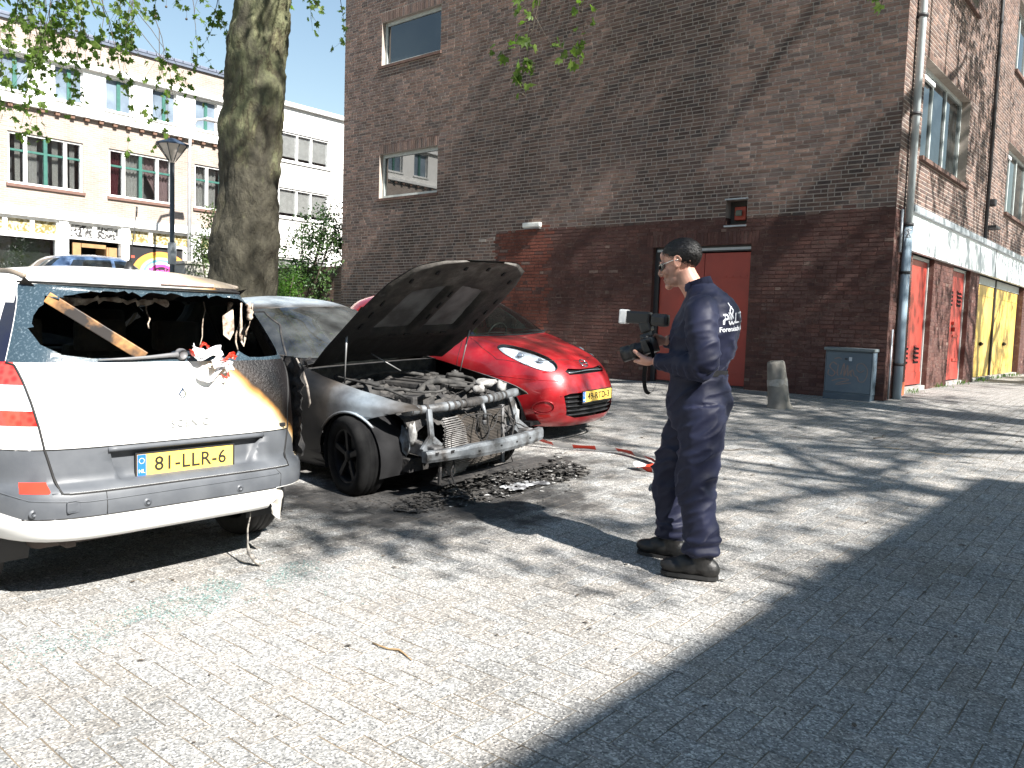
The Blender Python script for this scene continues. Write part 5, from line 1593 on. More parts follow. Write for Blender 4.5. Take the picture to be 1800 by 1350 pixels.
# rear wiper and brake light strip, aerial, spoiler line
bm = B(); hs = [RY(tb, y, z) + Vector((-.02, 0, 0)) for y, z in ((-.02, 1.20), (.05, 1.196), (.15, 1.188), (.25, 1.182), (.40, 1.178))]
tube(bm, hs, [.016, .012, .009, .008, .004], 6); wp = sobj('rear_wiper', bm, M('wiper_grey', (0.16, 0.16, 0.165), 0.5), scenic)
bm = B(); lathe(bm, [(0, .022), (.022, .018), (.03, 0), (.03, -.02)], 18, frame_m(hs[0], (0, -1, 0), (0, 0, 1))); sobj('wiper_hub', bm, M('wiper_grey', (0, 0, 0)), wp)
hs = [RY(tb, y, 1.567) + Vector((-.002, 0, 0)) for y in [-.02 - k * .028 for k in range(12)]]
bm = B(); tube(bm, hs, .012, 6); sobj('brake_light', bm, M('brake_strip', (0.55, 0.34, 0.30), 0.4, (0.66, 0.6, 0.56), 30), scenic)
ht = ray_top(tb, .62, .03)
bm = B(); lathe(bm, [(0, .05), (.012, .045), (.03, 0), (.034, -.01)], 16, Matrix.Translation(ht)); an = sobj('aerial_base', bm, m_blackplastic, scenic)
bm = B(); tube(bm, [ht + Vector((0, 0, .04)), ht + Vector((.01, -.03, .2)), ht + Vector((.02, -.05, .34))], [.004, .003, .002], 5); tube(bm, [ht + Vector((.018, -.046, .29)), ht + Vector((.02, -.05, .345))], .005, 5); sobj('aerial_rod', bm, m_blackplastic, an)
for s in (1, -1):
    bm = B(); tube(bm, [ray_top(tb, .55 + k * .2, .575 * s) + Vector((0, 0, .012)) for k in range(8)], .012, 6); sobj('roof_rail', bm, M('smoked_rail', (0.20, 0.165, 0.13), 0.6), scenic)
    for pl in ([(1.15, 1.5), (1.15, .9), (1.1, .55)], [(2.03, 1.5), (2.03, .3)], [(2.95, 1.02), (3.0, .3)]):
        seam(scenic, tb, pl, lambda t, x, z, s=s: ray_side(t, x, z, s), .003, 'door_seam')
    bm = B(); box(bm, 2.68, 2.85, .93 * s - .1, .93 * s + .1, 1.04, 1.19, .04); sobj('mirror', bm, m_scw, scenic, False, True)
# burnt interior
m_soot = M('sooty_trim', (0.022, 0.019, 0.017), 0.9, (0.05, 0.04, 0.032), 9, bmp=.4)
sub('load_floor', scenic, lambda bm: box(bm, .25, 2.9, -.74, .74, .50, .56), m_soot)
sub('boot_sill', scenic, lambda bm: box(bm, .25, .31, -.58, .58, .55, 1.12, .02), m_soot)
for k, y in enumerate((-.46, 0, .46)):
    st = sub('rear_seat', scenic, lambda bm: box(bm, 1.05, 1.22, y - .22, y + .22, .56, 1.14, .05), m_soot)
    sub('headrest', st, lambda bm: (box(bm, 1.02, 1.12, y - .14, y + .14, 1.17, 1.36, .035), box(bm, 1.06, 1.08, y - .07, y - .05, 1.1, 1.2), box(bm, 1.06, 1.08, y + .05, y + .07, 1.1, 1.2)), m_soot)
for y in (-.4, .4):
    st = sub('front_seat', scenic, lambda bm: box(bm, 1.95, 2.1, y - .24, y + .24, .56, 1.18, .05), m_soot)
    sub('headrest', st, lambda bm: box(bm, 1.93, 2.03, y - .14, y + .14, 1.2, 1.42, .035), m_soot)
sub('dashboard', scenic, lambda bm: box(bm, 2.75, 3.1, -.7, .7, .75, 1.12, .05), m_soot)
bm = B()
nx_, ny_ = 20, 20
gv_ = [[bm.verts.new((.48 + 1.75 * i / nx_, -.60 + 1.2 * j / ny_, 1.565 - .03 * abs(noise.noise(Vector((i * .7, j * .7, 0)))) - .12 * max(0, noise.noise(Vector((i * .35, j * .4, 5)))) * (1 if i < 8 else .3))) for j in range(ny_ + 1)] for i in range(nx_ + 1)]
for i in range(nx_):
    for j in range(ny_): bm.faces.new((gv_[i][j], gv_[i + 1][j], gv_[i + 1][j + 1], gv_[i][j + 1]))
sobj('sagging_headlining', bm, m_soot, scenic)
bm = B()
DR = random.Random(14)
m_drip = M('scorched_foam', (0.55, 0.47, 0.38), 0.9, (0.16, 0.11, 0.08), 24, bmp=.6)
N = 26
prev = None
for k in range(N):
    y = .47 - k * .62 / N
    x = .50 + DR.uniform(-.03, .03)
    zt = 1.478 + DR.uniform(-.012, .012); zb = zt - DR.uniform(.015, .045)
    cur = [bm.verts.new((x, y, zt)), bm.verts.new((x - .01, y, (zt + zb) / 2)), bm.verts.new((x + .005, y, zb))]
    if prev:
        for t in range(2): bm.faces.new((prev[t], cur[t], cur[t + 1], prev[t + 1]))
    prev = cur
sobj('torn_lining', bm, m_drip, scenic)
bm = B()
for (y, L, r_) in ((-.02, .16, .007), (-.36, .30, .003), (-.10, .03, .01), (-.55, .22, .008), (-.60, .28, .006), (-.63, .2, .005), (-.52, .12, .02), (-.585, .1, .018)):
    p0 = Vector((.48 + DR.uniform(-.05, .08), y, 1.48)); q = [p0]
    for t in range(6): q.append(q[-1] + Vector((DR.uniform(-.012, .012), DR.uniform(-.014, .014), -L / 6)))
    tube(bm, q, [r_ * DR.uniform(.5, 1.3) for _ in q], 5)
tag(sobj('hanging_strip', bm, m_drip, scenic), kind='stuff')
# trim board fallen across the opening
sub('fallen_strut', scenic, lambda bm: bar(bm, (.42, .52, 1.47), (.17, .16, 1.185), .055, .022, (1, 0, .3), .004), M('fallen_trim', (0.40, 0.20, 0.07), 0.55, (0.02, 0.016, 0.014), 7, lo=.38, hi=.55))
bm = B()
for (y, z0, z1, w0) in ((-.50, 1.26, 1.45, .07), (-.60, 1.22, 1.36, .035)):
    a = [(.52, y - w0 / 2, z1), (.52, y + w0 / 2, z1 - .05), (.52, y + w0 * .4, z0 + .03), (.52, y - w0 * .2, z0), (.52, y - w0 * .6, z0 + .05)]
    bm.faces.new([bm.verts.new(p) for p in a])
sobj('bare_panel', bm, m_drip, scenic)
# exhaust box, axle, wheels
sub('exhaust_box', scenic, lambda bm: (box(bm, .35, .62, .10, .62, .24, .36, .04), box(bm, .2, .36, .48, .53, .27, .31, .01)), M('rusty_steel', (0.08, 0.06, 0.05), 0.7))
sub('rear_axle', scenic, lambda bm: bar(bm, (.85, -.6, .3), (.85, .6, .3), .08, .08), m_black)
for x in (.80, 3.48):
    for s in (1, -1): wheel(scenic, x, .775 * s, .315, .205, s, 6, m_alloy if s > 0 else M('sooty_alloy', (.05, .05, .05), .7), m_tyre, name='wheel')
# ------------------------------------------------------------------ burnt grey hatchback with its bonnet up
def burnt_silver(name, hood=False):
    m, nt, b = new_mat(name)
    p = pos(nt)
    sx = nt.nodes.new('ShaderNodeSeparateXYZ'); nt.links.new(p, sx.inputs[0])
    X_, Y_, Z_ = sx.outputs
    n1 = noise_n(nt, p, 2.2, 6, .62)
    n2 = noise_n(nt, p, 9.0, 6, .7)
    # clean silver-blue on the wing crown and roof, brown scorch on pillars, black low down and at the doors
    wing = math_n(nt, 'SUBTRACT', 1.0, math_n(nt, 'MULTIPLY', math_n(nt, 'ABSOLUTE', math_n(nt, 'ADD', X_, .62)), 1.5), True)
    wing = math_n(nt, 'MULTIPLY', wing, ramp(nt, Z_, [(.42, 0.0), (.60, 1.0)]))
    roof_ = ramp(nt, Z_, [(1.36 / 2, 0.0), (1.46 / 2, 1.0)])
    zz = math_n(nt, 'DIVIDE', Z_, 2.0); nt.links.remove(roof_.node.inputs[0].links[0]); nt.links.new(zz, roof_.node.inputs[0])
    clean = math_n(nt, 'MAXIMUM', wing, roof_)
    s = math_n(nt, 'ADD', math_n(nt, 'MULTIPLY', clean, .66), math_n(nt, 'MULTIPLY', n1, .44))
    c = ramp(nt, s, [(0.22, (0.009, 0.0085, 0.009)), (0.38, (0.028, 0.025, 0.023)), (0.54, (0.085, 0.074, 0.064)), (0.70, (0.18, 0.187, 0.195)), (0.92, (0.38, 0.435, 0.48))])
    c = mixc(nt, 1.0, c, ramp(nt, n2, [(.3, .72), (.7, 1.15)]), 'MULTIPLY')
    nt.links.new(c, b.inputs['Base Color'])
    sv(b, 'Metallic', .35); sv(b, 'Roughness', .5)
    bump(nt, b, n2, .12, .01)
    return m
m_bsil = burnt_silver('scorched_silver_paint')
def hood_in():
    m, nt, b = new_mat('charred_bonnet_lining')
    p = pos(nt)
    sx = nt.nodes.new('ShaderNodeSeparateXYZ'); nt.links.new(p, sx.inputs[0])
    n = noise_n(nt, p, 4.5, 7, .68)
    # bare ash-grey towards the free edge, sooty black at the hinge end
    f = math_n(nt, 'ADD', math_n(nt, 'MULTIPLY', math_n(nt, 'ADD', sx.outputs[0], 1.10), .55), math_n(nt, 'MULTIPLY', math_n(nt, 'SUBTRACT', n, .5), 1.3))
    c = ramp(nt, f, [(0.05, (0.009, 0.009, 0.010)), (0.30, (0.028, 0.026, 0.024)), (0.52, (0.070, 0.063, 0.056)), (0.70, (0.15, 0.14, 0.13)), (0.90, (0.38, 0.38, 0.385))])
    nt.links.new(c, b.inputs['Base Color']); sv(b, 'Roughness', .8); sv(b, 'Metallic', .15)
    bump(nt, b, noise_n(nt, p, 26, 6, .7), .6, .01)
    return m
m_hoodin = hood_in()
m_bglass = glass_mat('smoked_glass', (0.10, 0.13, 0.13), 0.07, dirt=0.40)
by = 4.77
bmw = thing('burnt_hatchback', 'burnt out silver grey hatchback with raised bonnet and bare front end', 'car', (-4.18, by, gz(by) - .02), (R(2.86), 0, 0))
rows = zrows((.16, .30, 5), (.30, .62, 12), (.62, .80, 14), (.80, .97, 16), (.97, 1.40, 16), (1.40, 1.49, 8), (1.49, 1.52, 4))
w_ = curve([(.16, .78), (.28, .85), (.45, .875), (.65, .872), (.8, .86), (.88, .845), (.94, .815), (.98, .785), (1.02, .765), (1.2, .69), (1.35, .62), (1.43, .54), (1.48, .40), (1.51, .20), (1.52, .02)])
xf_ = curve([(.16, -.12), (.25, -.04), (.4, 0), (.55, -.005), (.63, -.03), (.70, -.10), (.75, -.26), (.80, -.52), (.86, -.88), (.91, -1.16), (.96, -1.42), (1.0, -1.52), (1.1, -1.68), (1.25, -1.95), (1.38, -2.20), (1.45, -2.42), (1.49, -2.65), (1.52, -3.0)])
xr_ = curve([(.16, -4.1), (.4, -4.24), (.75, -4.2), (.95, -4.12), (1.1, -4.02), (1.3, -3.78), (1.43, -3.55), (1.49, -3.3), (1.52, -3.05)])
nf_ = curve([(.16, 4.2), (.5, 4.2), (.65, 4.6), (.75, 5.5), (.95, 6.0), (1.0, 4.6), (1.52, 3.4)])
bm = shell(rows, w_, xf_, xr_, nf_, lambda z: 4.2)
tb = BVHTree.FromBMesh(bm)
arches(bm, bmw, [(-.76, .30), (-3.42, .30)], .345, m_black, .58)
# bonnet cut out of the body, swung up about its hinges
hood_pl = [(-1.50, -.70), (-1.50, .70), (-1.2, .735), (-.75, .73), (-.40, .685), (-.20, .60), (-.085, .40), (-.045, .15), (-.045, -.15), (-.085, -.40), (-.20, -.60), (-.40, -.685), (-.75, -.73), (-1.2, -.735)]
hood = take(bm, cut(bm, hood_pl, (0, 1), lambda c, n: n.z > .12 and .60 < c.z < .985))
# the plastic front has burnt away
fr1 = cut(bm, [(.2, .10), (.2, .70), (-.21, .695), (-.44, .645), (-.60, .60), (-.60, .10)], (0, 2), lambda c, n: True)
bmesh.ops.delete(bm, geom=fr1, context='FACES')
fr2 = [f for f in bm.faces if f.calc_center_median().x > -.9 and abs(f.calc_center_median().y) < .60 and f.calc_center_median().z < 1.0]
bmesh.ops.delete(bm, geom=fr2, context='FACES')
fr3 = cut(bm, [(.2, -.62), (.2, .62), (-.30, .62), (-.30, -.62)], (0, 1), lambda c, n: c.z < 1.0)
bmesh.ops.delete(bm, geom=fr3, context='FACES')
ws = take(bm, cut(bm, [(-.70, 1.005), (.70, 1.005), (.545, 1.405), (.3, 1.42), (-.3, 1.42), (-.545, 1.405)], (1, 2), lambda c, n: c.x > -2.6 and n.x > .1 and c.x < -1.3))
for s in (1, -1):
    sd = lambda c, n, s=s: c.y * s > .3 and n.y * s > .3
    for pl in ([(-1.78, 1.02), (-2.55, 1.02), (-2.55, 1.38), (-2.35, 1.38), (-2.1, 1.27)], [(-2.61, 1.02), (-3.4, 1.03), (-3.5, 1.2), (-3.25, 1.35), (-2.61, 1.39)]):
        sobj('side_window', take(bm, cut(bm, pl, (0, 2), sd)), m_bglass, bmw)
        pp = [ray_side(tb, x, z, s) for x, z in densify(pl, .04, True)]
        b2 = B(); tube(b2, [q for q in pp if q], .010, 5, closed=True); sobj('window_seal', b2, m_char, bmw)
bmesh.ops.solidify(bm, geom=bm.faces[:], thickness=.004)
sobj('body', bm, m_bsil, bmw)
sobj('windscreen', ws, m_bglass, bmw)
HX, HZ, HA = -1.46, .965, R(-45)
rotm = Matrix.Translation((HX + .08, .045, HZ + .02)) @ Matrix.Rotation(HA, 4, 'Y') @ Matrix.Diagonal((1.04, 1.08, 1.0, 1.0)) @ Matrix.Translation((-HX, 0, -HZ))
inner = take(hood, hood.faces[:], False)
bmesh.ops.transform(hood, matrix=rotm, verts=hood.verts)
hd = sobj('bonnet', hood, M('bonnet_outer_soot', (0.05, 0.05, 0.052), 0.6, (0.16, 0.165, 0.17), 4), bmw)
# inner pressing: skin with sunken panels between ribs
inner.normal_update()
bmesh.ops.recalc_face_normals(inner, faces=inner.faces[:])
tin = BVHTree.FromBMesh(inner)
b2 = B()
NX, NY = 54, 56
def hood_half(x):
    k = 0
    pts = [(-1.50, .70), (-1.2, .735), (-.75, .73), (-.40, .685), (-.20, .60), (-.085, .40), (-.045, .15), (-.04, 0)]
    for (x0, y0), (x1, y1) in zip(pts, pts[1:]):
        if x0 <= x <= x1: return y0 + (y1 - y0) * (x - x0) / (x1 - x0)
    return .0
def recess(x, y):
    """depth of the stamped hollows: two big ones split by a centre rib, a shallow band behind"""
    ay = abs(y)
    def sm(a, b_, t): t = min(1, max(0, (t - a) / (b_ - a))); return t * t * (3 - 2 * t)
    h = sm(-1.02, -.96, x) * (1 - sm(-.42 - .25 * ay, -.36 - .25 * ay, x)) * (1 - sm(.40, .46, ay + .1 * (x + .9))) * sm(.045, .085, ay)
    g = sm(-1.44, -1.40, x) * (1 - sm(-1.14, -1.08, x)) * (1 - sm(.50, .56, ay))
    e = (1 - sm(.03, .06, hood_half(x) - ay)) * .5
    return .048 * h + .03 * g
grid = []
for i in range(NX + 1):
    x = -1.495 + (1.495 - .055) * i / NX
    hh = hood_half(x) - .006
    row = []
    for j in range(NY + 1):
        y = hh * (2 * j / NY - 1)
        h = tin.ray_cast(Vector((x, y, 2)), Vector((0, 0, -1)))[0]
        z = h.z if h else (row[-1].co.z if row else .75)
        edge = min(hh - abs(y), x + 1.5, (-.05 - x) * .9 + .02)
        d = .006 + .030 * min(1, max(0, edge / .05)) - recess(x, y)
        row.append(b2.verts.new((x, y, z - d + .006 * noise.noise(Vector((x * 14, y * 14, 1))))))
    grid.append(row)
for i in range(NX):
    for j in range(NY): b2.faces.new((grid[i][j], grid[i + 1][j], grid[i + 1][j + 1], grid[i][j + 1]))
me = bpy.data.meshes.new('bonnet_inner'); b2.to_mesh(me); b2.free(); me.materials.append(m_hoodin)
for p_ in me.polygons: p_.use_smooth = True
hi = link_mesh('bonnet_inner', me, hd); hi.matrix_local = rotm
# slots and studs in the pressing
b2 = B()
HR = random.Random(4)
for (x, y, a, b_) in ((-.22, .35, .02, .012), (-.22, -.35, .02, .012), (-.16, .12, .018, .012), (-.16, -.12, .018, .012), (-.33, .52, .02, .01), (-.33, -.52, .02, .01), (-.6, .60, .03, .008), (-.75, .61, .03, .008), (-.9, .61, .03, .008), (-.6, -.60, .03, .008), (-.75, -.61, .03, .008), (-.9, -.61, .03, .008), (-.5, 0, .03, .01), (-.65, 0, .03, .01), (-.8, 0, .03, .01), (-1.05, .2, .01, .03), (-1.05, -.2, .01, .03), (-1.05, .35, .01, .03), (-1.05, -.05, .01, .03)):
    h = tin.ray_cast(Vector((x, y, 2)), Vector((0, 0, -1)))[0]
    box(b2, x - a, x + a, y - b_, y + b_, h.z - .045, h.z - .034 + recess(x, y) * 0)
o = sobj('bonnet_slot', b2, m_black, hd, False); o.matrix_local = rotm; tag(o, kind='stuff')
for s in (1, -1):
    a = rotm @ Vector((-1.0, .655 * s, .87)); c_ = Vector((-1.02, .66 * s, .84))
    b2 = B(); tube(b2, [c_, c_.lerp(a, .45), a], [.006, .006, .011], 7); sobj('gas_strut', b2, M('strut_steel', (0.30, 0.30, 0.30), .4, metal=.6), bmw)
    b2 = B(); tube(b2, [(-1.52, .66 * s, .93), (-1.50, .69 * s, .99), (-1.44, .68 * s, 1.02)], .014, 6); sobj('bonnet_hinge', b2, m_char, bmw)
b2 = B(); tube(b2, [(-1.12, -.30, 1.05), (-.98, -.10, .90)], .006, 6); sobj('prop_rod', b2, M('strut_steel', (0, 0, 0)), bmw)
# scuttle, engine bay
sub('bulkhead', bmw, lambda bm: (box(bm, -1.56, -1.42, -.74, .74, .35, .93), ), m_char)
ER = random.Random(77)
b2 = B()
NX, NY = 46, 54
gr = []
for i in range(NX + 1):
    x = -1.42 + 1.14 * i / NX
    row = []
    for j in range(NY + 1):
        y = -.62 + 1.24 * j / NY
        q = Vector((x * 3.2, y * 3.2, 3))
        z = .735 - .05 * (x + .85) + .075 * noise.noise(q) + .05 * noise.noise(q * 2.7) + .028 * noise.noise(q * 7.1) + .015 * noise.noise(q * 16)
        if x > -.5: z -= .22 * (x + .5) ** 1.0 * 3
        z -= .06 * (abs(y) / .62) ** 4
        row.append(b2.verts.new((x, y, min(z, .84))))
    gr.append(row)
for i in range(NX):
    for j in range(NY): b2.faces.new((gr[i][j], gr[i + 1][j], gr[i + 1][j + 1], gr[i][j + 1]))
en = sobj('burnt_engine', b2, M('engine_char', (0.012, 0.012, 0.013), .85, (0.06, 0.056, 0.052), 9, bmp=1.0, bscale=45), bmw, False)
b2 = B()
for k in range(30):
    x, y = ER.uniform(-1.35, -.36), ER.uniform(-.56, .56)
    a = ER.uniform(0, 6.28); L = ER.uniform(.02, .08)
    mt = Matrix.Translation((x, y, .755 + ER.uniform(-.01, .05) - .05 * (x + .85))) @ Matrix.Rotation(a, 4, 'Z') @ Matrix.Rotation(ER.uniform(-.4, .4), 4, 'Y')
    box(b2, -L, L, -L * ER.uniform(.15, .6), L * ER.uniform(.15, .6), -.02, ER.uniform(.005, .035), .006, mt)
o = sobj('engine_debris', b2, M('debris_char', (0.014, 0.014, 0.014), .85, (0.07, 0.066, 0.062), 12, bmp=.6), en, False); tag(o, kind='stuff')
b2 = B()
for k in range(9):
    x, y = ER.uniform(-1.3, -.4), ER.uniform(-.5, .5); p = Vector((x, y, .80)); q = [p]; d = Vector((ER.uniform(-1, 1), ER.uniform(-1, 1), 0)).normalized()
    for t in range(6):
        d = (d + rnd_unit(ER) * .5); d.z *= .3; d.normalize(); q.append(q[-1] + d * .055)
    tube(b2, q, ER.uniform(.006, .016), 6)
tag(sobj('burnt_hose', b2, M('hose_ash', (0.055, 0.053, 0.05), .85, (0.012, .012, .012), 12), en), kind='stuff')
for s in (1, -1):
    b2 = B(); lathe(b2, [(0, .86), (.03, .86), (.035, .845), (.075, .84), (.085, .82), (.09, .70)], 22, Matrix.Translation((-.92, .49 * s, 0))); sobj('strut_tower', b2, M('tower_soot', (0.05, 0.048, 0.046), .7, (0.015, .015, .015), 10), bmw, fix=True)
    b2 = B(); lathe(b2, [(.012, .868), (.012, .862)], 8, Matrix.Translation((-.92, .49 * s, 0))); sobj('tower_bolt', b2, m_ash, bmw)
sub('engine_cover', bmw, lambda bm: (box(bm, -1.18, -.62, -.17, .16, .72, .815, .03), box(bm, -1.12, -.68, -.10, -.07, .812, .83, .006), box(bm, -1.12, -.68, .05, .08, .812, .83, .006)), M('cover_char', (0.016, 0.016, 0.017), .75, (0.05, 0.047, 0.044), 7, bmp=.8, bscale=30))
sub('battery_tray', bmw, lambda bm: (box(bm, -1.36, -1.12, .30, .58, .70, .80, .012), ), M('cover_char', (0, 0, 0)))
sub('air_box', bmw, lambda bm: (box(bm, -.62, -.40, -.50, -.26, .66, .765, .02), ), M('cover_char', (0, 0, 0)))
for (pp, rr) in (([(-.55, -.30, .77), (-.62, -.10, .83), (-.60, .08, .82), (-.50, .2, .78)], .026), ([(-1.25, -.5, .80), (-1.28, -.2, .86), (-1.22, .1, .86), (-1.15, .32, .82)], .016), ([(-.42, .10, .76), (-.50, .30, .80), (-.70, .42, .82), (-.88, .36, .84)], .018), ([(-.45, -.52, .76), (-.75, -.56, .83), (-1.1, -.58, .86), (-1.35, -.5, .86)], .010)):
    b2 = B(); tube(b2, [q[:3] for q in spline([(*p, 0) for p in pp], 7)], rr, 8); sobj('hose', b2, M('hose_ash', (0.055, 0.053, 0.05), .85, (0.012, .012, .012), 12), bmw)
# melted white reservoir on the far side
b2 = B(); lump(b2, (-.44, .36, .80), (.09, .11, .04), 2.2, .5); sobj('melted_reservoir', b2, M('ash_white', (0.42, 0.42, 0.41), .8, (0.12, .115, .11), 14), en)
b2 = B(); lump(b2, (-.38, .22, .76), (.05, .06, .04), 6.2, .6); lump(b2, (-.36, .48, .76), (.05, .05, .05), 8.2, .6); sobj('melted_housing', b2, M('ash_white', (0, 0, 0)), en)
# front frame: upper bar, uprights, bumper beam
m_beam = M('scorched_beam', (0.19, 0.205, 0.22), .55, (0.045, 0.042, 0.04), 6, metal=.35, lo=.40, hi=.62, bmp=.25, bscale=25)
b2 = B(); ypts = [-.66 + 1.32 * k / 22 for k in range(23)]
tube(b2, [(-.235 - .10 * (y / .66) ** 2, y, .690 + .012 * math.sin(y * 3)) for y in ypts], [.036 + .004 * math.sin(k * 1.3) for k in range(23)], 10)
ub = sobj('upper_crossbar', b2, m_beam, bmw)
b2 = B()
for k in range(20):
    y = -.6 + 1.2 * k / 19; lathe(b2, [(.0385, -.012), (.041, 0), (.0385, .012)], 12, Matrix.Translation((-.235 - .10 * (y / .66) ** 2, y, .690 + .012 * math.sin(y * 3))) @ Matrix.Rotation(R(90), 4, 'X')) if ER.random() < .55 else None
tag(sobj('bar_clip', b2, m_char, ub), kind='stuff')
for s in (1, -1):
    b2 = B()
    bar(b2, (-.255, .47 * s, .68), (-.20, .50 * s, .47), .045, .03, (1, 0, 0), .006); bar(b2, (-.20, .50 * s, .47), (-.17, (.62 if s < 0 else .60) * s, .385), .06, .03, (1, 0, 0), .006); bar(b2, (-.20, .50 * s, .47), (-.16, .44 * s, .40), .05, .02, (1, 0, 0), .004)
    sobj('upright', b2, m_beam, bmw, False)
bx = lambda y: .035 - .10 * (y / .67) ** 2
b2 = B(); K = 24; rings = []
for k in range(K + 1):
    y = -.68 + 1.36 * k / K; x = bx(y); zc = .365
    hh = .052 - (.010 if k < 7 else 0)
    rings.append([b2.verts.new(p) for p in ((x, y, zc - hh), (x + .012, y, zc - hh * .5), (x + .012, y, zc + hh * .5), (x, y, zc + hh), (x - .045, y, zc + hh), (x - .045, y, zc - hh))])
for a, b__ in zip(rings, rings[1:]):
    for t in range(6): b2.faces.new((a[t], a[(t + 1) % 6], b__[(t + 1) % 6], b__[t]))
b2.faces.new(rings[0][::-1]); b2.faces.new(rings[-1])
be = sobj('bumper_beam', b2, m_beam, bmw, False, True)
b2 = B()
for (y, z, r_) in ((-.60, .385, .013), (-.47, .388, .013), (-.54, .352, .008), (-.22, .36, .008), (.02, .37, .008), (.22, .37, .008), (.42, .37, .008)):
    box(b2, bx(y) + .011, bx(y) + .0145, y - r_ * 1.3, y + r_ * 1.3, z - r_ * .8, z + r_ * .8)
tag(sobj('beam_slot', b2, m_black, be, False), kind='stuff')
for s in (1, -1):
    sub('crash_box', bmw, lambda bm: bar(bm, (-.50, .50 * s, .40), (-.085, .53 * s, .37), .10, .10, (0, 0, 1), .01), m_ash)
    sub('side_member', bmw, lambda bm: bar(bm, (-1.45, .46 * s, .42), (-.5, .48 * s, .42), .09, .12, (0, 0, 1), .01), m_char)
    b2 = B(); lump(b2, (-.42, .56 * s, .44), (.05, .05, .12), 3 * s + 5, .5); sobj('lamp_bracket', b2, M('ash_blue', (0.27, 0.33, 0.39), .7, (.1, .1, .1), 12), bmw)
    b2 = B(); lump(b2, (-.30, .60 * s, .50), (.035, .03, .09), 3 * s + 9, .7); sobj('melted_lamp', b2, M('ash_white', (0, 0, 0)), bmw)
sub('lower_rail', bmw, lambda bm: (bar(bm, (-.16, -.50, .125), (-.16, .46, .125), .12, .022, (0, 0, 1), .004), bar(bm, (-.10, -.52, .13), (-.10, -.50, .36), .02, .02, (1, 0, 0))), m_char)
# radiator with fins and the sagging condenser
rad = sub('radiator', bmw, lambda bm: box(bm, -.33, -.295, -.16, .40, .15, .60), m_black)
b2 = B()
for k in range(36):
    z = .16 + k * .0122
    box(b2, -.294, -.288, -.15, .39, z, z + .006)
tag(sobj('radiator_fin', b2, M('fin_brown', (0.10, 0.085, 0.072), .7, (0.035, .033, .03), 8, metal=.3), rad, False), kind='stuff')
sub('radiator_tank', bmw, lambda bm: (box(bm, -.33, -.28, .40, .43, .13, .62), box(bm, -.34, -.30, .44, .52, .30, .52)), m_ash)
cond = None
b2 = B()
NK = 30
cols_ = []
for k in range(NK + 1):
    t = k / NK
    z = .60 - .46 * t
    y0 = -.40 - .02 * math.sin(t * 5) - .10 * max(0, t - .62) * 2.2; y1 = -.24 + .16 * t - .14 * max(0, t - .6)
    x = -.20 + .06 * math.sin(t * 3.3) + .02 * math.sin(t * 11)
    cols_.append([b2.verts.new((x + .015 * math.cos(j * 1.2 + k * 3.14) * .6, y0 + (y1 - y0) * j / 8, z + .01 * math.sin(j * .8))) for j in range(9)])
for a, b__ in zip(cols_, cols_[1:]):
    for j in range(8): b2.faces.new((a[j], a[j + 1], b__[j + 1], b__[j]))
bmesh.ops.solidify(b2, geom=b2.faces[:], thickness=.012)
cond = sobj('crumpled_condenser', b2, M('condenser_alloy', (0.33, 0.32, 0.31), .6, (0.13, 0.12, 0.115), 10, metal=.4), bmw, False)
b2 = B()
for k in range(0, NK, 1):
    t = k / NK; z = .60 - .46 * t
    y0 = -.40 - .02 * math.sin(t * 5) - .10 * max(0, t - .62) * 2.2; y1 = -.24 + .16 * t - .14 * max(0, t - .6)
    x = -.20 + .06 * math.sin(t * 3.3) + .02 * math.sin(t * 11) + .022
    tube(b2, [(x, y0, z), (x, (y0 + y1) / 2, z + .005), (x, y1, z + .008)], .0045, 5)
tag(sobj('condenser_tube', b2, M('condenser_alloy', (0, 0, 0)), cond), kind='stuff')
# hanging latch and loose wires
b2 = B(); tube(b2, [(-.215, .08, .67), (-.20, .10, .60), (-.205, .10, .54)], [.02, .012, .02], 7); lump(b2, (-.205, .10, .52), (.02, .022, .028), 4, .3); sobj('bonnet_latch', b2, m_beam, bmw)
b2 = B()
for k in range(26):
    p = Vector((ER.uniform(-.3, -.06), ER.uniform(-.55, .5), ER.uniform(.25, .66))); q = [p]; d = Vector((0, ER.uniform(-1, 1), -1)).normalized()
    for t in range(7): d = (d + rnd_unit(ER) * .45).normalized(); q.append(q[-1] + d * ER.uniform(.03, .05))
    tube(b2, q, ER.uniform(.003, .007), 5)
tag(sobj('loose_wire', b2, m_char, bmw), kind='stuff')
b2 = B(); box(b2, -1.40, -.34, -.60, .60, .20, .30); box(b2, -1.2, -.55, -.35, .35, .30, .66); sobj('engine_block', b2, m_char, bmw, False)
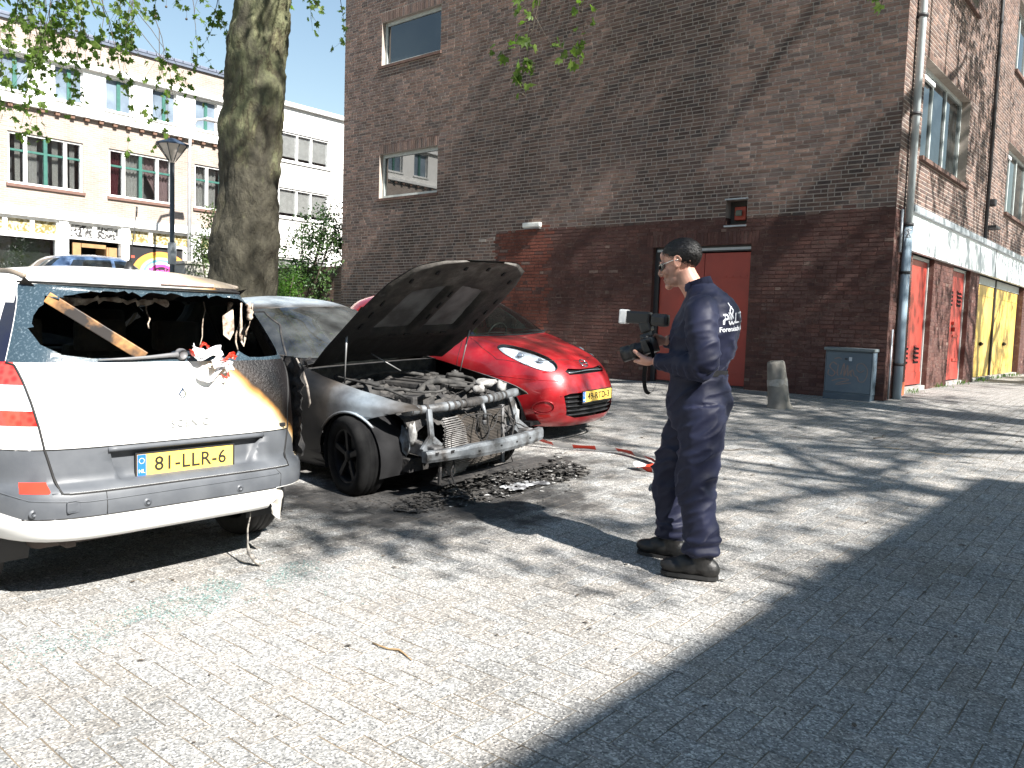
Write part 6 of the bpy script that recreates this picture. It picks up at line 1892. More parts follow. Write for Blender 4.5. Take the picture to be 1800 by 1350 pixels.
# cabin
sub('dashboard', bmw, lambda bm: box(bm, -2.05, -1.62, -.66, .66, .6, .98, .05), m_char)
for s in (1, -1):
    st = sub('front_seat', bmw, lambda bm: box(bm, -2.95, -2.8, .36 * s - .23, .36 * s + .23, .4, 1.1, .05), m_char)
    sub('headrest', st, lambda bm: box(bm, -2.94, -2.84, .36 * s - .12, .36 * s + .12, 1.12, 1.3, .03), m_char)
sub('floor', bmw, lambda bm: box(bm, -4.0, -1.5, -.75, .75, .2, .26), m_black)
for s in (1, -1):
    for pl in ([(-1.56, .98), (-1.42, .90), (-1.40, .6), (-1.36, .25)], [(-2.58, 1.0), (-2.60, .25)]):
        seam(bmw, tb, pl, lambda t, x, z, s=s: ray_side(t, x, z, s), .004, 'door_seam')
    b2 = B(); pl = [( -.76 + .352 * math.cos(a), .30 + .352 * math.sin(a)) for a in [R(-5 + 10 * k) for k in range(16 if s < 0 else 16)]]
    hs = [ray_side(tb, x, z, s) for x, z in pl if (x < -.5 or z > .60)]; tube(b2, [h + Vector((0, .002 * s, 0)) for h in hs if h], .011, 6); sobj('arch_lip', b2, m_bsil, bmw)
    b2 = B(); lump(b2, (-1.72, .84 * s, .98), (.06, .07, .05), 11 + s, .6); sobj('melted_mirror', b2, m_char, bmw)
m_bt = M('burnt_tyre', (0.006, 0.006, 0.0065), .85, (0.012, .012, .012), 9, spec=.15, bmp=.3, bscale=40)
m_brim = M('burnt_alloy', (0.006, 0.006, 0.007), .6, (0.012, .012, .013), 9, spec=.2)
for x in (-.76, -3.42):
    for s in (1, -1): wheel(bmw, x, .77 * s, .320, .225, s, 5, m_brim, m_bt, R(-13) if x > -1 else 0, .012)
# shade trees outside the picture
for (nm, lb_, lc, sd, h_, ln_, ls_, l0_, th_) in (
    ('plane_tree', 'plane tree in front of the gable with its crown above the picture', (1.0, 10.9), 4, 8.0, 24, .18, 4.2, .8),
    ('plane_tree', 'plane tree by the corner of the opposite flats', (7.2, 8.9), 6, 6.6, 6, .14, 3.0, .55),
    ('plane_tree', 'plane tree before the yellow garage doors', (4.6, 18.2), 9, 6.4, 7, .16, 3.0, .8),
    ('plane_tree', 'slim plane tree right in front of the opposite flats', (6.6, 6.0), 15, 8.0, 12, .14, 2.9, .35)):
    shade_tree(nm, lb_, lc, sd, h_, ln_, ls_, l0_, th_)
# ------------------------------------------------------------------ police photographer
def ellips(bm, c, r_, rot=None, sub=3):
    q = bmesh.ops.create_icosphere(bm, subdivisions=sub, radius=1.0)
    m = Matrix.Translation(c) @ (rot.to_4x4() if rot is not None else Matrix.Identity(4)) @ Matrix.Diagonal((*r_, 1))
    bmesh.ops.transform(bm, matrix=m, verts=q['verts'])
def rings_z(bm, rows, seg=32):
    """rows: (z, cf, cl, rf, rl)"""
    rs = []
    for z, cf, cl, rf, rl in rows:
        rs.append([bm.verts.new((cf + rf * math.cos(2 * math.pi * k / seg), cl + rl * math.sin(2 * math.pi * k / seg), z)) for k in range(seg)])
    for a, b_ in zip(rs, rs[1:]):
        for k in range(seg): bm.faces.new((a[k], a[(k + 1) % seg], b_[(k + 1) % seg], b_[k]))
    bm.faces.new(rs[0][::-1]); bm.faces.new(rs[-1])
def limb(bm, pts, seg=20):
    """pts: (f, l, z, r)"""
    q = spline(pts, 6)
    tube(bm, [p[:3] for p in q], [p[3] for p in q], seg)
def remesh(bm, voxel, smooth_it=4):
    bmesh.ops.recalc_face_normals(bm, faces=bm.faces[:])
    me = bpy.data.meshes.new('tmp'); bm.to_mesh(me); bm.free()
    o = bpy.data.objects.new('tmp', me); C.objects.link(o)
    md = o.modifiers.new('r', 'REMESH'); md.mode = 'VOXEL'; md.voxel_size = voxel
    sm = o.modifiers.new('s', 'SMOOTH'); sm.factor = .5; sm.iterations = smooth_it
    dg = bpy.context.evaluated_depsgraph_get()
    m2 = bpy.data.meshes.new_from_object(o.evaluated_get(dg))
    bpy.data.objects.remove(o)
    b2 = B(); b2.from_mesh(m2); bpy.data.meshes.remove(m2)
    return b2
FACE = math.atan2(-.264, -.965)
MX, MY = -2.17, 4.07
PG = Vector((MX, MY, gz(MY)))
person = thing('person', 'man in navy police coverall and sunglasses holding a camera with flash', 'person', PG, (0, 0, FACE))
# bare body (head, neck, arms, hands) as one surface
m_skin, nt_, b_ = new_mat('skin')
p_ = pos(nt_)
sx_ = nt_.nodes.new('ShaderNodeSeparateXYZ'); nt_.links.new(p_, sx_.inputs[0])
c_ = mixc(nt_, ramp(nt_, noise_n(nt_, p_, 18, 4), [(.3, 0.0), (.7, 1.0)]), (0.58, 0.32, 0.235), (0.50, 0.25, 0.175))
# stubble on jaw and cheek
st_ = math_n(nt_, 'MULTIPLY', ramp(nt_, math_n(nt_, 'DIVIDE', sx_.outputs[2], 2.0), [(1.578 / 2, 0.0), (1.585 / 2, 1.0), (1.635 / 2, 1.0), (1.672 / 2, 0.0)]), ramp(nt_, sx_.outputs[0], [(.03, 0.0), (.06, 1.0)]))
c_ = mixc(nt_, math_n(nt_, 'MULTIPLY', st_, .55), c_, (0.10, 0.065, 0.05))
nt_.links.new(c_, b_.inputs['Base Color']); sv(b_, 'Roughness', .48); sv(b_, 'Subsurface Weight', .12); b_.inputs['Subsurface Radius'].default_value = (.008, .003, .002)
bump(nt_, b_, noise_n(nt_, p_, 240, 3), .15, .002)
HC = Vector((.085, 0, 1.70)); HR_ = Matrix.Rotation(R(17), 3, 'Y')
hd = lambda x, y, z: tuple(HC + HR_ @ Vector((x, y, z)))
bm = B()
ellips(bm, hd(-.020, 0, .030), (.102, .077, .086), HR_)
ellips(bm, hd(.025, 0, -.015), (.072, .066, .085), HR_)
ellips(bm, hd(.032, 0, -.078), (.058, .052, .042), HR_)
ellips(bm, hd(.082, 0, -.104), (.022, .026, .020), HR_)
ellips(bm, hd(.078, 0, .028), (.020, .052, .020), HR_)
ellips(bm, hd(.068, 0, .056), (.020, .050, .036), HR_)
ellips(bm, hd(.090, 0, -.066), (.014, .024, .009), HR_); ellips(bm, hd(.088, 0, -.081), (.013, .021, .008), HR_); ellips(bm, hd(.084, 0, -.052), (.012, .022, .012), HR_)
tube(bm, [hd(.088, 0, .020), hd(.102, 0, -.002), hd(.114, 0, -.024), hd(.108, 0, -.038)], [.010, .011, .0145, .012], 10)
for s in (1, -1):
    ellips(bm, hd(.095, .012 * s, -.035), (.012, .010, .009), HR_)
    ellips(bm, hd(.060, .040 * s, -.025), (.026, .024, .028), HR_)
    er = Matrix.Rotation(R(-14), 3, 'Y') @ Matrix.Rotation(R(18) * s, 3, 'Z')
    ellips(bm, hd(-.012, .078 * s, -.002), (.021, .008, .034), HR_ @ er)
    tube(bm, [hd(-.004 + .020 * math.cos(a) - .012, .086 * s, .002 + .032 * math.sin(a)) for a in [R(-60 + 24 * k) for k in range(11)]], .0055, 6)
limb(bm, [(-.035, 0, 1.50, .066), (-.005, 0, 1.56, .062), (.035, 0, 1.62, .062), (.055, 0, 1.66, .060)])
rings_z(bm, [(1.30, -.07, 0, .09, .14), (1.42, -.075, 0, .09, .15), (1.49, -.06, 0, .075, .12), (1.54, -.03, 0, .06, .065)])
limb(bm, [(-.09, .15, 1.43, .05), (-.115, .24, 1.31, .045), (-.14, .255, 1.17, .042), (-.03, .195, 1.155, .038), (.13, .125, 1.158, .029), (.165, .11, 1.158, .028)])
limb(bm, [(-.07, -.15, 1.43, .05), (-.05, -.25, 1.31, .045), (-.01, -.26, 1.22, .042), (.08, -.18, 1.25, .036), (.17, -.11, 1.275, .028)])
# left hand under the lens
ellips(bm, (.215, .090, 1.157), (.052, .030, .026), Matrix.Rotation(R(-28), 3, 'Z') @ Matrix.Rotation(R(4), 3, 'Y'))
ellips(bm, (.245, .070, 1.152), (.038, .030, .018), Matrix.Rotation(R(-28), 3, 'Z'))
fing = [((.272, .078, 1.158), (.296, .045, 1.152), (.300, .005, 1.152), (.302, -.022, 1.170), .0092), ((.258, .072, 1.150), (.280, .034, 1.146), (.284, -.006, 1.150), (.287, -.030, 1.174), .0095), ((.240, .064, 1.147), (.262, .026, 1.144), (.266, -.010, 1.152), (.270, -.030, 1.178), .0092), ((.224, .058, 1.147), (.244, .024, 1.146), (.249, -.006, 1.156), (.253, -.022, 1.180), .0082)]
for a, b__, c, d, r_ in fing: limb(bm, [(*a, r_ * 1.15), (*b__, r_ * 1.05), (*c, r_), (*d, r_ * .85)], 10)
limb(bm, [(.205, .108, 1.165, .016), (.238, .108, 1.180, .0135), (.268, .090, 1.196, .0115), (.300, .066, 1.212, .010)], 10)
# right hand on the grip
ellips(bm, (.205, -.085, 1.272), (.045, .024, .034), Matrix.Rotation(R(25), 3, 'Z'))
for k in range(4):
    z = 1.288 - k * .018
    limb(bm, [(.225, -.090, z, .0095), (.262, -.088, z, .0092), (.272, -.066, z, .009), (.258, -.052, z, .0085)], 10)
limb(bm, [(.195, -.075, 1.285, .014), (.205, -.045, 1.300, .012), (.215, -.030, 1.300, .010)], 10)
body = remesh(bm, .0042, 3)
sobj('body', body, m_skin, person)
# hair: cap offset over the skull
bm = B()
ellips(bm, hd(-.026, 0, .040), (.106, .0815, .088), HR_, 5)
dele = []
for v in bm.verts:
    q = HR_.inverted() @ (v.co - HC)
    v.co += (v.co - HC).normalized() * (.004 * noise.noise(v.co * 60) + .004 * noise.noise(v.co * 25) + (.003 if q.z > .05 else 0))
    line = .072 - max(0, (-.02 - q.x)) * 1.35 if q.x < .04 else .072 + (q.x - .04) * .5
    if q.x < -.02: line = .02 - (-.02 - q.x) * 1.15
    elif q.x < .03: line = .02 + (q.x + .02) * .55
    else: line = .048 + (q.x - .03) * 1.0
    line += .010 * noise.noise(v.co * 55)
    if q.z < line or q.x > .066 + .010 * noise.noise(v.co * 40): dele.append(v)
bmesh.ops.delete(bm, geom=dele, context='VERTS')
m_hair, nt_, b_ = new_mat('dark_hair')
p_ = pos(nt_); wv = noise_n(nt_, mapv(nt_, p_, (60, 160, 90)), 1.0, 4, .7)
nt_.links.new(ramp(nt_, wv, [(.3, (0.006, 0.005, 0.005)), (.58, (0.014, 0.012, 0.011)), (.76, (0.085, 0.08, 0.08))]), b_.inputs['Base Color']); sv(b_, 'Roughness', .45)
bump(nt_, b_, wv, .6, .004)
hairo = sobj('hair', bm, m_hair, person)
b2 = B(); HRn = random.Random(3)
for k in range(5200):
    v = rnd_unit(HRn); q = Vector((-.026 + v.x * .106, v.y * .0815, .040 + v.z * .088))
    if q.x < -.02: line = .02 - (-.02 - q.x) * 1.15
    elif q.x < .03: line = .02 + (q.x + .02) * .55
    else: line = .048 + (q.x - .03) * 1.0
    edge_ = q.z - line
    if edge_ < -.010 or q.x > .068: continue
    n = Vector((v.x / .106, v.y / .0815, v.z / .088)).normalized()
    t = (Vector((-.75, 0, -.25 if q.z < .07 else .15)) + rnd_unit(HRn) * .45); t = (t - n * t.dot(n)).normalized()
    L = (.028 if q.z > .06 else .013) * HRn.uniform(.6, 1.4) * (.55 if edge_ < .006 else 1)
    a = q + n * .001; b_ = q + t * L * .6 + n * .008; c = q + t * L + n * .005
    s = t.cross(n) * .0012
    vs_ = [b2.verts.new(HC + HR_ @ x) for x in (a - s, a + s, b_ + s * .8, b_ - s * .8, c)]
    b2.faces.new(vs_[:4]); b2.faces.new((vs_[3], vs_[2], vs_[4]))
tag(sobj('hair_strands', b2, m_hair, hairo), kind='stuff')
# eyebrows and sunglasses
for s in (1, -1):
    bm = B(); tube(bm, [hd(.094, .012 * s, .036), hd(.092, .03 * s, .041), hd(.078, .05 * s, .036)], [.003, .005, .003], 6); sobj('eyebrow', bm, m_hair, person)
m_shade = M('sunglass_lens', (0.008, 0.008, 0.009), .06, coat=1.0)
sg = None
for s in (1, -1):
    bm = B(); ellips(bm, hd(.088, .042 * s, .004), (.006, .032, .021), HR_ @ Matrix.Rotation(R(40) * s, 3, 'Z')); o = sobj('sunglasses' if sg is None else 'lens', bm, m_shade, person if sg is None else sg); sg = sg or o
    bm = B(); tube(bm, [hd(.070, .066 * s, .014), hd(.04, .080 * s, .014), hd(.01, .0855 * s, .016), hd(-.02, .088 * s, .010)], [.004, .0032, .003, .0025], 6); sobj('temple', bm, M('silver_temple', (0.62, 0.60, 0.56), .25, metal=.8) if s > 0 else m_shade, sg)
bm = B(); tube(bm, [hd(.104, -.012, .012), hd(.110, 0, .014), hd(.104, .012, .012)], .0025, 6); sobj('bridge', bm, m_shade, sg)

# coverall
m_navy, nt_, b_ = new_mat('navy_cloth')
p_ = pos(nt_)
nt_.links.new(mixc(nt_, ramp(nt_, noise_n(nt_, p_, 5, 5), [(.3, 0.0), (.7, 1.0)]), (0.0065, 0.0082, 0.024), (0.0095, 0.0118, 0.031)), b_.inputs['Base Color'])
sv(b_, 'Roughness', .62); sv(b_, 'Sheen Weight', .10); sv(b_, 'Specular IOR Level', .3); sv(b_, 'Sheen Roughness', .4); b_.inputs['Sheen Tint'].default_value = (.6, .65, .9, 1)
bump(nt_, b_, noise_n(nt_, mapv(nt_, p_, (1, 1, 1.8)), 30, 5, .6), .12, .006)
bm = B()
rings_z(bm, [(.80, -.055, 0, .13, .17), (.86, -.06, 0, .155, .19), (.95, -.068, 0, .175, .20), (1.04, -.062, 0, .160, .19), (1.11, -.055, 0, .146, .178), (1.14, -.055, 0, .148, .180), (1.20, -.062, 0, .168, .200), (1.31, -.080, 0, .180, .218), (1.41, -.092, 0, .172, .217), (1.475, -.095, 0, .152, .198), (1.525, -.085, 0, .118, .152), (1.565, -.060, 0, .088, .100), (1.595, -.035, 0, .074, .078)])
limb(bm, [(-.10, .095, .92, .130), (-.115, .110, .78, .124), (-.11, .12, .64, .112), (-.095, .13, .52, .098), (-.12, .138, .38, .094), (-.14, .14, .25, .088), (-.145, .14, .17, .093), (-.145, .14, .125, .070)], 28)
limb(bm, [(-.04, -.095, .92, .128), (.01, -.105, .78, .124), (.065, -.115, .64, .112), (.108, -.12, .52, .100), (.105, -.13, .38, .092), (.09, -.138, .25, .086), (.085, -.14, .17, .088), (.085, -.14, .12, .066)], 28)
limb(bm, [(-.085, .155, 1.465, .084), (-.100, .215, 1.41, .088), (-.115, .245, 1.31, .082), (-.140, .258, 1.20, .076), (-.115, .250, 1.145, .074), (-.045, .215, 1.145, .068), (.03, .17, 1.152, .059), (.125, .128, 1.157, .046), (.145, .12, 1.158, .042)], 24)
limb(bm, [(-.065, -.155, 1.455, .082), (-.07, -.225, 1.39, .084), (-.05, -.255, 1.31, .078), (-.01, -.265, 1.225, .072), (.05, -.215, 1.235, .064), (.11, -.165, 1.255, .054), (.16, -.12, 1.272, .042)], 24)
cv = remesh(bm, .0085, 5)
def fold(p):
    """cloth folds: diagonal ridges on legs and sleeves, bunching at ankle, elbow and belt"""
    x, y, z = p
    q = Vector((x * 9 + z * 3.5, y * 8, z * 13 + x * 5))
    n1 = noise.noise(q); n2 = noise.noise(q * 2.3 + Vector((7, 1, 3)))
    ridge = (1 - abs(n1)) ** 3 - .35
    a = .016
    if z < .30: a = .020
    if .44 < z < .70: a = .025
    if 1.06 < z < 1.19: a = .010
    if z > 1.3 and x < 0: a = .007
    d = a * ridge + .0035 * n2
    if z < .24: d += .010 * math.sin(z * 95 + 3 * x) * (1 if z > .13 else .4)
    if 1.085 < z < 1.15: d += .005 * math.sin((x - y) * 85) - .006 * math.exp(-((z - 1.12) / .012) ** 2)
    return d
cv.normal_update()
for v, n in [(v, v.normal.copy()) for v in cv.verts]: v.co += n * fold(v.co)
tcv = BVHTree.FromBMesh(cv)
cvo = sobj('coverall', cv, m_navy, person)
# collar, belt, seams
bm = B()
for z0, z1, r0, r1 in ((1.555, 1.605, .086, .074),):
    seg = 26; a_, c__ = [], []
    for k in range(seg + 1):
        th = R(40) + (2 * math.pi - R(80)) * k / seg
        a_.append(bm.verts.new((-.038 + r0 * math.cos(th), r0 * 1.06 * math.sin(th), z0 - .014 * math.cos(th)))); c__.append(bm.verts.new((-.018 + r1 * math.cos(th), r1 * 1.05 * math.sin(th), z1 - .030 * math.cos(th))))
    for k in range(seg): bm.faces.new((a_[k], a_[k + 1], c__[k + 1], c__[k]))
bmesh.ops.solidify(bm, geom=bm.faces[:], thickness=.007)
sobj('collar', bm, m_navy, cvo, fix=True)
def on_cloth(f0, l0, z, th, off=.003):
    d = Vector((math.cos(th), math.sin(th), 0))
    h = tcv.ray_cast(Vector((f0, l0, z)) + d * .6, -d)
    return h[0] + d * off if h[0] else None
bm = B(); bp = [on_cloth(-.055, 0, 1.12 + .012 * math.cos(2 * math.pi * k / 48), 2 * math.pi * k / 48, .004) for k in range(48)]
bp = [q if q and math.hypot(q.x + .055, q.y) < .22 else None for q in bp]
ring_ = [Vector((-.055 + .11 * math.cos(2 * math.pi * k / 48), .12 * math.sin(2 * math.pi * k / 48), 1.12)) if bp[k] is None else bp[k] for k in range(48)]
a_ = [bm.verts.new(q + Vector((0, 0, .017))) for q in ring_]; c__ = [bm.verts.new(q - Vector((0, 0, .017))) for q in ring_]
for k in range(48): bm.faces.new((a_[k], a_[(k + 1) % 48], c__[(k + 1) % 48], c__[k]))
bmesh.ops.solidify(bm, geom=bm.faces[:], thickness=.004)
sobj('belt', bm, M('black_webbing', (0.010, 0.010, 0.013), .7, bmp=.3, bscale=200), cvo)
m_print = M('white_print', (0.72, 0.74, 0.78), .7)
def print_back(name, me_pts, faces, zc):
    pass
BT = R(150)
bn, btan = Vector((math.cos(BT), math.sin(BT), 0)), Vector((-math.sin(BT), math.cos(BT), 0))
def back_hit(u, z, off):
    o_ = Vector((-.085, 0, z)) + btan * u + bn * 1.0
    h = tcv.ray_cast(o_, -bn)[0]
    return (h + bn * off) if h else o_ - bn * .85
def wrap_text(body, size, lc, zc, nm, tilt=0.0, bold=.0):
    o = text_obj(nm, body, size, m_print, None, None, 0.0, bold=bold, align='LEFT')
    me = o.data
    for v in me.vertices:
        u = lc + v.co.x; z = zc + v.co.y + tilt * v.co.x
        v.co = back_hit(u, z, .0025)
    o.parent = cvo
    return o
o = wrap_text('P', .078, -.085, 1.395, 'back_lettering', .12, .0012); wrap_text('LITIE', .078, .010, 1.405, 'back_lettering', .12, .0012)
wrap_text('Forensische Opsporing', .036, -.100, 1.342, 'back_lettering', .10, .0006)
# flame-and-book emblem on the back
bm = B()
def emb(poly):
    out = []
    for (u, v_) in poly:
        out.append(bm.verts.new(back_hit(-.018 + u * 1.15, 1.402 + v_ * 1.15, .003)))
    bm.faces.new(out)
def arc_strip(pts, w):
    for (a, b__) in zip(pts, pts[1:]):
        d = math.hypot(b__[0] - a[0], b__[1] - a[1]); nx_, ny_ = -(b__[1] - a[1]) / d * w, (b__[0] - a[0]) / d * w
        emb([(a[0] - nx_, a[1] - ny_), (b__[0] - nx_, b__[1] - ny_), (b__[0] + nx_, b__[1] + ny_), (a[0] + nx_, a[1] + ny_)])
arc_strip([(-.012, .075), (-.002, .055), (-.012, .035), (.0, .015), (-.006, -.002)], .0042)
arc_strip([(.004, .060), (.012, .040), (.004, .022), (.012, .004)], .0036)
arc_strip([(-.020, .030), (-.014, .012), (-.020, -.004)], .003)
arc_strip([(-.026 + .002 * k, -.008 - .016 * math.sin(math.pi * k / 12)) for k in range(0, 13)], .0038)
arc_strip([(-.002 + .002 * k, -.008 - .014 * math.sin(math.pi * k / 12)) for k in range(0, 13)], .0038)
sobj('back_emblem', bm, m_print, cvo, False)
# boots
m_boot = M('boot_leather', (0.0065, 0.0063, 0.006), .5, (0.012, 0.011, 0.0105), 14, bmp=.35, bscale=60)
for (f0, l0, ya) in ((-.145, .14, R(4)), (.082, -.14, R(-6))):
    bm = B()
    ellips(bm, (.13, 0, .052), (.088, .054, .046)); ellips(bm, (.05, 0, .065), (.105, .052, .060)); ellips(bm, (-.045, 0, .055), (.062, .047, .060))
    tube(bm, [(-.01, 0, .05), (-.012, 0, .11), (-.012, 0, .19)], [.056, .055, .054], 18)
    b2 = remesh(bm, .007, 4)
    for v in b2.verts: v.co.z = max(v.co.z, .018)
    mt = Matrix.Translation((f0, l0, 0)) @ Matrix.Rotation(ya, 4, 'Z')
    bt = sobj('boot', b2, m_boot, person); bt.matrix_local = mt
    poly = [(.215, 0), (.205, .028), (.17, .05), (.11, .055), (.03, .046), (-.05, .046), (-.092, .034), (-.103, 0), (-.092, -.034), (-.05, -.044), (.03, -.042), (.11, -.05), (.17, -.045), (.205, -.025)]
    bm = B(); prism(bm, [(x * .985, y * .90) for x, y in poly], 0.002, .022); o = obj('sole', bm, M('boot_sole', (0.012, 0.012, 0.012), .7), bt)
    for k in range(4):
        bm = B(); tube(bm, [(.04 - k * .018, -.03, .112 + k * .012), (.05 - k * .018, 0, .120 + k * .012), (.04 - k * .018, .03, .112 + k * .012)], .003, 5); sobj('lace', bm, m_black, bt)
# camera with flash in his hands
pm = Matrix.Translation(PG) @ Matrix.Rotation(FACE, 4, 'Z')
cl = pm @ Vector((.215, -.005, 1.20))
camera_t = thing('photo_camera', 'black reflex camera with big lens and white flash diffuser in his hands', 'camera', cl, (0, R(20), FACE))
m_cam = M('camera_black', (0.014, 0.014, 0.015), .42, bmp=.12, bscale=260)
m_gl2 = M('lens_glass', (0.01, 0.012, 0.02), .04, coat=1.0)
sub('camera_body', camera_t, lambda bm: (box(bm, -.035, .03, -.072, .072, 0.0, .088, .012), box(bm, -.030, .036, -.030, .030, .085, .118, .014), box(bm, -.02, .055, -.075, -.045, .004, .084, .012)), m_cam)
bm = B(); lathe(bm, [(.034, .02), (.038, .035), (.038, .06), (.042, .064), (.042, .105), (.040, .11), (.044, .118), (.045, .165), (.040, .166), (.037, .150), (0, .146)], 30, frame_m((0, 0, .042), (0, 1, 0), (0, 0, 1))); ln = sobj('lens', bm, m_cam, camera_t, fix=True)
bm = B(); lathe(bm, [(.0425, .07), (.0445, .073), (.0445, .098), (.0425, .1)], 40, frame_m((0, 0, .042), (0, 1, 0), (0, 0, 1))); sobj('zoom_ring', bm, M('zoom_rubber', (0.02, 0.02, 0.02), .8), ln, fix=True)
bm = B(); lathe(bm, [(0, .149), (.036, .149)], 26, frame_m((0, 0, .042), (0, 1, 0), (0, 0, 1))); sobj('front_glass', bm, m_gl2, ln)
bm = B(); lathe(bm, [(.018, .088), (.018, .10), (.0, .10)], 16, Matrix.Translation((-.005, .05, 0))); sobj('dial', bm, m_cam, camera_t, fix=True)
fl = sub('flash_unit', camera_t, lambda bm: (box(bm, -.030, .012, -.022, .022, .112, .126), box(bm, -.046, .018, -.038, .038, .122, .180, .010)), m_cam)
hm = Matrix.Translation((-.012, 0, .205)) @ Matrix.Rotation(R(-22), 4, 'Y')
sub('flash_head', fl, lambda bm: box(bm, -.045, .095, -.040, .040, -.034, .036, .012, hm), m_cam)
sub('diffuser', fl, lambda bm: box(bm, .088, .132, -.045, .045, -.040, .042, .010, hm), M('diffuser_white', (0.78, 0.78, 0.76), .4))
sub('battery_pack', fl, lambda bm: box(bm, -.150, -.048, -.036, .036, -.042, .030, .022, hm), m_cam)
bm = B()
sp = spline([(-.02, .074, .07), (-.03, .095, .0), (-.02, .09, -.09), (.0, .085, -.165), (.05, .08, -.215), (.075, .075, -.19), (.06, .07, -.11), (.02, .065, -.03), (-.02, .06, .0)], 6)
L_, R__ = [], []
for i, q in enumerate(sp):
    w2 = .017; t = i / len(sp)
    d = Vector((math.cos(t * 2.0 + 1.1), math.sin(t * 2.0 + 1.1) * .6, .15)).normalized() * w2
    L_.append(bm.verts.new(Vector(q) + d)); R__.append(bm.verts.new(Vector(q) - d))
for i in range(len(sp) - 1): bm.faces.new((L_[i], L_[i + 1], R__[i + 1], R__[i]))
bmesh.ops.solidify(bm, geom=bm.faces[:], thickness=.002)
sobj('strap', bm, M('black_webbing', (0, 0, 0)), camera_t)
# ------------------------------------------------------------------ street furniture and small things
DT = random.Random(99)
m_conc = M('bollard_concrete', (0.20, 0.19, 0.17), .9, (0.12, 0.115, 0.10), 6, bmp=.5, bscale=70)
bx_, by_ = -4.29, 10.62
bol = thing('bollard', 'leaning concrete bollard before the painted gable wall', 'bollard', (bx_, by_, gz(by_)), (R(-2), R(-7), R(40)))
bm = B(); lathe(bm, [(0, .635), (.085, .632), (.108, .615), (.116, .58), (.132, .30), (.145, .06), (.175, .0), (.18, -.12)], 26)
for v in bm.verts: v.co += Vector((v.co.x, v.co.y, 0)) * .05 * noise.noise(v.co * 9)
sobj('post', bm, m_conc, bol)
bm = B(); lathe(bm, [(.126, .40), (.133, .36), (.134, .30), (.132, .26)], 26); tag(sobj('worn_band', bm, M('pale_band', (0.33, 0.33, 0.31), .9, (0.2, .19, .17), 14), bol))
# utility cabinet
cab = thing('utility_cabinet', 'blue grey utility cabinet with graffiti against the brick gable', 'cabinet', (-3.87, 12.09, gz(12.05)), (R(1.0), R(.6), 0))
m_cab = M('cabinet_blue', (0.085, 0.12, 0.155), .5, (0.105, 0.14, 0.17), 5, bmp=.05)
sub('case', cab, lambda bm: box(bm, -.33, .33, -.10, .10, .09, .70, .006), m_cab)
sub('plinth', cab, lambda bm: box(bm, -.335, .325, -.105, .10, -.06, .088, .004), M('plinth_blue', (0.07, 0.10, 0.13), .6))
sub('lid', cab, lambda bm: box(bm, -.35, .35, -.13, .105, .702, .745, .008), M('lid_grey', (0.15, 0.18, 0.19), .5))
sub('door_gap', cab, lambda bm: (box(bm, -.318, .318, -.1006, -.100, .105, .109), box(bm, -.318, .318, -.1006, -.100, .684, .688), box(bm, -.318, -.314, -.1006, -.100, .109, .684), box(bm, .314, .318, -.1006, -.100, .109, .684)), m_black)
sub('lock', cab, lambda bm: (box(bm, -.055, -.015, -.108, -.1, .575, .60, .004), ), m_dark)
sub('sticker', cab, lambda bm: box(bm, .005, .045, -.103, -.1005, .56, .615), M('sticker_white', (0.6, .63, .68), .5))
m_graf = M('graffiti_paint', (0.26, 0.17, 0.14), .7, (0.19, 0.16, 0.15), 12)
def stroke(pts, w=.008):
    q = spline([(x, z, 0) for x, z in pts], 8)
    bm = B(); a, b_ = [], []
    for i, p in enumerate(q):
        n = q[min(i + 1, len(q) - 1)]; m_ = q[max(i - 1, 0)]
        dx, dz = n[0] - m_[0], n[1] - m_[1]; L = math.hypot(dx, dz) or 1
        a.append(bm.verts.new((p[0] - dz / L * w, -.1012, p[1] + dx / L * w))); b_.append(bm.verts.new((p[0] + dz / L * w, -.1012, p[1] - dx / L * w)))
    for i in range(len(q) - 1): bm.faces.new((a[i], a[i + 1], b_[i + 1], b_[i]))
    sobj('graffiti_stroke', bm, m_graf, cab, False)
stroke([(-.16, .50), (-.22, .53), (-.26, .47), (-.22, .42), (-.18, .38), (-.22, .33), (-.28, .36), (-.27, .42)])
stroke([(-.14, .50), (-.15, .38), (-.13, .34)]); stroke([(-.10, .36), (-.06, .52), (-.05, .34), (-.01, .50), (0, .35), (.03, .42), (.05, .34)])
stroke([(.03, .36), (.06, .44), (.09, .36), (.13, .34), (.16, .28), (.22, .28), (.26, .36), (.26, .46), (.20, .53), (.13, .52), (.12, .45), (.17, .41), (.22, .44)], .006)
stroke([(-.22, .26), (-.10, .30), (.02, .29), (-.12, .24), (-.16, .21), (-.05, .23), (.05, .25)], .006); stroke([(-.20, .58), (-.14, .60), (-.10, .58)], .006)
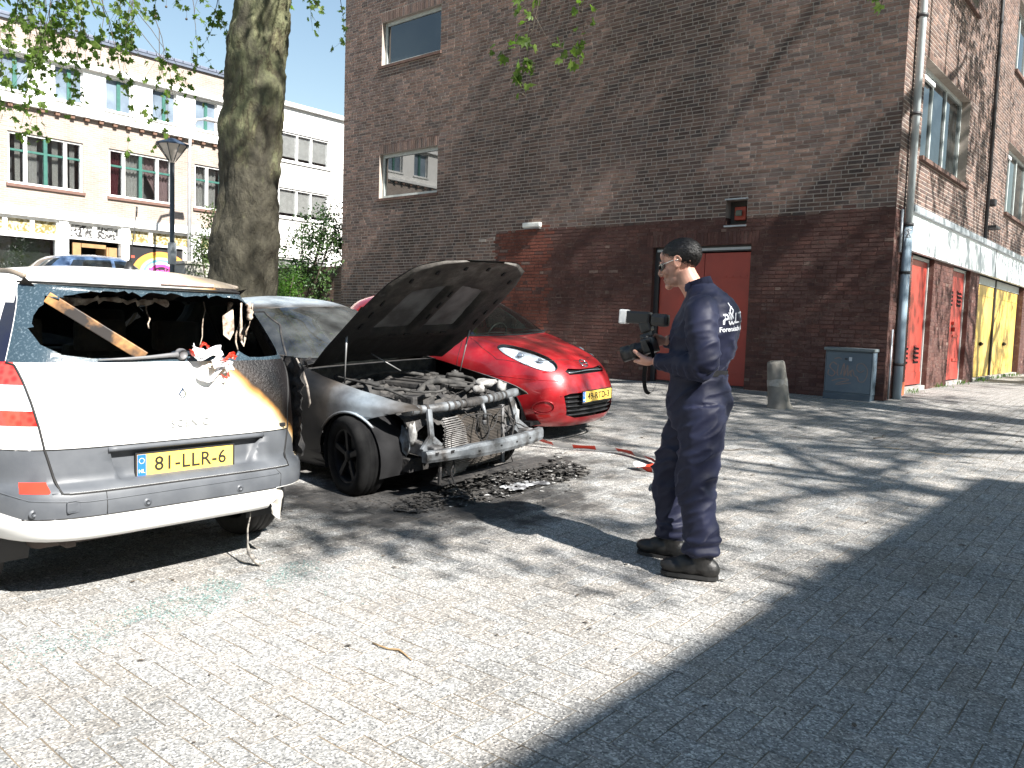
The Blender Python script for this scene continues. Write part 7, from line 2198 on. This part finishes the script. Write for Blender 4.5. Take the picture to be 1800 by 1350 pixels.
# lantern post
lx, ly = -14.5, 7.37
lamp = thing('street_lamp', 'dark grey post lamp with cone lantern left of the plane tree', 'street lamp', (lx, ly, gzx(lx, ly)))
lz = gzx(lx, ly)
m_lp = M('lamp_grey', (0.055, 0.065, 0.075), .45, (0.075, 0.085, 0.095), 8)
bm = B(); tube(bm, [(0, 0, -.1), (0, 0, .9), (0, 0, .95), (0, 0, 4.12 - lz)], [.075, .07, .045, .04], 14); sobj('post', bm, m_lp, lamp)
bm = B(); lathe(bm, [(.05, 4.10 - lz), (.07, 4.16 - lz), (.265, 4.42 - lz), (.262, 4.42 - lz), (.06, 4.17 - lz)], 8); sobj('lantern_glass', bm, M('lantern_frosted', (0.55, 0.5, 0.45), .25, coat=.6), lamp, False)
bm = B(); lathe(bm, [(0, 4.545 - lz), (.06, 4.53 - lz), (.30, 4.43 - lz), (.30, 4.41 - lz), (0, 4.41 - lz)], 8); sobj('lantern_cap', bm, M('lantern_cap_blue', (0.05, 0.075, 0.12), .35), lamp, False)
bm = B(); 
for k in range(8):
    a = R(45) * k; tube(bm, [(.06 * math.cos(a), .06 * math.sin(a), 4.13 - lz), (.275 * math.cos(a), .275 * math.sin(a), 4.42 - lz)], .008, 5)
sobj('lantern_ribs', bm, m_lp, lamp)
sub('control_box', lamp, lambda bm: box(bm, -.06, .06, -.06, .06, 1.55, 1.95, .015), M('control_grey', (0.30, 0.33, 0.36), .5))
# tall road light by the shops
px_, py_ = -23.5, 12.48
rl = thing('road_light', 'thin pale tall road light in front of the pale brick row', 'street lamp', (px_, py_, gzx(px_, py_)))
zz = gzx(px_, py_)
m_pale = M('galvanised', (0.5, 0.51, 0.52), .5, metal=.4)
bm = B(); tube(bm, [(0, 0, 0), (0, 0, 6.2 - zz), (0, .03, 6.8 - zz), (0, .2, 7.15 - zz), (0, .5, 7.25 - zz)], [.07, .05, .045, .04, .035], 10); sobj('post', bm, m_pale, rl)
sub('head', rl, lambda bm: box(bm, -.1, .1, .48, .98, 7.2 - zz, 7.3 - zz, .03), m_pale)

# parked cars in the far street (only their roofs show)
def far_car(label, loc, rotz, paint):
    t = thing('parked_car', label, 'car', loc, (0, 0, rotz), 'cars parked along the far street')
    rows = zrows((.2, .6, 5), (.6, .95, 7), (.95, 1.38, 9), (1.38, 1.5, 7))
    w_ = curve([(.2, .78), (.4, .86), (.7, .87), (.9, .83), (1.2, .7), (1.38, .6), (1.45, .45), (1.5, .03)])
    xf_ = curve([(.2, 2.0), (.45, 2.1), (.65, 2.0), (.8, 1.5), (.93, .95), (1.2, .5), (1.38, .2), (1.47, 0), (1.5, -.5)])
    xr_ = curve([(.2, -2.0), (.5, -2.1), (.9, -2.02), (1.2, -1.75), (1.4, -1.45), (1.5, -.6)])
    bm = shell(rows, w_, xf_, xr_, lambda z: 4.0, lambda z: 4.0)
    gl_ = []
    for s in (1, -1):
        sd = lambda c, n, s=s: c.y * s > .3 and n.y * s > .3
        for pl in ([(.62, .98), (-.28, .98), (-.28, 1.36), (.1, 1.36)], [(-.36, .98), (-1.4, 1.0), (-1.2, 1.32), (-.36, 1.37)]): gl_.append(('side_window', take(bm, cut(bm, pl, (0, 2), sd))))
    gl_.append(('windscreen', take(bm, cut(bm, [(-.68, .98), (.68, .98), (.55, 1.36), (-.55, 1.36)], (1, 2), lambda c, n: n.x > .1 and c.x > 0))))
    gl_.append(('rear_window', take(bm, cut(bm, [(-.62, 1.0), (.62, 1.0), (.52, 1.34), (-.52, 1.34)], (1, 2), lambda c, n: n.x < -.1 and c.x < -1))))
    arches(bm, t, [(1.3, .3), (-1.3, .3)], .34, m_blackplastic, .6)
    sobj('body', bm, paint, t)
    for nm, b2 in gl_: sobj(nm, b2, m_wglass, t)
    for x in (1.3, -1.3):
        for s in (1, -1): wheel(t, x, .76 * s, .31, .19, s, 5, m_alloy, m_tyre)
    return t
far_car('blue car roof showing above the white people carrier', (-20.6, 9.0, gzx(-20.6, 9.0) + .01), R(90), car_paint('blue_car_paint', (0.10, 0.17, 0.30), .4))
fc2 = copy_tree(bpy.data.objects['parked_car'])
fc2.location = (-20.8, 3.6, gzx(-20.8, 3.6) + .01); fc2['label'] = 'grey car roof at the left edge behind the white people carrier'
for ch in fc2.children:
    if ch.name.startswith('body'): ch.data = ch.data.copy(); ch.data.materials[0] = car_paint('grey_car_paint', (0.22, 0.23, 0.25), .4)
sub_pl = thing('concrete_planter', 'weathered concrete planter box in front of the shops', 'planter', (-20.0, 10.85, gzx(-20, 10.85)))
sub('box', sub_pl, lambda bm: (box(bm, -.4, .4, -.55, .55, 0, 1.32, .02), ), M('planter_concrete', (0.32, 0.31, 0.28), .9, (0.2, .2, .18), 4, bmp=.4))
sub('rim', sub_pl, lambda bm: box(bm, -.44, .44, -.59, .59, 1.322, 1.40, .01), M('planter_concrete', (0, 0, 0)))

# garden wall beside the gable
gwl = thing('garden_wall', 'low brown brick garden wall running on from the gable corner', 'wall', (-15.79, 12.25, .9))
bm = B(); box(bm, -3.2, 0, 0, .22, -1, 1.62); wall_ = obj('wall', bm, m_mortar, gwl)
vs_, fs, cs = [], [], []
for c in range(26):
    u = -3.2 + (.11 if c % 2 else 0)
    while u < -.02:
        e = min(u + .21, 0.0); z0 = 0.0 + c * .0622 + .005; z1 = z0 + .052
        k = len(vs_); vs_ += [(u + .005, -.004, z0), (e - .005, -.004, z0), (e - .005, -.004, z1), (u + .005, -.004, z1), (u + .005, .01, z0), (e - .005, .01, z0), (e - .005, .01, z1), (u + .005, .01, z1)]
        fs += [(k, k + 1, k + 2, k + 3), (k, k + 4, k + 5, k + 1), (k + 1, k + 5, k + 6, k + 2), (k + 2, k + 6, k + 7, k + 3), (k + 3, k + 7, k + 4, k)]
        cs += [brick_col('plain', 0, 0)] * 5; u = e
o = pyobj('brickwork', vs_, fs, m_brick, wall_); attr_col(o.data, cs); tag(o, kind='stuff')
vs_, fs, cs = [], [], []
for k_ in range(48):
    u = -3.2 + k_ * .0665; k = len(vs_)
    vs_ += [(x, y, z) for z in (1.62, 1.73) for x, y in ((u + .004, -.02), (u + .062, -.02), (u + .062, .24), (u + .004, .24))]
    fs += [(k + 4, k + 5, k + 6, k + 7), (k, k + 1, k + 5, k + 4), (k + 1, k + 2, k + 6, k + 5), (k + 2, k + 3, k + 7, k + 6), (k + 3, k, k + 4, k + 7)]; cs += [brick_col('plain', 0, 0)] * 5
o = pyobj('coping_bricks', vs_, fs, m_brick, wall_); attr_col(o.data, cs); tag(o, kind='stuff')

# shrubs
def shrub(name, label, loc, blobs, n, size, mat, seed, shape=OVAL, stems=8):
    t = thing(name, label, 'shrub', loc)
    r = random.Random(seed)
    V, F = [], []
    bm = B()
    tot = sum(b_[3] * b_[4] * b_[5] for b_ in blobs)
    for (cx, cy, cz, rx, ry, rz) in blobs:
        tube(bm, [(cx * .1, cy * .1, 0), (cx * .6, cy * .6, cz * .6), (cx, cy, cz), (cx + rx * .2, cy, cz + rz * .6)], [.03, .02, .012, .005], 5)
        m_ = int(n * rx * ry * rz / tot)
        k = 0
        while k < m_:
            v = rnd_unit(r); rad = r.uniform(.35, 1.0) ** .5
            c = Vector((cx + v.x * rx * rad, cy + v.y * ry * rad, cz + v.z * rz * rad))
            if noise.noise(c * 2.4 + Vector((seed, 0, 0))) < -.12: 
                k += 1; continue
            for _ in range(5):
                q = c + rnd_unit(r) * size * 1.3
                add_leaf(V, F, q, (rnd_unit(r) + v * .6 + Vector((0, 0, -.2))).normalized(), (v + rnd_unit(r) * .7 + Vector((0, 0, .7))).normalized(), size * r.uniform(.6, 1.25), shape)
                k += 1
    sobj('stems', bm, m_twig, t)
    tag(pyobj('foliage', V, F, mat, t), kind='stuff')
    return t
zb_ = gzx(-17, 11.6)
shrub('evergreen_shrub', 'dark evergreen shrub spilling over the garden wall', (-17.0, 11.9, zb_), [(-.1, 0, .8, 1.0, .7, .8), (.5, .3, 1.5, .8, .6, .7), (-.3, .2, 1.6, .6, .5, .6), (.2, .5, 2.3, .7, .5, .6), (.8, .4, 2.2, .5, .4, .5), (-.5, .4, 2.2, .35, .3, .5), (.45, .5, 2.75, .25, .25, .35)], 6500, .085, m_leafd, 3)
shrub('bright_shrub', 'bright green low shrub with pale tips beside the plane trunk', (-16.2, 10.9, gzx(-16.2, 10.9)), [(0, 0, .5, .55, .45, .5), (.15, .1, .95, .35, .3, .35), (-.2, 0, .75, .3, .3, .35)], 1500, .07, m_leafb, 5)
shrub('loose_shrub', 'loose leafy shrub in front of the shops left of the trunk', (-18.0, 10.1, gzx(-18, 10.1)), [(0, 0, 1.2, .45, .45, .7), (-.05, .1, 2.0, .40, .40, .6), (.0, .25, 2.6, .25, .28, .4), (-.1, -.2, 1.7, .3, .3, .4)], 1500, .085, leaf_mat('loose_leaf', (0.045, 0.085, 0.03), (0.09, 0.12, 0.045), .35), 7)

# twigs of the plane trees that hang into the picture
def hang(V, F, bm, r, p, d, L, leaf, n_leaf, side=3, rad=.006, grav=-.10):
    pts = rand_walk(r, p, d, L, 9, .22, grav)
    tube(bm, pts, [rad * (1 - .75 * i / 9) for i in range(10)], 5)
    for s in range(side):
        i = r.randrange(3, 9)
        q = rand_walk(r, pts[i], (pts[i] - pts[i - 1]).normalized() + rnd_unit(r) * .9, L * r.uniform(.2, .4), 4, .3, grav)
        tube(bm, q, [rad * .5, rad * .4, rad * .35, rad * .3, rad * .2], 4)
        for k in range(max(2, n_leaf // 4)):
            c = q[r.randrange(1, 5)]
            add_leaf(V, F, c + rnd_unit(r) * leaf * .3, (rnd_unit(r) + Vector((0, 0, -.9))).normalized(), rnd_unit(r), leaf * r.uniform(.5, 1.15), LOBED)
    for k in range(n_leaf // 2):
        c = pts[r.randrange(4, 10)]
        add_leaf(V, F, c + rnd_unit(r) * leaf * .3, (rnd_unit(r) + Vector((0, 0, -.9))).normalized(), rnd_unit(r), leaf * r.uniform(.5, 1.15), LOBED)
r = random.Random(17)
V, F = [], []; bm = B()
LF, DP = Vector((-.763, -.647, 0)), Vector((-.647, .763, 0))
for k in range(78):
    a = r.uniform(.25, 3.9) ** 1.0; b_ = r.uniform(-1.6, 2.2)
    if k < 26: a = r.uniform(2.2, 4.2)
    ztop = r.uniform(5.6, 6.4)
    reach = (r.uniform(.6, 2.0) if a > 1.8 else r.uniform(.4, 1.35))
    if a < .9: reach *= .75
    p = LF * a + DP * b_ + Vector((0, 0, ztop - tz))
    hang(V, F, bm, r, p, (LF * r.uniform(-.6, .6) + Vector((0, 0, -1))), reach, .095, 20 if a > 2 else 13, 4)
for k in range(7):
    p = LF * r.uniform(-.55, -1.1) + DP * r.uniform(-.5, .8) + Vector((0, 0, r.uniform(5.7, 6.2) - tz))
    hang(V, F, bm, r, p, (LF * -.3 + Vector((0, 0, -1))), r.uniform(.35, .8), .09, 10, 3)
# visible boughs feeding them
for (q, rad) in (([(.0, 0, 5.5), (-.9, -.8, 5.75), (-2.2, -1.7, 5.85), (-3.4, -2.6, 5.6)], .05), ([(0, 0, 5.6), (-1.4, -.2, 6.0), (-2.8, -.6, 6.0)], .05)):
    sp_ = spline(q, 6); tube(bm, sp_, [rad * (1 - .8 * i / len(sp_)) for i in range(len(sp_))], 7)
ht_ = sobj('hanging_twigs', bm, m_twig, tree)
tag(ht_, kind='stuff'); tag(pyobj('twig_leaves', V, F, m_leaf, ht_), kind='stuff')
for k in range(12):
    p = LF * r.uniform(.6, 3.4) + DP * r.uniform(-1, 1) + Vector((0, 0, r.uniform(4.6, 5.4) - tz)); b2 = B(); ellips(b2, p, (.016, .016, .016), None, 2); tube(b2, [p, p + Vector((.01, 0, .12))], .0015, 4); sobj('seed_ball', b2, m_twig, ht_)
# twigs of the tree beside the viewer (parts of that tree)
def hang_pts(V, F, bm, org, pts, leaf, n, rad=.006):
    q = [Vector(p[:3]) for p in spline([(*(Vector(p) - org), 0) for p in pts], 6)]
    tube(bm, q, [rad * (1 - .7 * i / len(q)) for i in range(len(q))], 5)
    for k in range(n):
        c = q[r.randrange(len(q) // 3, len(q))]
        e = c + rnd_unit(r) * .10
        tube(bm, [c, e], [.002, .0012], 4)
        add_leaf(V, F, e, (rnd_unit(r) + Vector((0, 0, -.8))).normalized(), rnd_unit(r), leaf * r.uniform(.55, 1.1), LOBED)
r = random.Random(23)
V, F = [], []; bm = B(); og = Vector(tree.location)
hang_pts(V, F, bm, og, [(-9.2, 5.9, 6.7), (-7.8, 6.1, 6.9), (-6.4, 6.35, 6.3), (-5.6, 6.5, 5.4), (-5.3, 6.55, 4.9)], .12, 4, .05)
hang_pts(V, F, bm, og, [(-5.3, 6.55, 4.95), (-5.42, 6.55, 4.45), (-5.55, 6.6, 4.15), (-5.62, 6.6, 3.9)], .12, 24)
hang_pts(V, F, bm, og, [(-5.40, 6.55, 4.5), (-5.30, 6.7, 4.25), (-5.15, 6.85, 4.15), (-5.05, 6.9, 4.2)], .11, 18, .004)
hang_pts(V, F, bm, og, [(-5.45, 6.55, 4.4), (-5.62, 6.5, 4.3), (-5.75, 6.45, 4.22)], .11, 9, .004)
hang_pts(V, F, bm, og, [(-5.3, 6.55, 5.0), (-5.05, 6.75, 4.8), (-5.02, 6.84, 4.45), (-5.0, 6.85, 4.36)], .11, 9, .004)
hang_pts(V, F, bm, og, [(-5.35, 6.5, 5.1), (-5.45, 6.5, 4.75), (-5.5, 6.5, 4.6)], .12, 14, .004)
tw = sobj('overhanging_bough', bm, m_twig, tree)
tag(tw, kind='stuff'); tag(pyobj('bough_leaves', V, F, m_leaf, tw), kind='stuff')
for p in ((-5.47, 6.5, 4.02), (-5.58, 6.6, 3.78), (-4.95, 6.7, 4.52)):
    b2 = B(); q = Vector(p) - og; ellips(b2, q, (.017, .017, .017), None, 2); tube(b2, [q, q + Vector((.01, 0, .16))], .0015, 4); sobj('seed_ball', b2, m_twig, tw)
gt = [o for o in C.objects if 'in front of the gable' in str(o.get('label', ''))][0]
V, F = [], []; bm = B(); og = Vector(gt.location)
hang_pts(V, F, bm, og, [(.4, 10.4, 8.3), (-.8, 9.4, 7.2), (-1.9, 8.5, 5.9), (-2.4, 8.0, 4.85), (-2.5, 8.07, 4.58), (-2.52, 8.1, 4.5)], .10, 16, .02)
tw = sobj('hanging_twig', bm, m_twig, gt)
tag(tw, kind='stuff'); tag(pyobj('twig_leaves', V, F, m_leaf, tw), kind='stuff')

# ------------------------------------------------------------------ barrier tape
m_tw = M('tape_white', (0.78, 0.78, 0.78), .4, (0.66, 0.66, 0.68), 9); m_tr = M('tape_red', (0.66, 0.055, 0.025), .4, (0.55, 0.04, 0.02), 9)
def ribbon(name, label, pts, w, seg_len, twist, cat='tape', tilt0=.6):
    q = [Vector(p[:3]) for p in spline([(*p, 0) for p in pts], 12)]
    t = thing(name, label, cat, q[0])
    acc, last, bm = 0.0, None, None
    def edge(i):
        d = (q[min(i + 1, len(q) - 1)] - q[max(0, i - 1)]).normalized()
        s = d.cross(Vector((0, 0, 1))).normalized()
        a = tilt0 + twist * math.sin(i * .35)
        return (s * math.cos(a) + Vector((0, 0, 1)) * abs(math.sin(a))) * w / 2
    def flush(b2, k):
        bmesh.ops.remove_doubles(b2, verts=b2.verts, dist=1e-4)
        sobj('red_section' if k == 0 else 'white_section', b2, m_tr if k == 0 else m_tw, t, True)
    for i in range(len(q) - 1):
        k = int(acc / seg_len) % 2
        if k != last:
            if bm is not None: flush(bm, last)
            bm, last = B(), k
        e0, e1 = edge(i), edge(i + 1)
        bm.faces.new([bm.verts.new(p - q[0]) for p in (q[i] - e0, q[i + 1] - e1, q[i + 1] + e1, q[i] + e0)])
        acc += (q[i + 1] - q[i]).length
    flush(bm, last)
    return t
ribbon('barrier_tape', 'red and white barrier tape trailing from burnt car to his feet', [(-5.05, 6.30, .30), (-4.90, 6.34, .25), (-4.7, 6.40, .232), (-4.45, 6.50, .235), (-4.2, 6.56, .238), (-3.95, 6.50, .23), (-3.75, 6.40, .225), (-3.60, 6.30, .215), (-3.52, 6.2, .20)], .072, .215, .12, tilt0=.7)
ribbon('barrier_tape', 'short folded end of barrier tape lying behind his legs', [(-3.52, 6.22, .20), (-3.62, 6.14, .215), (-3.72, 6.10, .215), (-3.62, 6.06, .20), (-3.42, 6.08, .20), (-3.30, 5.95, .20), (-3.25, 5.7, .19), (-3.15, 5.5, .18)], .06, .14, .5)
# scrap of tape caught on the wiper of the people carrier
sc_ = thing('tape_scrap', 'crumpled scrap of red and white tape caught on the rear wiper', 'tape', (-4.0, 2.22, 1.18))
def crumple(name, w, h, mtx, mat, seed, amp=.03):
    bm = B(); n = 12
    g = [[bm.verts.new((w * (i / n - .5), h * (j / n - .5) - .03 * math.sin(i * .5), amp * noise.noise(Vector((i * .45, j * .45, seed))) * 1.6)) for j in range(n + 1)] for i in range(n + 1)]
    for i in range(n):
        for j in range(n): bm.faces.new((g[i][j], g[i + 1][j], g[i + 1][j + 1], g[i][j + 1]))
    bmesh.ops.transform(bm, matrix=mtx, verts=bm.verts)
    sobj(name, bm, mat, sc_)
fm = lambda x, y, z, r_: frame_m((x, y, z), (.1, math.cos(r_), math.sin(r_)), (-.4, -math.sin(r_), math.cos(r_)))
crumple('white_scrap', .16, .06, fm(.03, -.01, .03, R(-22)), m_tw, 1); crumple('white_scrap', .10, .05, fm(.05, .06, -.03, R(-50)), m_tw, 2); crumple('red_scrap', .09, .025, fm(.03, .10, .0, R(-15)), m_tr, 3); crumple('red_scrap', .10, .02, fm(.02, -.05, .045, R(6)), m_tr, 4); crumple('white_scrap', .20, .03, fm(.045, .03, -.075, R(8)), m_tw, 5, .015); crumple('red_scrap', .07, .012, fm(.052, .09, -.07, R(22)), m_tr, 6, .01)

# ------------------------------------------------------------------ burnt remains and litter on the paving
BRn = random.Random(41)
V, F = [], []
def chip(V, F, p, s, flat=.35):
    k = len(V); a = [rnd_unit(BRn) * s * BRn.uniform(.5, 1.2) for _ in range(5)]
    for q in a: V.append(Vector((p[0] + q.x, p[1] + q.y, p[2] + abs(q.z) * flat)))
    F.extend([(k, k + 1, k + 2), (k, k + 2, k + 3), (k + 1, k + 3, k + 4), (k, k + 3, k + 4), (k + 1, k + 2, k + 4)])
def pile(n, cx, cy, rx, ry, s0, s1, h=.05):
    for _ in range(n):
        a = BRn.uniform(0, 6.283); q = BRn.random() ** .6
        x, y = cx + rx * q * math.cos(a), cy + ry * q * math.sin(a)
        chip(V, F, (x, y, gz(y) + h * (1 - q) * BRn.random()), BRn.uniform(s0, s1))
pile(900, -4.22, 4.75, .27, .95, .008, .055, .15); pile(380, -4.13, 5.5, .24, .36, .01, .06, .19); pile(250, -4.3, 4.2, .25, .4, .006, .035, .05); pile(350, -3.95, 4.6, .45, .9, .004, .02, .01); pile(120, -4.6, 3.8, .3, .25, .005, .02, .01)
tag(pyobj('burnt_debris', V, F, M('debris_black', (0.012, 0.012, 0.012), .85, (0.06, 0.055, 0.05), 14, bmp=.5)), 'heap of charred black debris under the front of burnt hatchback', 'debris', kind='stuff')
V, F = [], []
pile(170, -4.15, 4.9, .3, .8, .006, .03, .13); pile(60, -4.1, 5.5, .2, .3, .01, .04, .17)
tag(pyobj('ash_flakes', V, F, M('ash_flake', (0.42, 0.42, 0.41), .9, (0.2, .19, .18), 18)), 'pale ash flakes scattered over the charred debris', 'ash', kind='stuff')
bm = B()
n = 16
g = [[None] * (n + 1) for _ in range(n + 1)]
for i in range(n + 1):
    for j in range(n + 1):
        x, y = -4.03 + .16 * (i / n - .5) + .03 * math.sin(j * .5), 4.93 + .42 * (j / n - .5)
        g[i][j] = bm.verts.new((x + 4.03, y - 4.93, .02 + .035 * abs(noise.noise(Vector((i * .25, j * .3, 2)))) + .01 * noise.noise(Vector((i, j, 4)))))
for i in range(n):
    for j in range(n): bm.faces.new((g[i][j], g[i + 1][j], g[i + 1][j + 1], g[i][j + 1]))
sh_ = sobj('melted_plastic_sheet', bm, M('melted_grey', (0.40, 0.41, 0.42), .6, (0.07, 0.07, 0.075), 7, lo=.4, hi=.6), None)
sh_.location = (-4.03, 4.93, gz(4.93)); tag(sh_, 'ash grey sheet of melted plastic lying before the bumper beam', 'debris')
# shattered tempered glass behind the people carrier
V, F = [], []
for (n, cx, cy, rx, ry) in ((1500, -3.80, 2.45, .20, .35), (1300, -3.68, 2.05, .22, .40), (700, -3.62, 1.7, .22, .4), (350, -3.55, 1.3, .2, .35), (500, -3.55, 2.6, .5, .5)):
    for _ in range(n):
        a = BRn.uniform(0, 6.283); q = BRn.random() ** .7
        x, y = cx + rx * q * math.cos(a), cy + ry * q * math.sin(a)
        if noise.noise(Vector((x * 4, y * 4, 1))) < -.15: continue
        chip(V, F, (x, y, gz(y) + .002), BRn.uniform(.003, .0075), .7)
m_shard, nt_, b_ = new_mat('glass_crumbs')
nt_.links.new(mixc(nt_, ramp(nt_, noise_n(nt_, pos(nt_), 60, 2), [(.4, 0.0), (.6, 1.0)]), (0.16, 0.30, 0.28), (0.34, 0.46, 0.44)), b_.inputs['Base Color']); sv(b_, 'Roughness', .08); sv(b_, 'Transmission Weight', .35)
tag(pyobj('glass_crumbs', V, F, m_shard), 'greenish crumbs of broken window glass behind the people carrier', 'glass', kind='stuff')
# fallen twig and small litter
tg = B(); tube(tg, [(0, 0, .006), (.05, -.002, .008), (.10, .004, .008), (.14, .03, .007), (.18, .02, .006), (.25, .0, .005)], [.003, .0035, .004, .005, .0035, .002], 6)
o = sobj('fallen_twig', tg, M('dry_twig', (0.30, 0.20, 0.10), .8), None); o.location = (-2.66, 2.257, gz(2.257)); tag(o, 'thin dry twig lying on the bright paving in the foreground', 'twig')
for (x, y, rz_, L, lab) in ((-3.6, 7.3, .4, .5, 'long dry twig lying on the shaded paving near the red car'), (-2.6, 9.0, 1.1, .35, 'small dry twig lying on the paving before the bollard'), (-.9, 7.9, .2, .4, 'dark dry twig lying at the edge of the roof shade')):
    tg = B(); pts = rand_walk(BRn, (0, 0, .01), (1, .1, 0), L, 7, .25); pts = [Vector((p.x, p.y, .008 + .01 * abs(p.z))) for p in pts]; tube(tg, pts, [.006 - .0006 * i for i in range(8)], 5)
    k = pts[3]; tube(tg, [k, k + Vector((.08, .06, .01)), k + Vector((.15, .07, .0))], [.004, .003, .0015], 4)
    o = sobj('fallen_twig', tg, m_twig, None); o.location = (x, y, gz(y)); o.rotation_euler = (slope_at(y), 0, rz_); tag(o, lab, 'twig', 'dry twigs fallen on the paving')
V, F = [], []
for _ in range(420):
    y = BRn.uniform(.8, 12); x = BRn.uniform(-6.5, 1.0)
    if not in_view((x, y, gz(y)), 1.05, 1.05): continue
    s = BRn.uniform(.004, .013) * (1 + y * .12)
    if BRn.random() < .5: add_leaf(V, F, Vector((x, y, gz(y) + .006)), Vector((BRn.uniform(-1, 1), BRn.uniform(-1, 1), .1)), Vector((0, 0, 1)), s * 2.4, OVAL)
    else: chip(V, F, (x, y, gz(y) + .003), s, .5)
tag(pyobj('ground_litter', V, F, M('litter_brown', (0.10, 0.075, 0.05), .9, (0.05, 0.045, 0.04), 6)), 'bits of bark and dry leaf scattered on the paving', 'litter', kind='stuff')
# weeds along the foot of the side wall
V, F = [], []
for _ in range(500):
    y = BRn.uniform(13.0, 23.0); x = -3.43 + abs(BRn.gauss(.06, .07))
    if noise.noise(Vector((x, y * 1.7, 0))) < .05: continue
    add_leaf(V, F, Vector((x, y, gz(y))), Vector((BRn.uniform(-.6, .6), BRn.uniform(-.6, .6), 1)), rnd_unit(BRn), BRn.uniform(.04, .12), [(0, 0), (.08, .4), (0, 1), (-.08, .4)])
tag(pyobj('wall_weeds', V, F, m_leafb), 'sparse green weeds along the foot of the garage wall', 'weeds', kind='stuff')
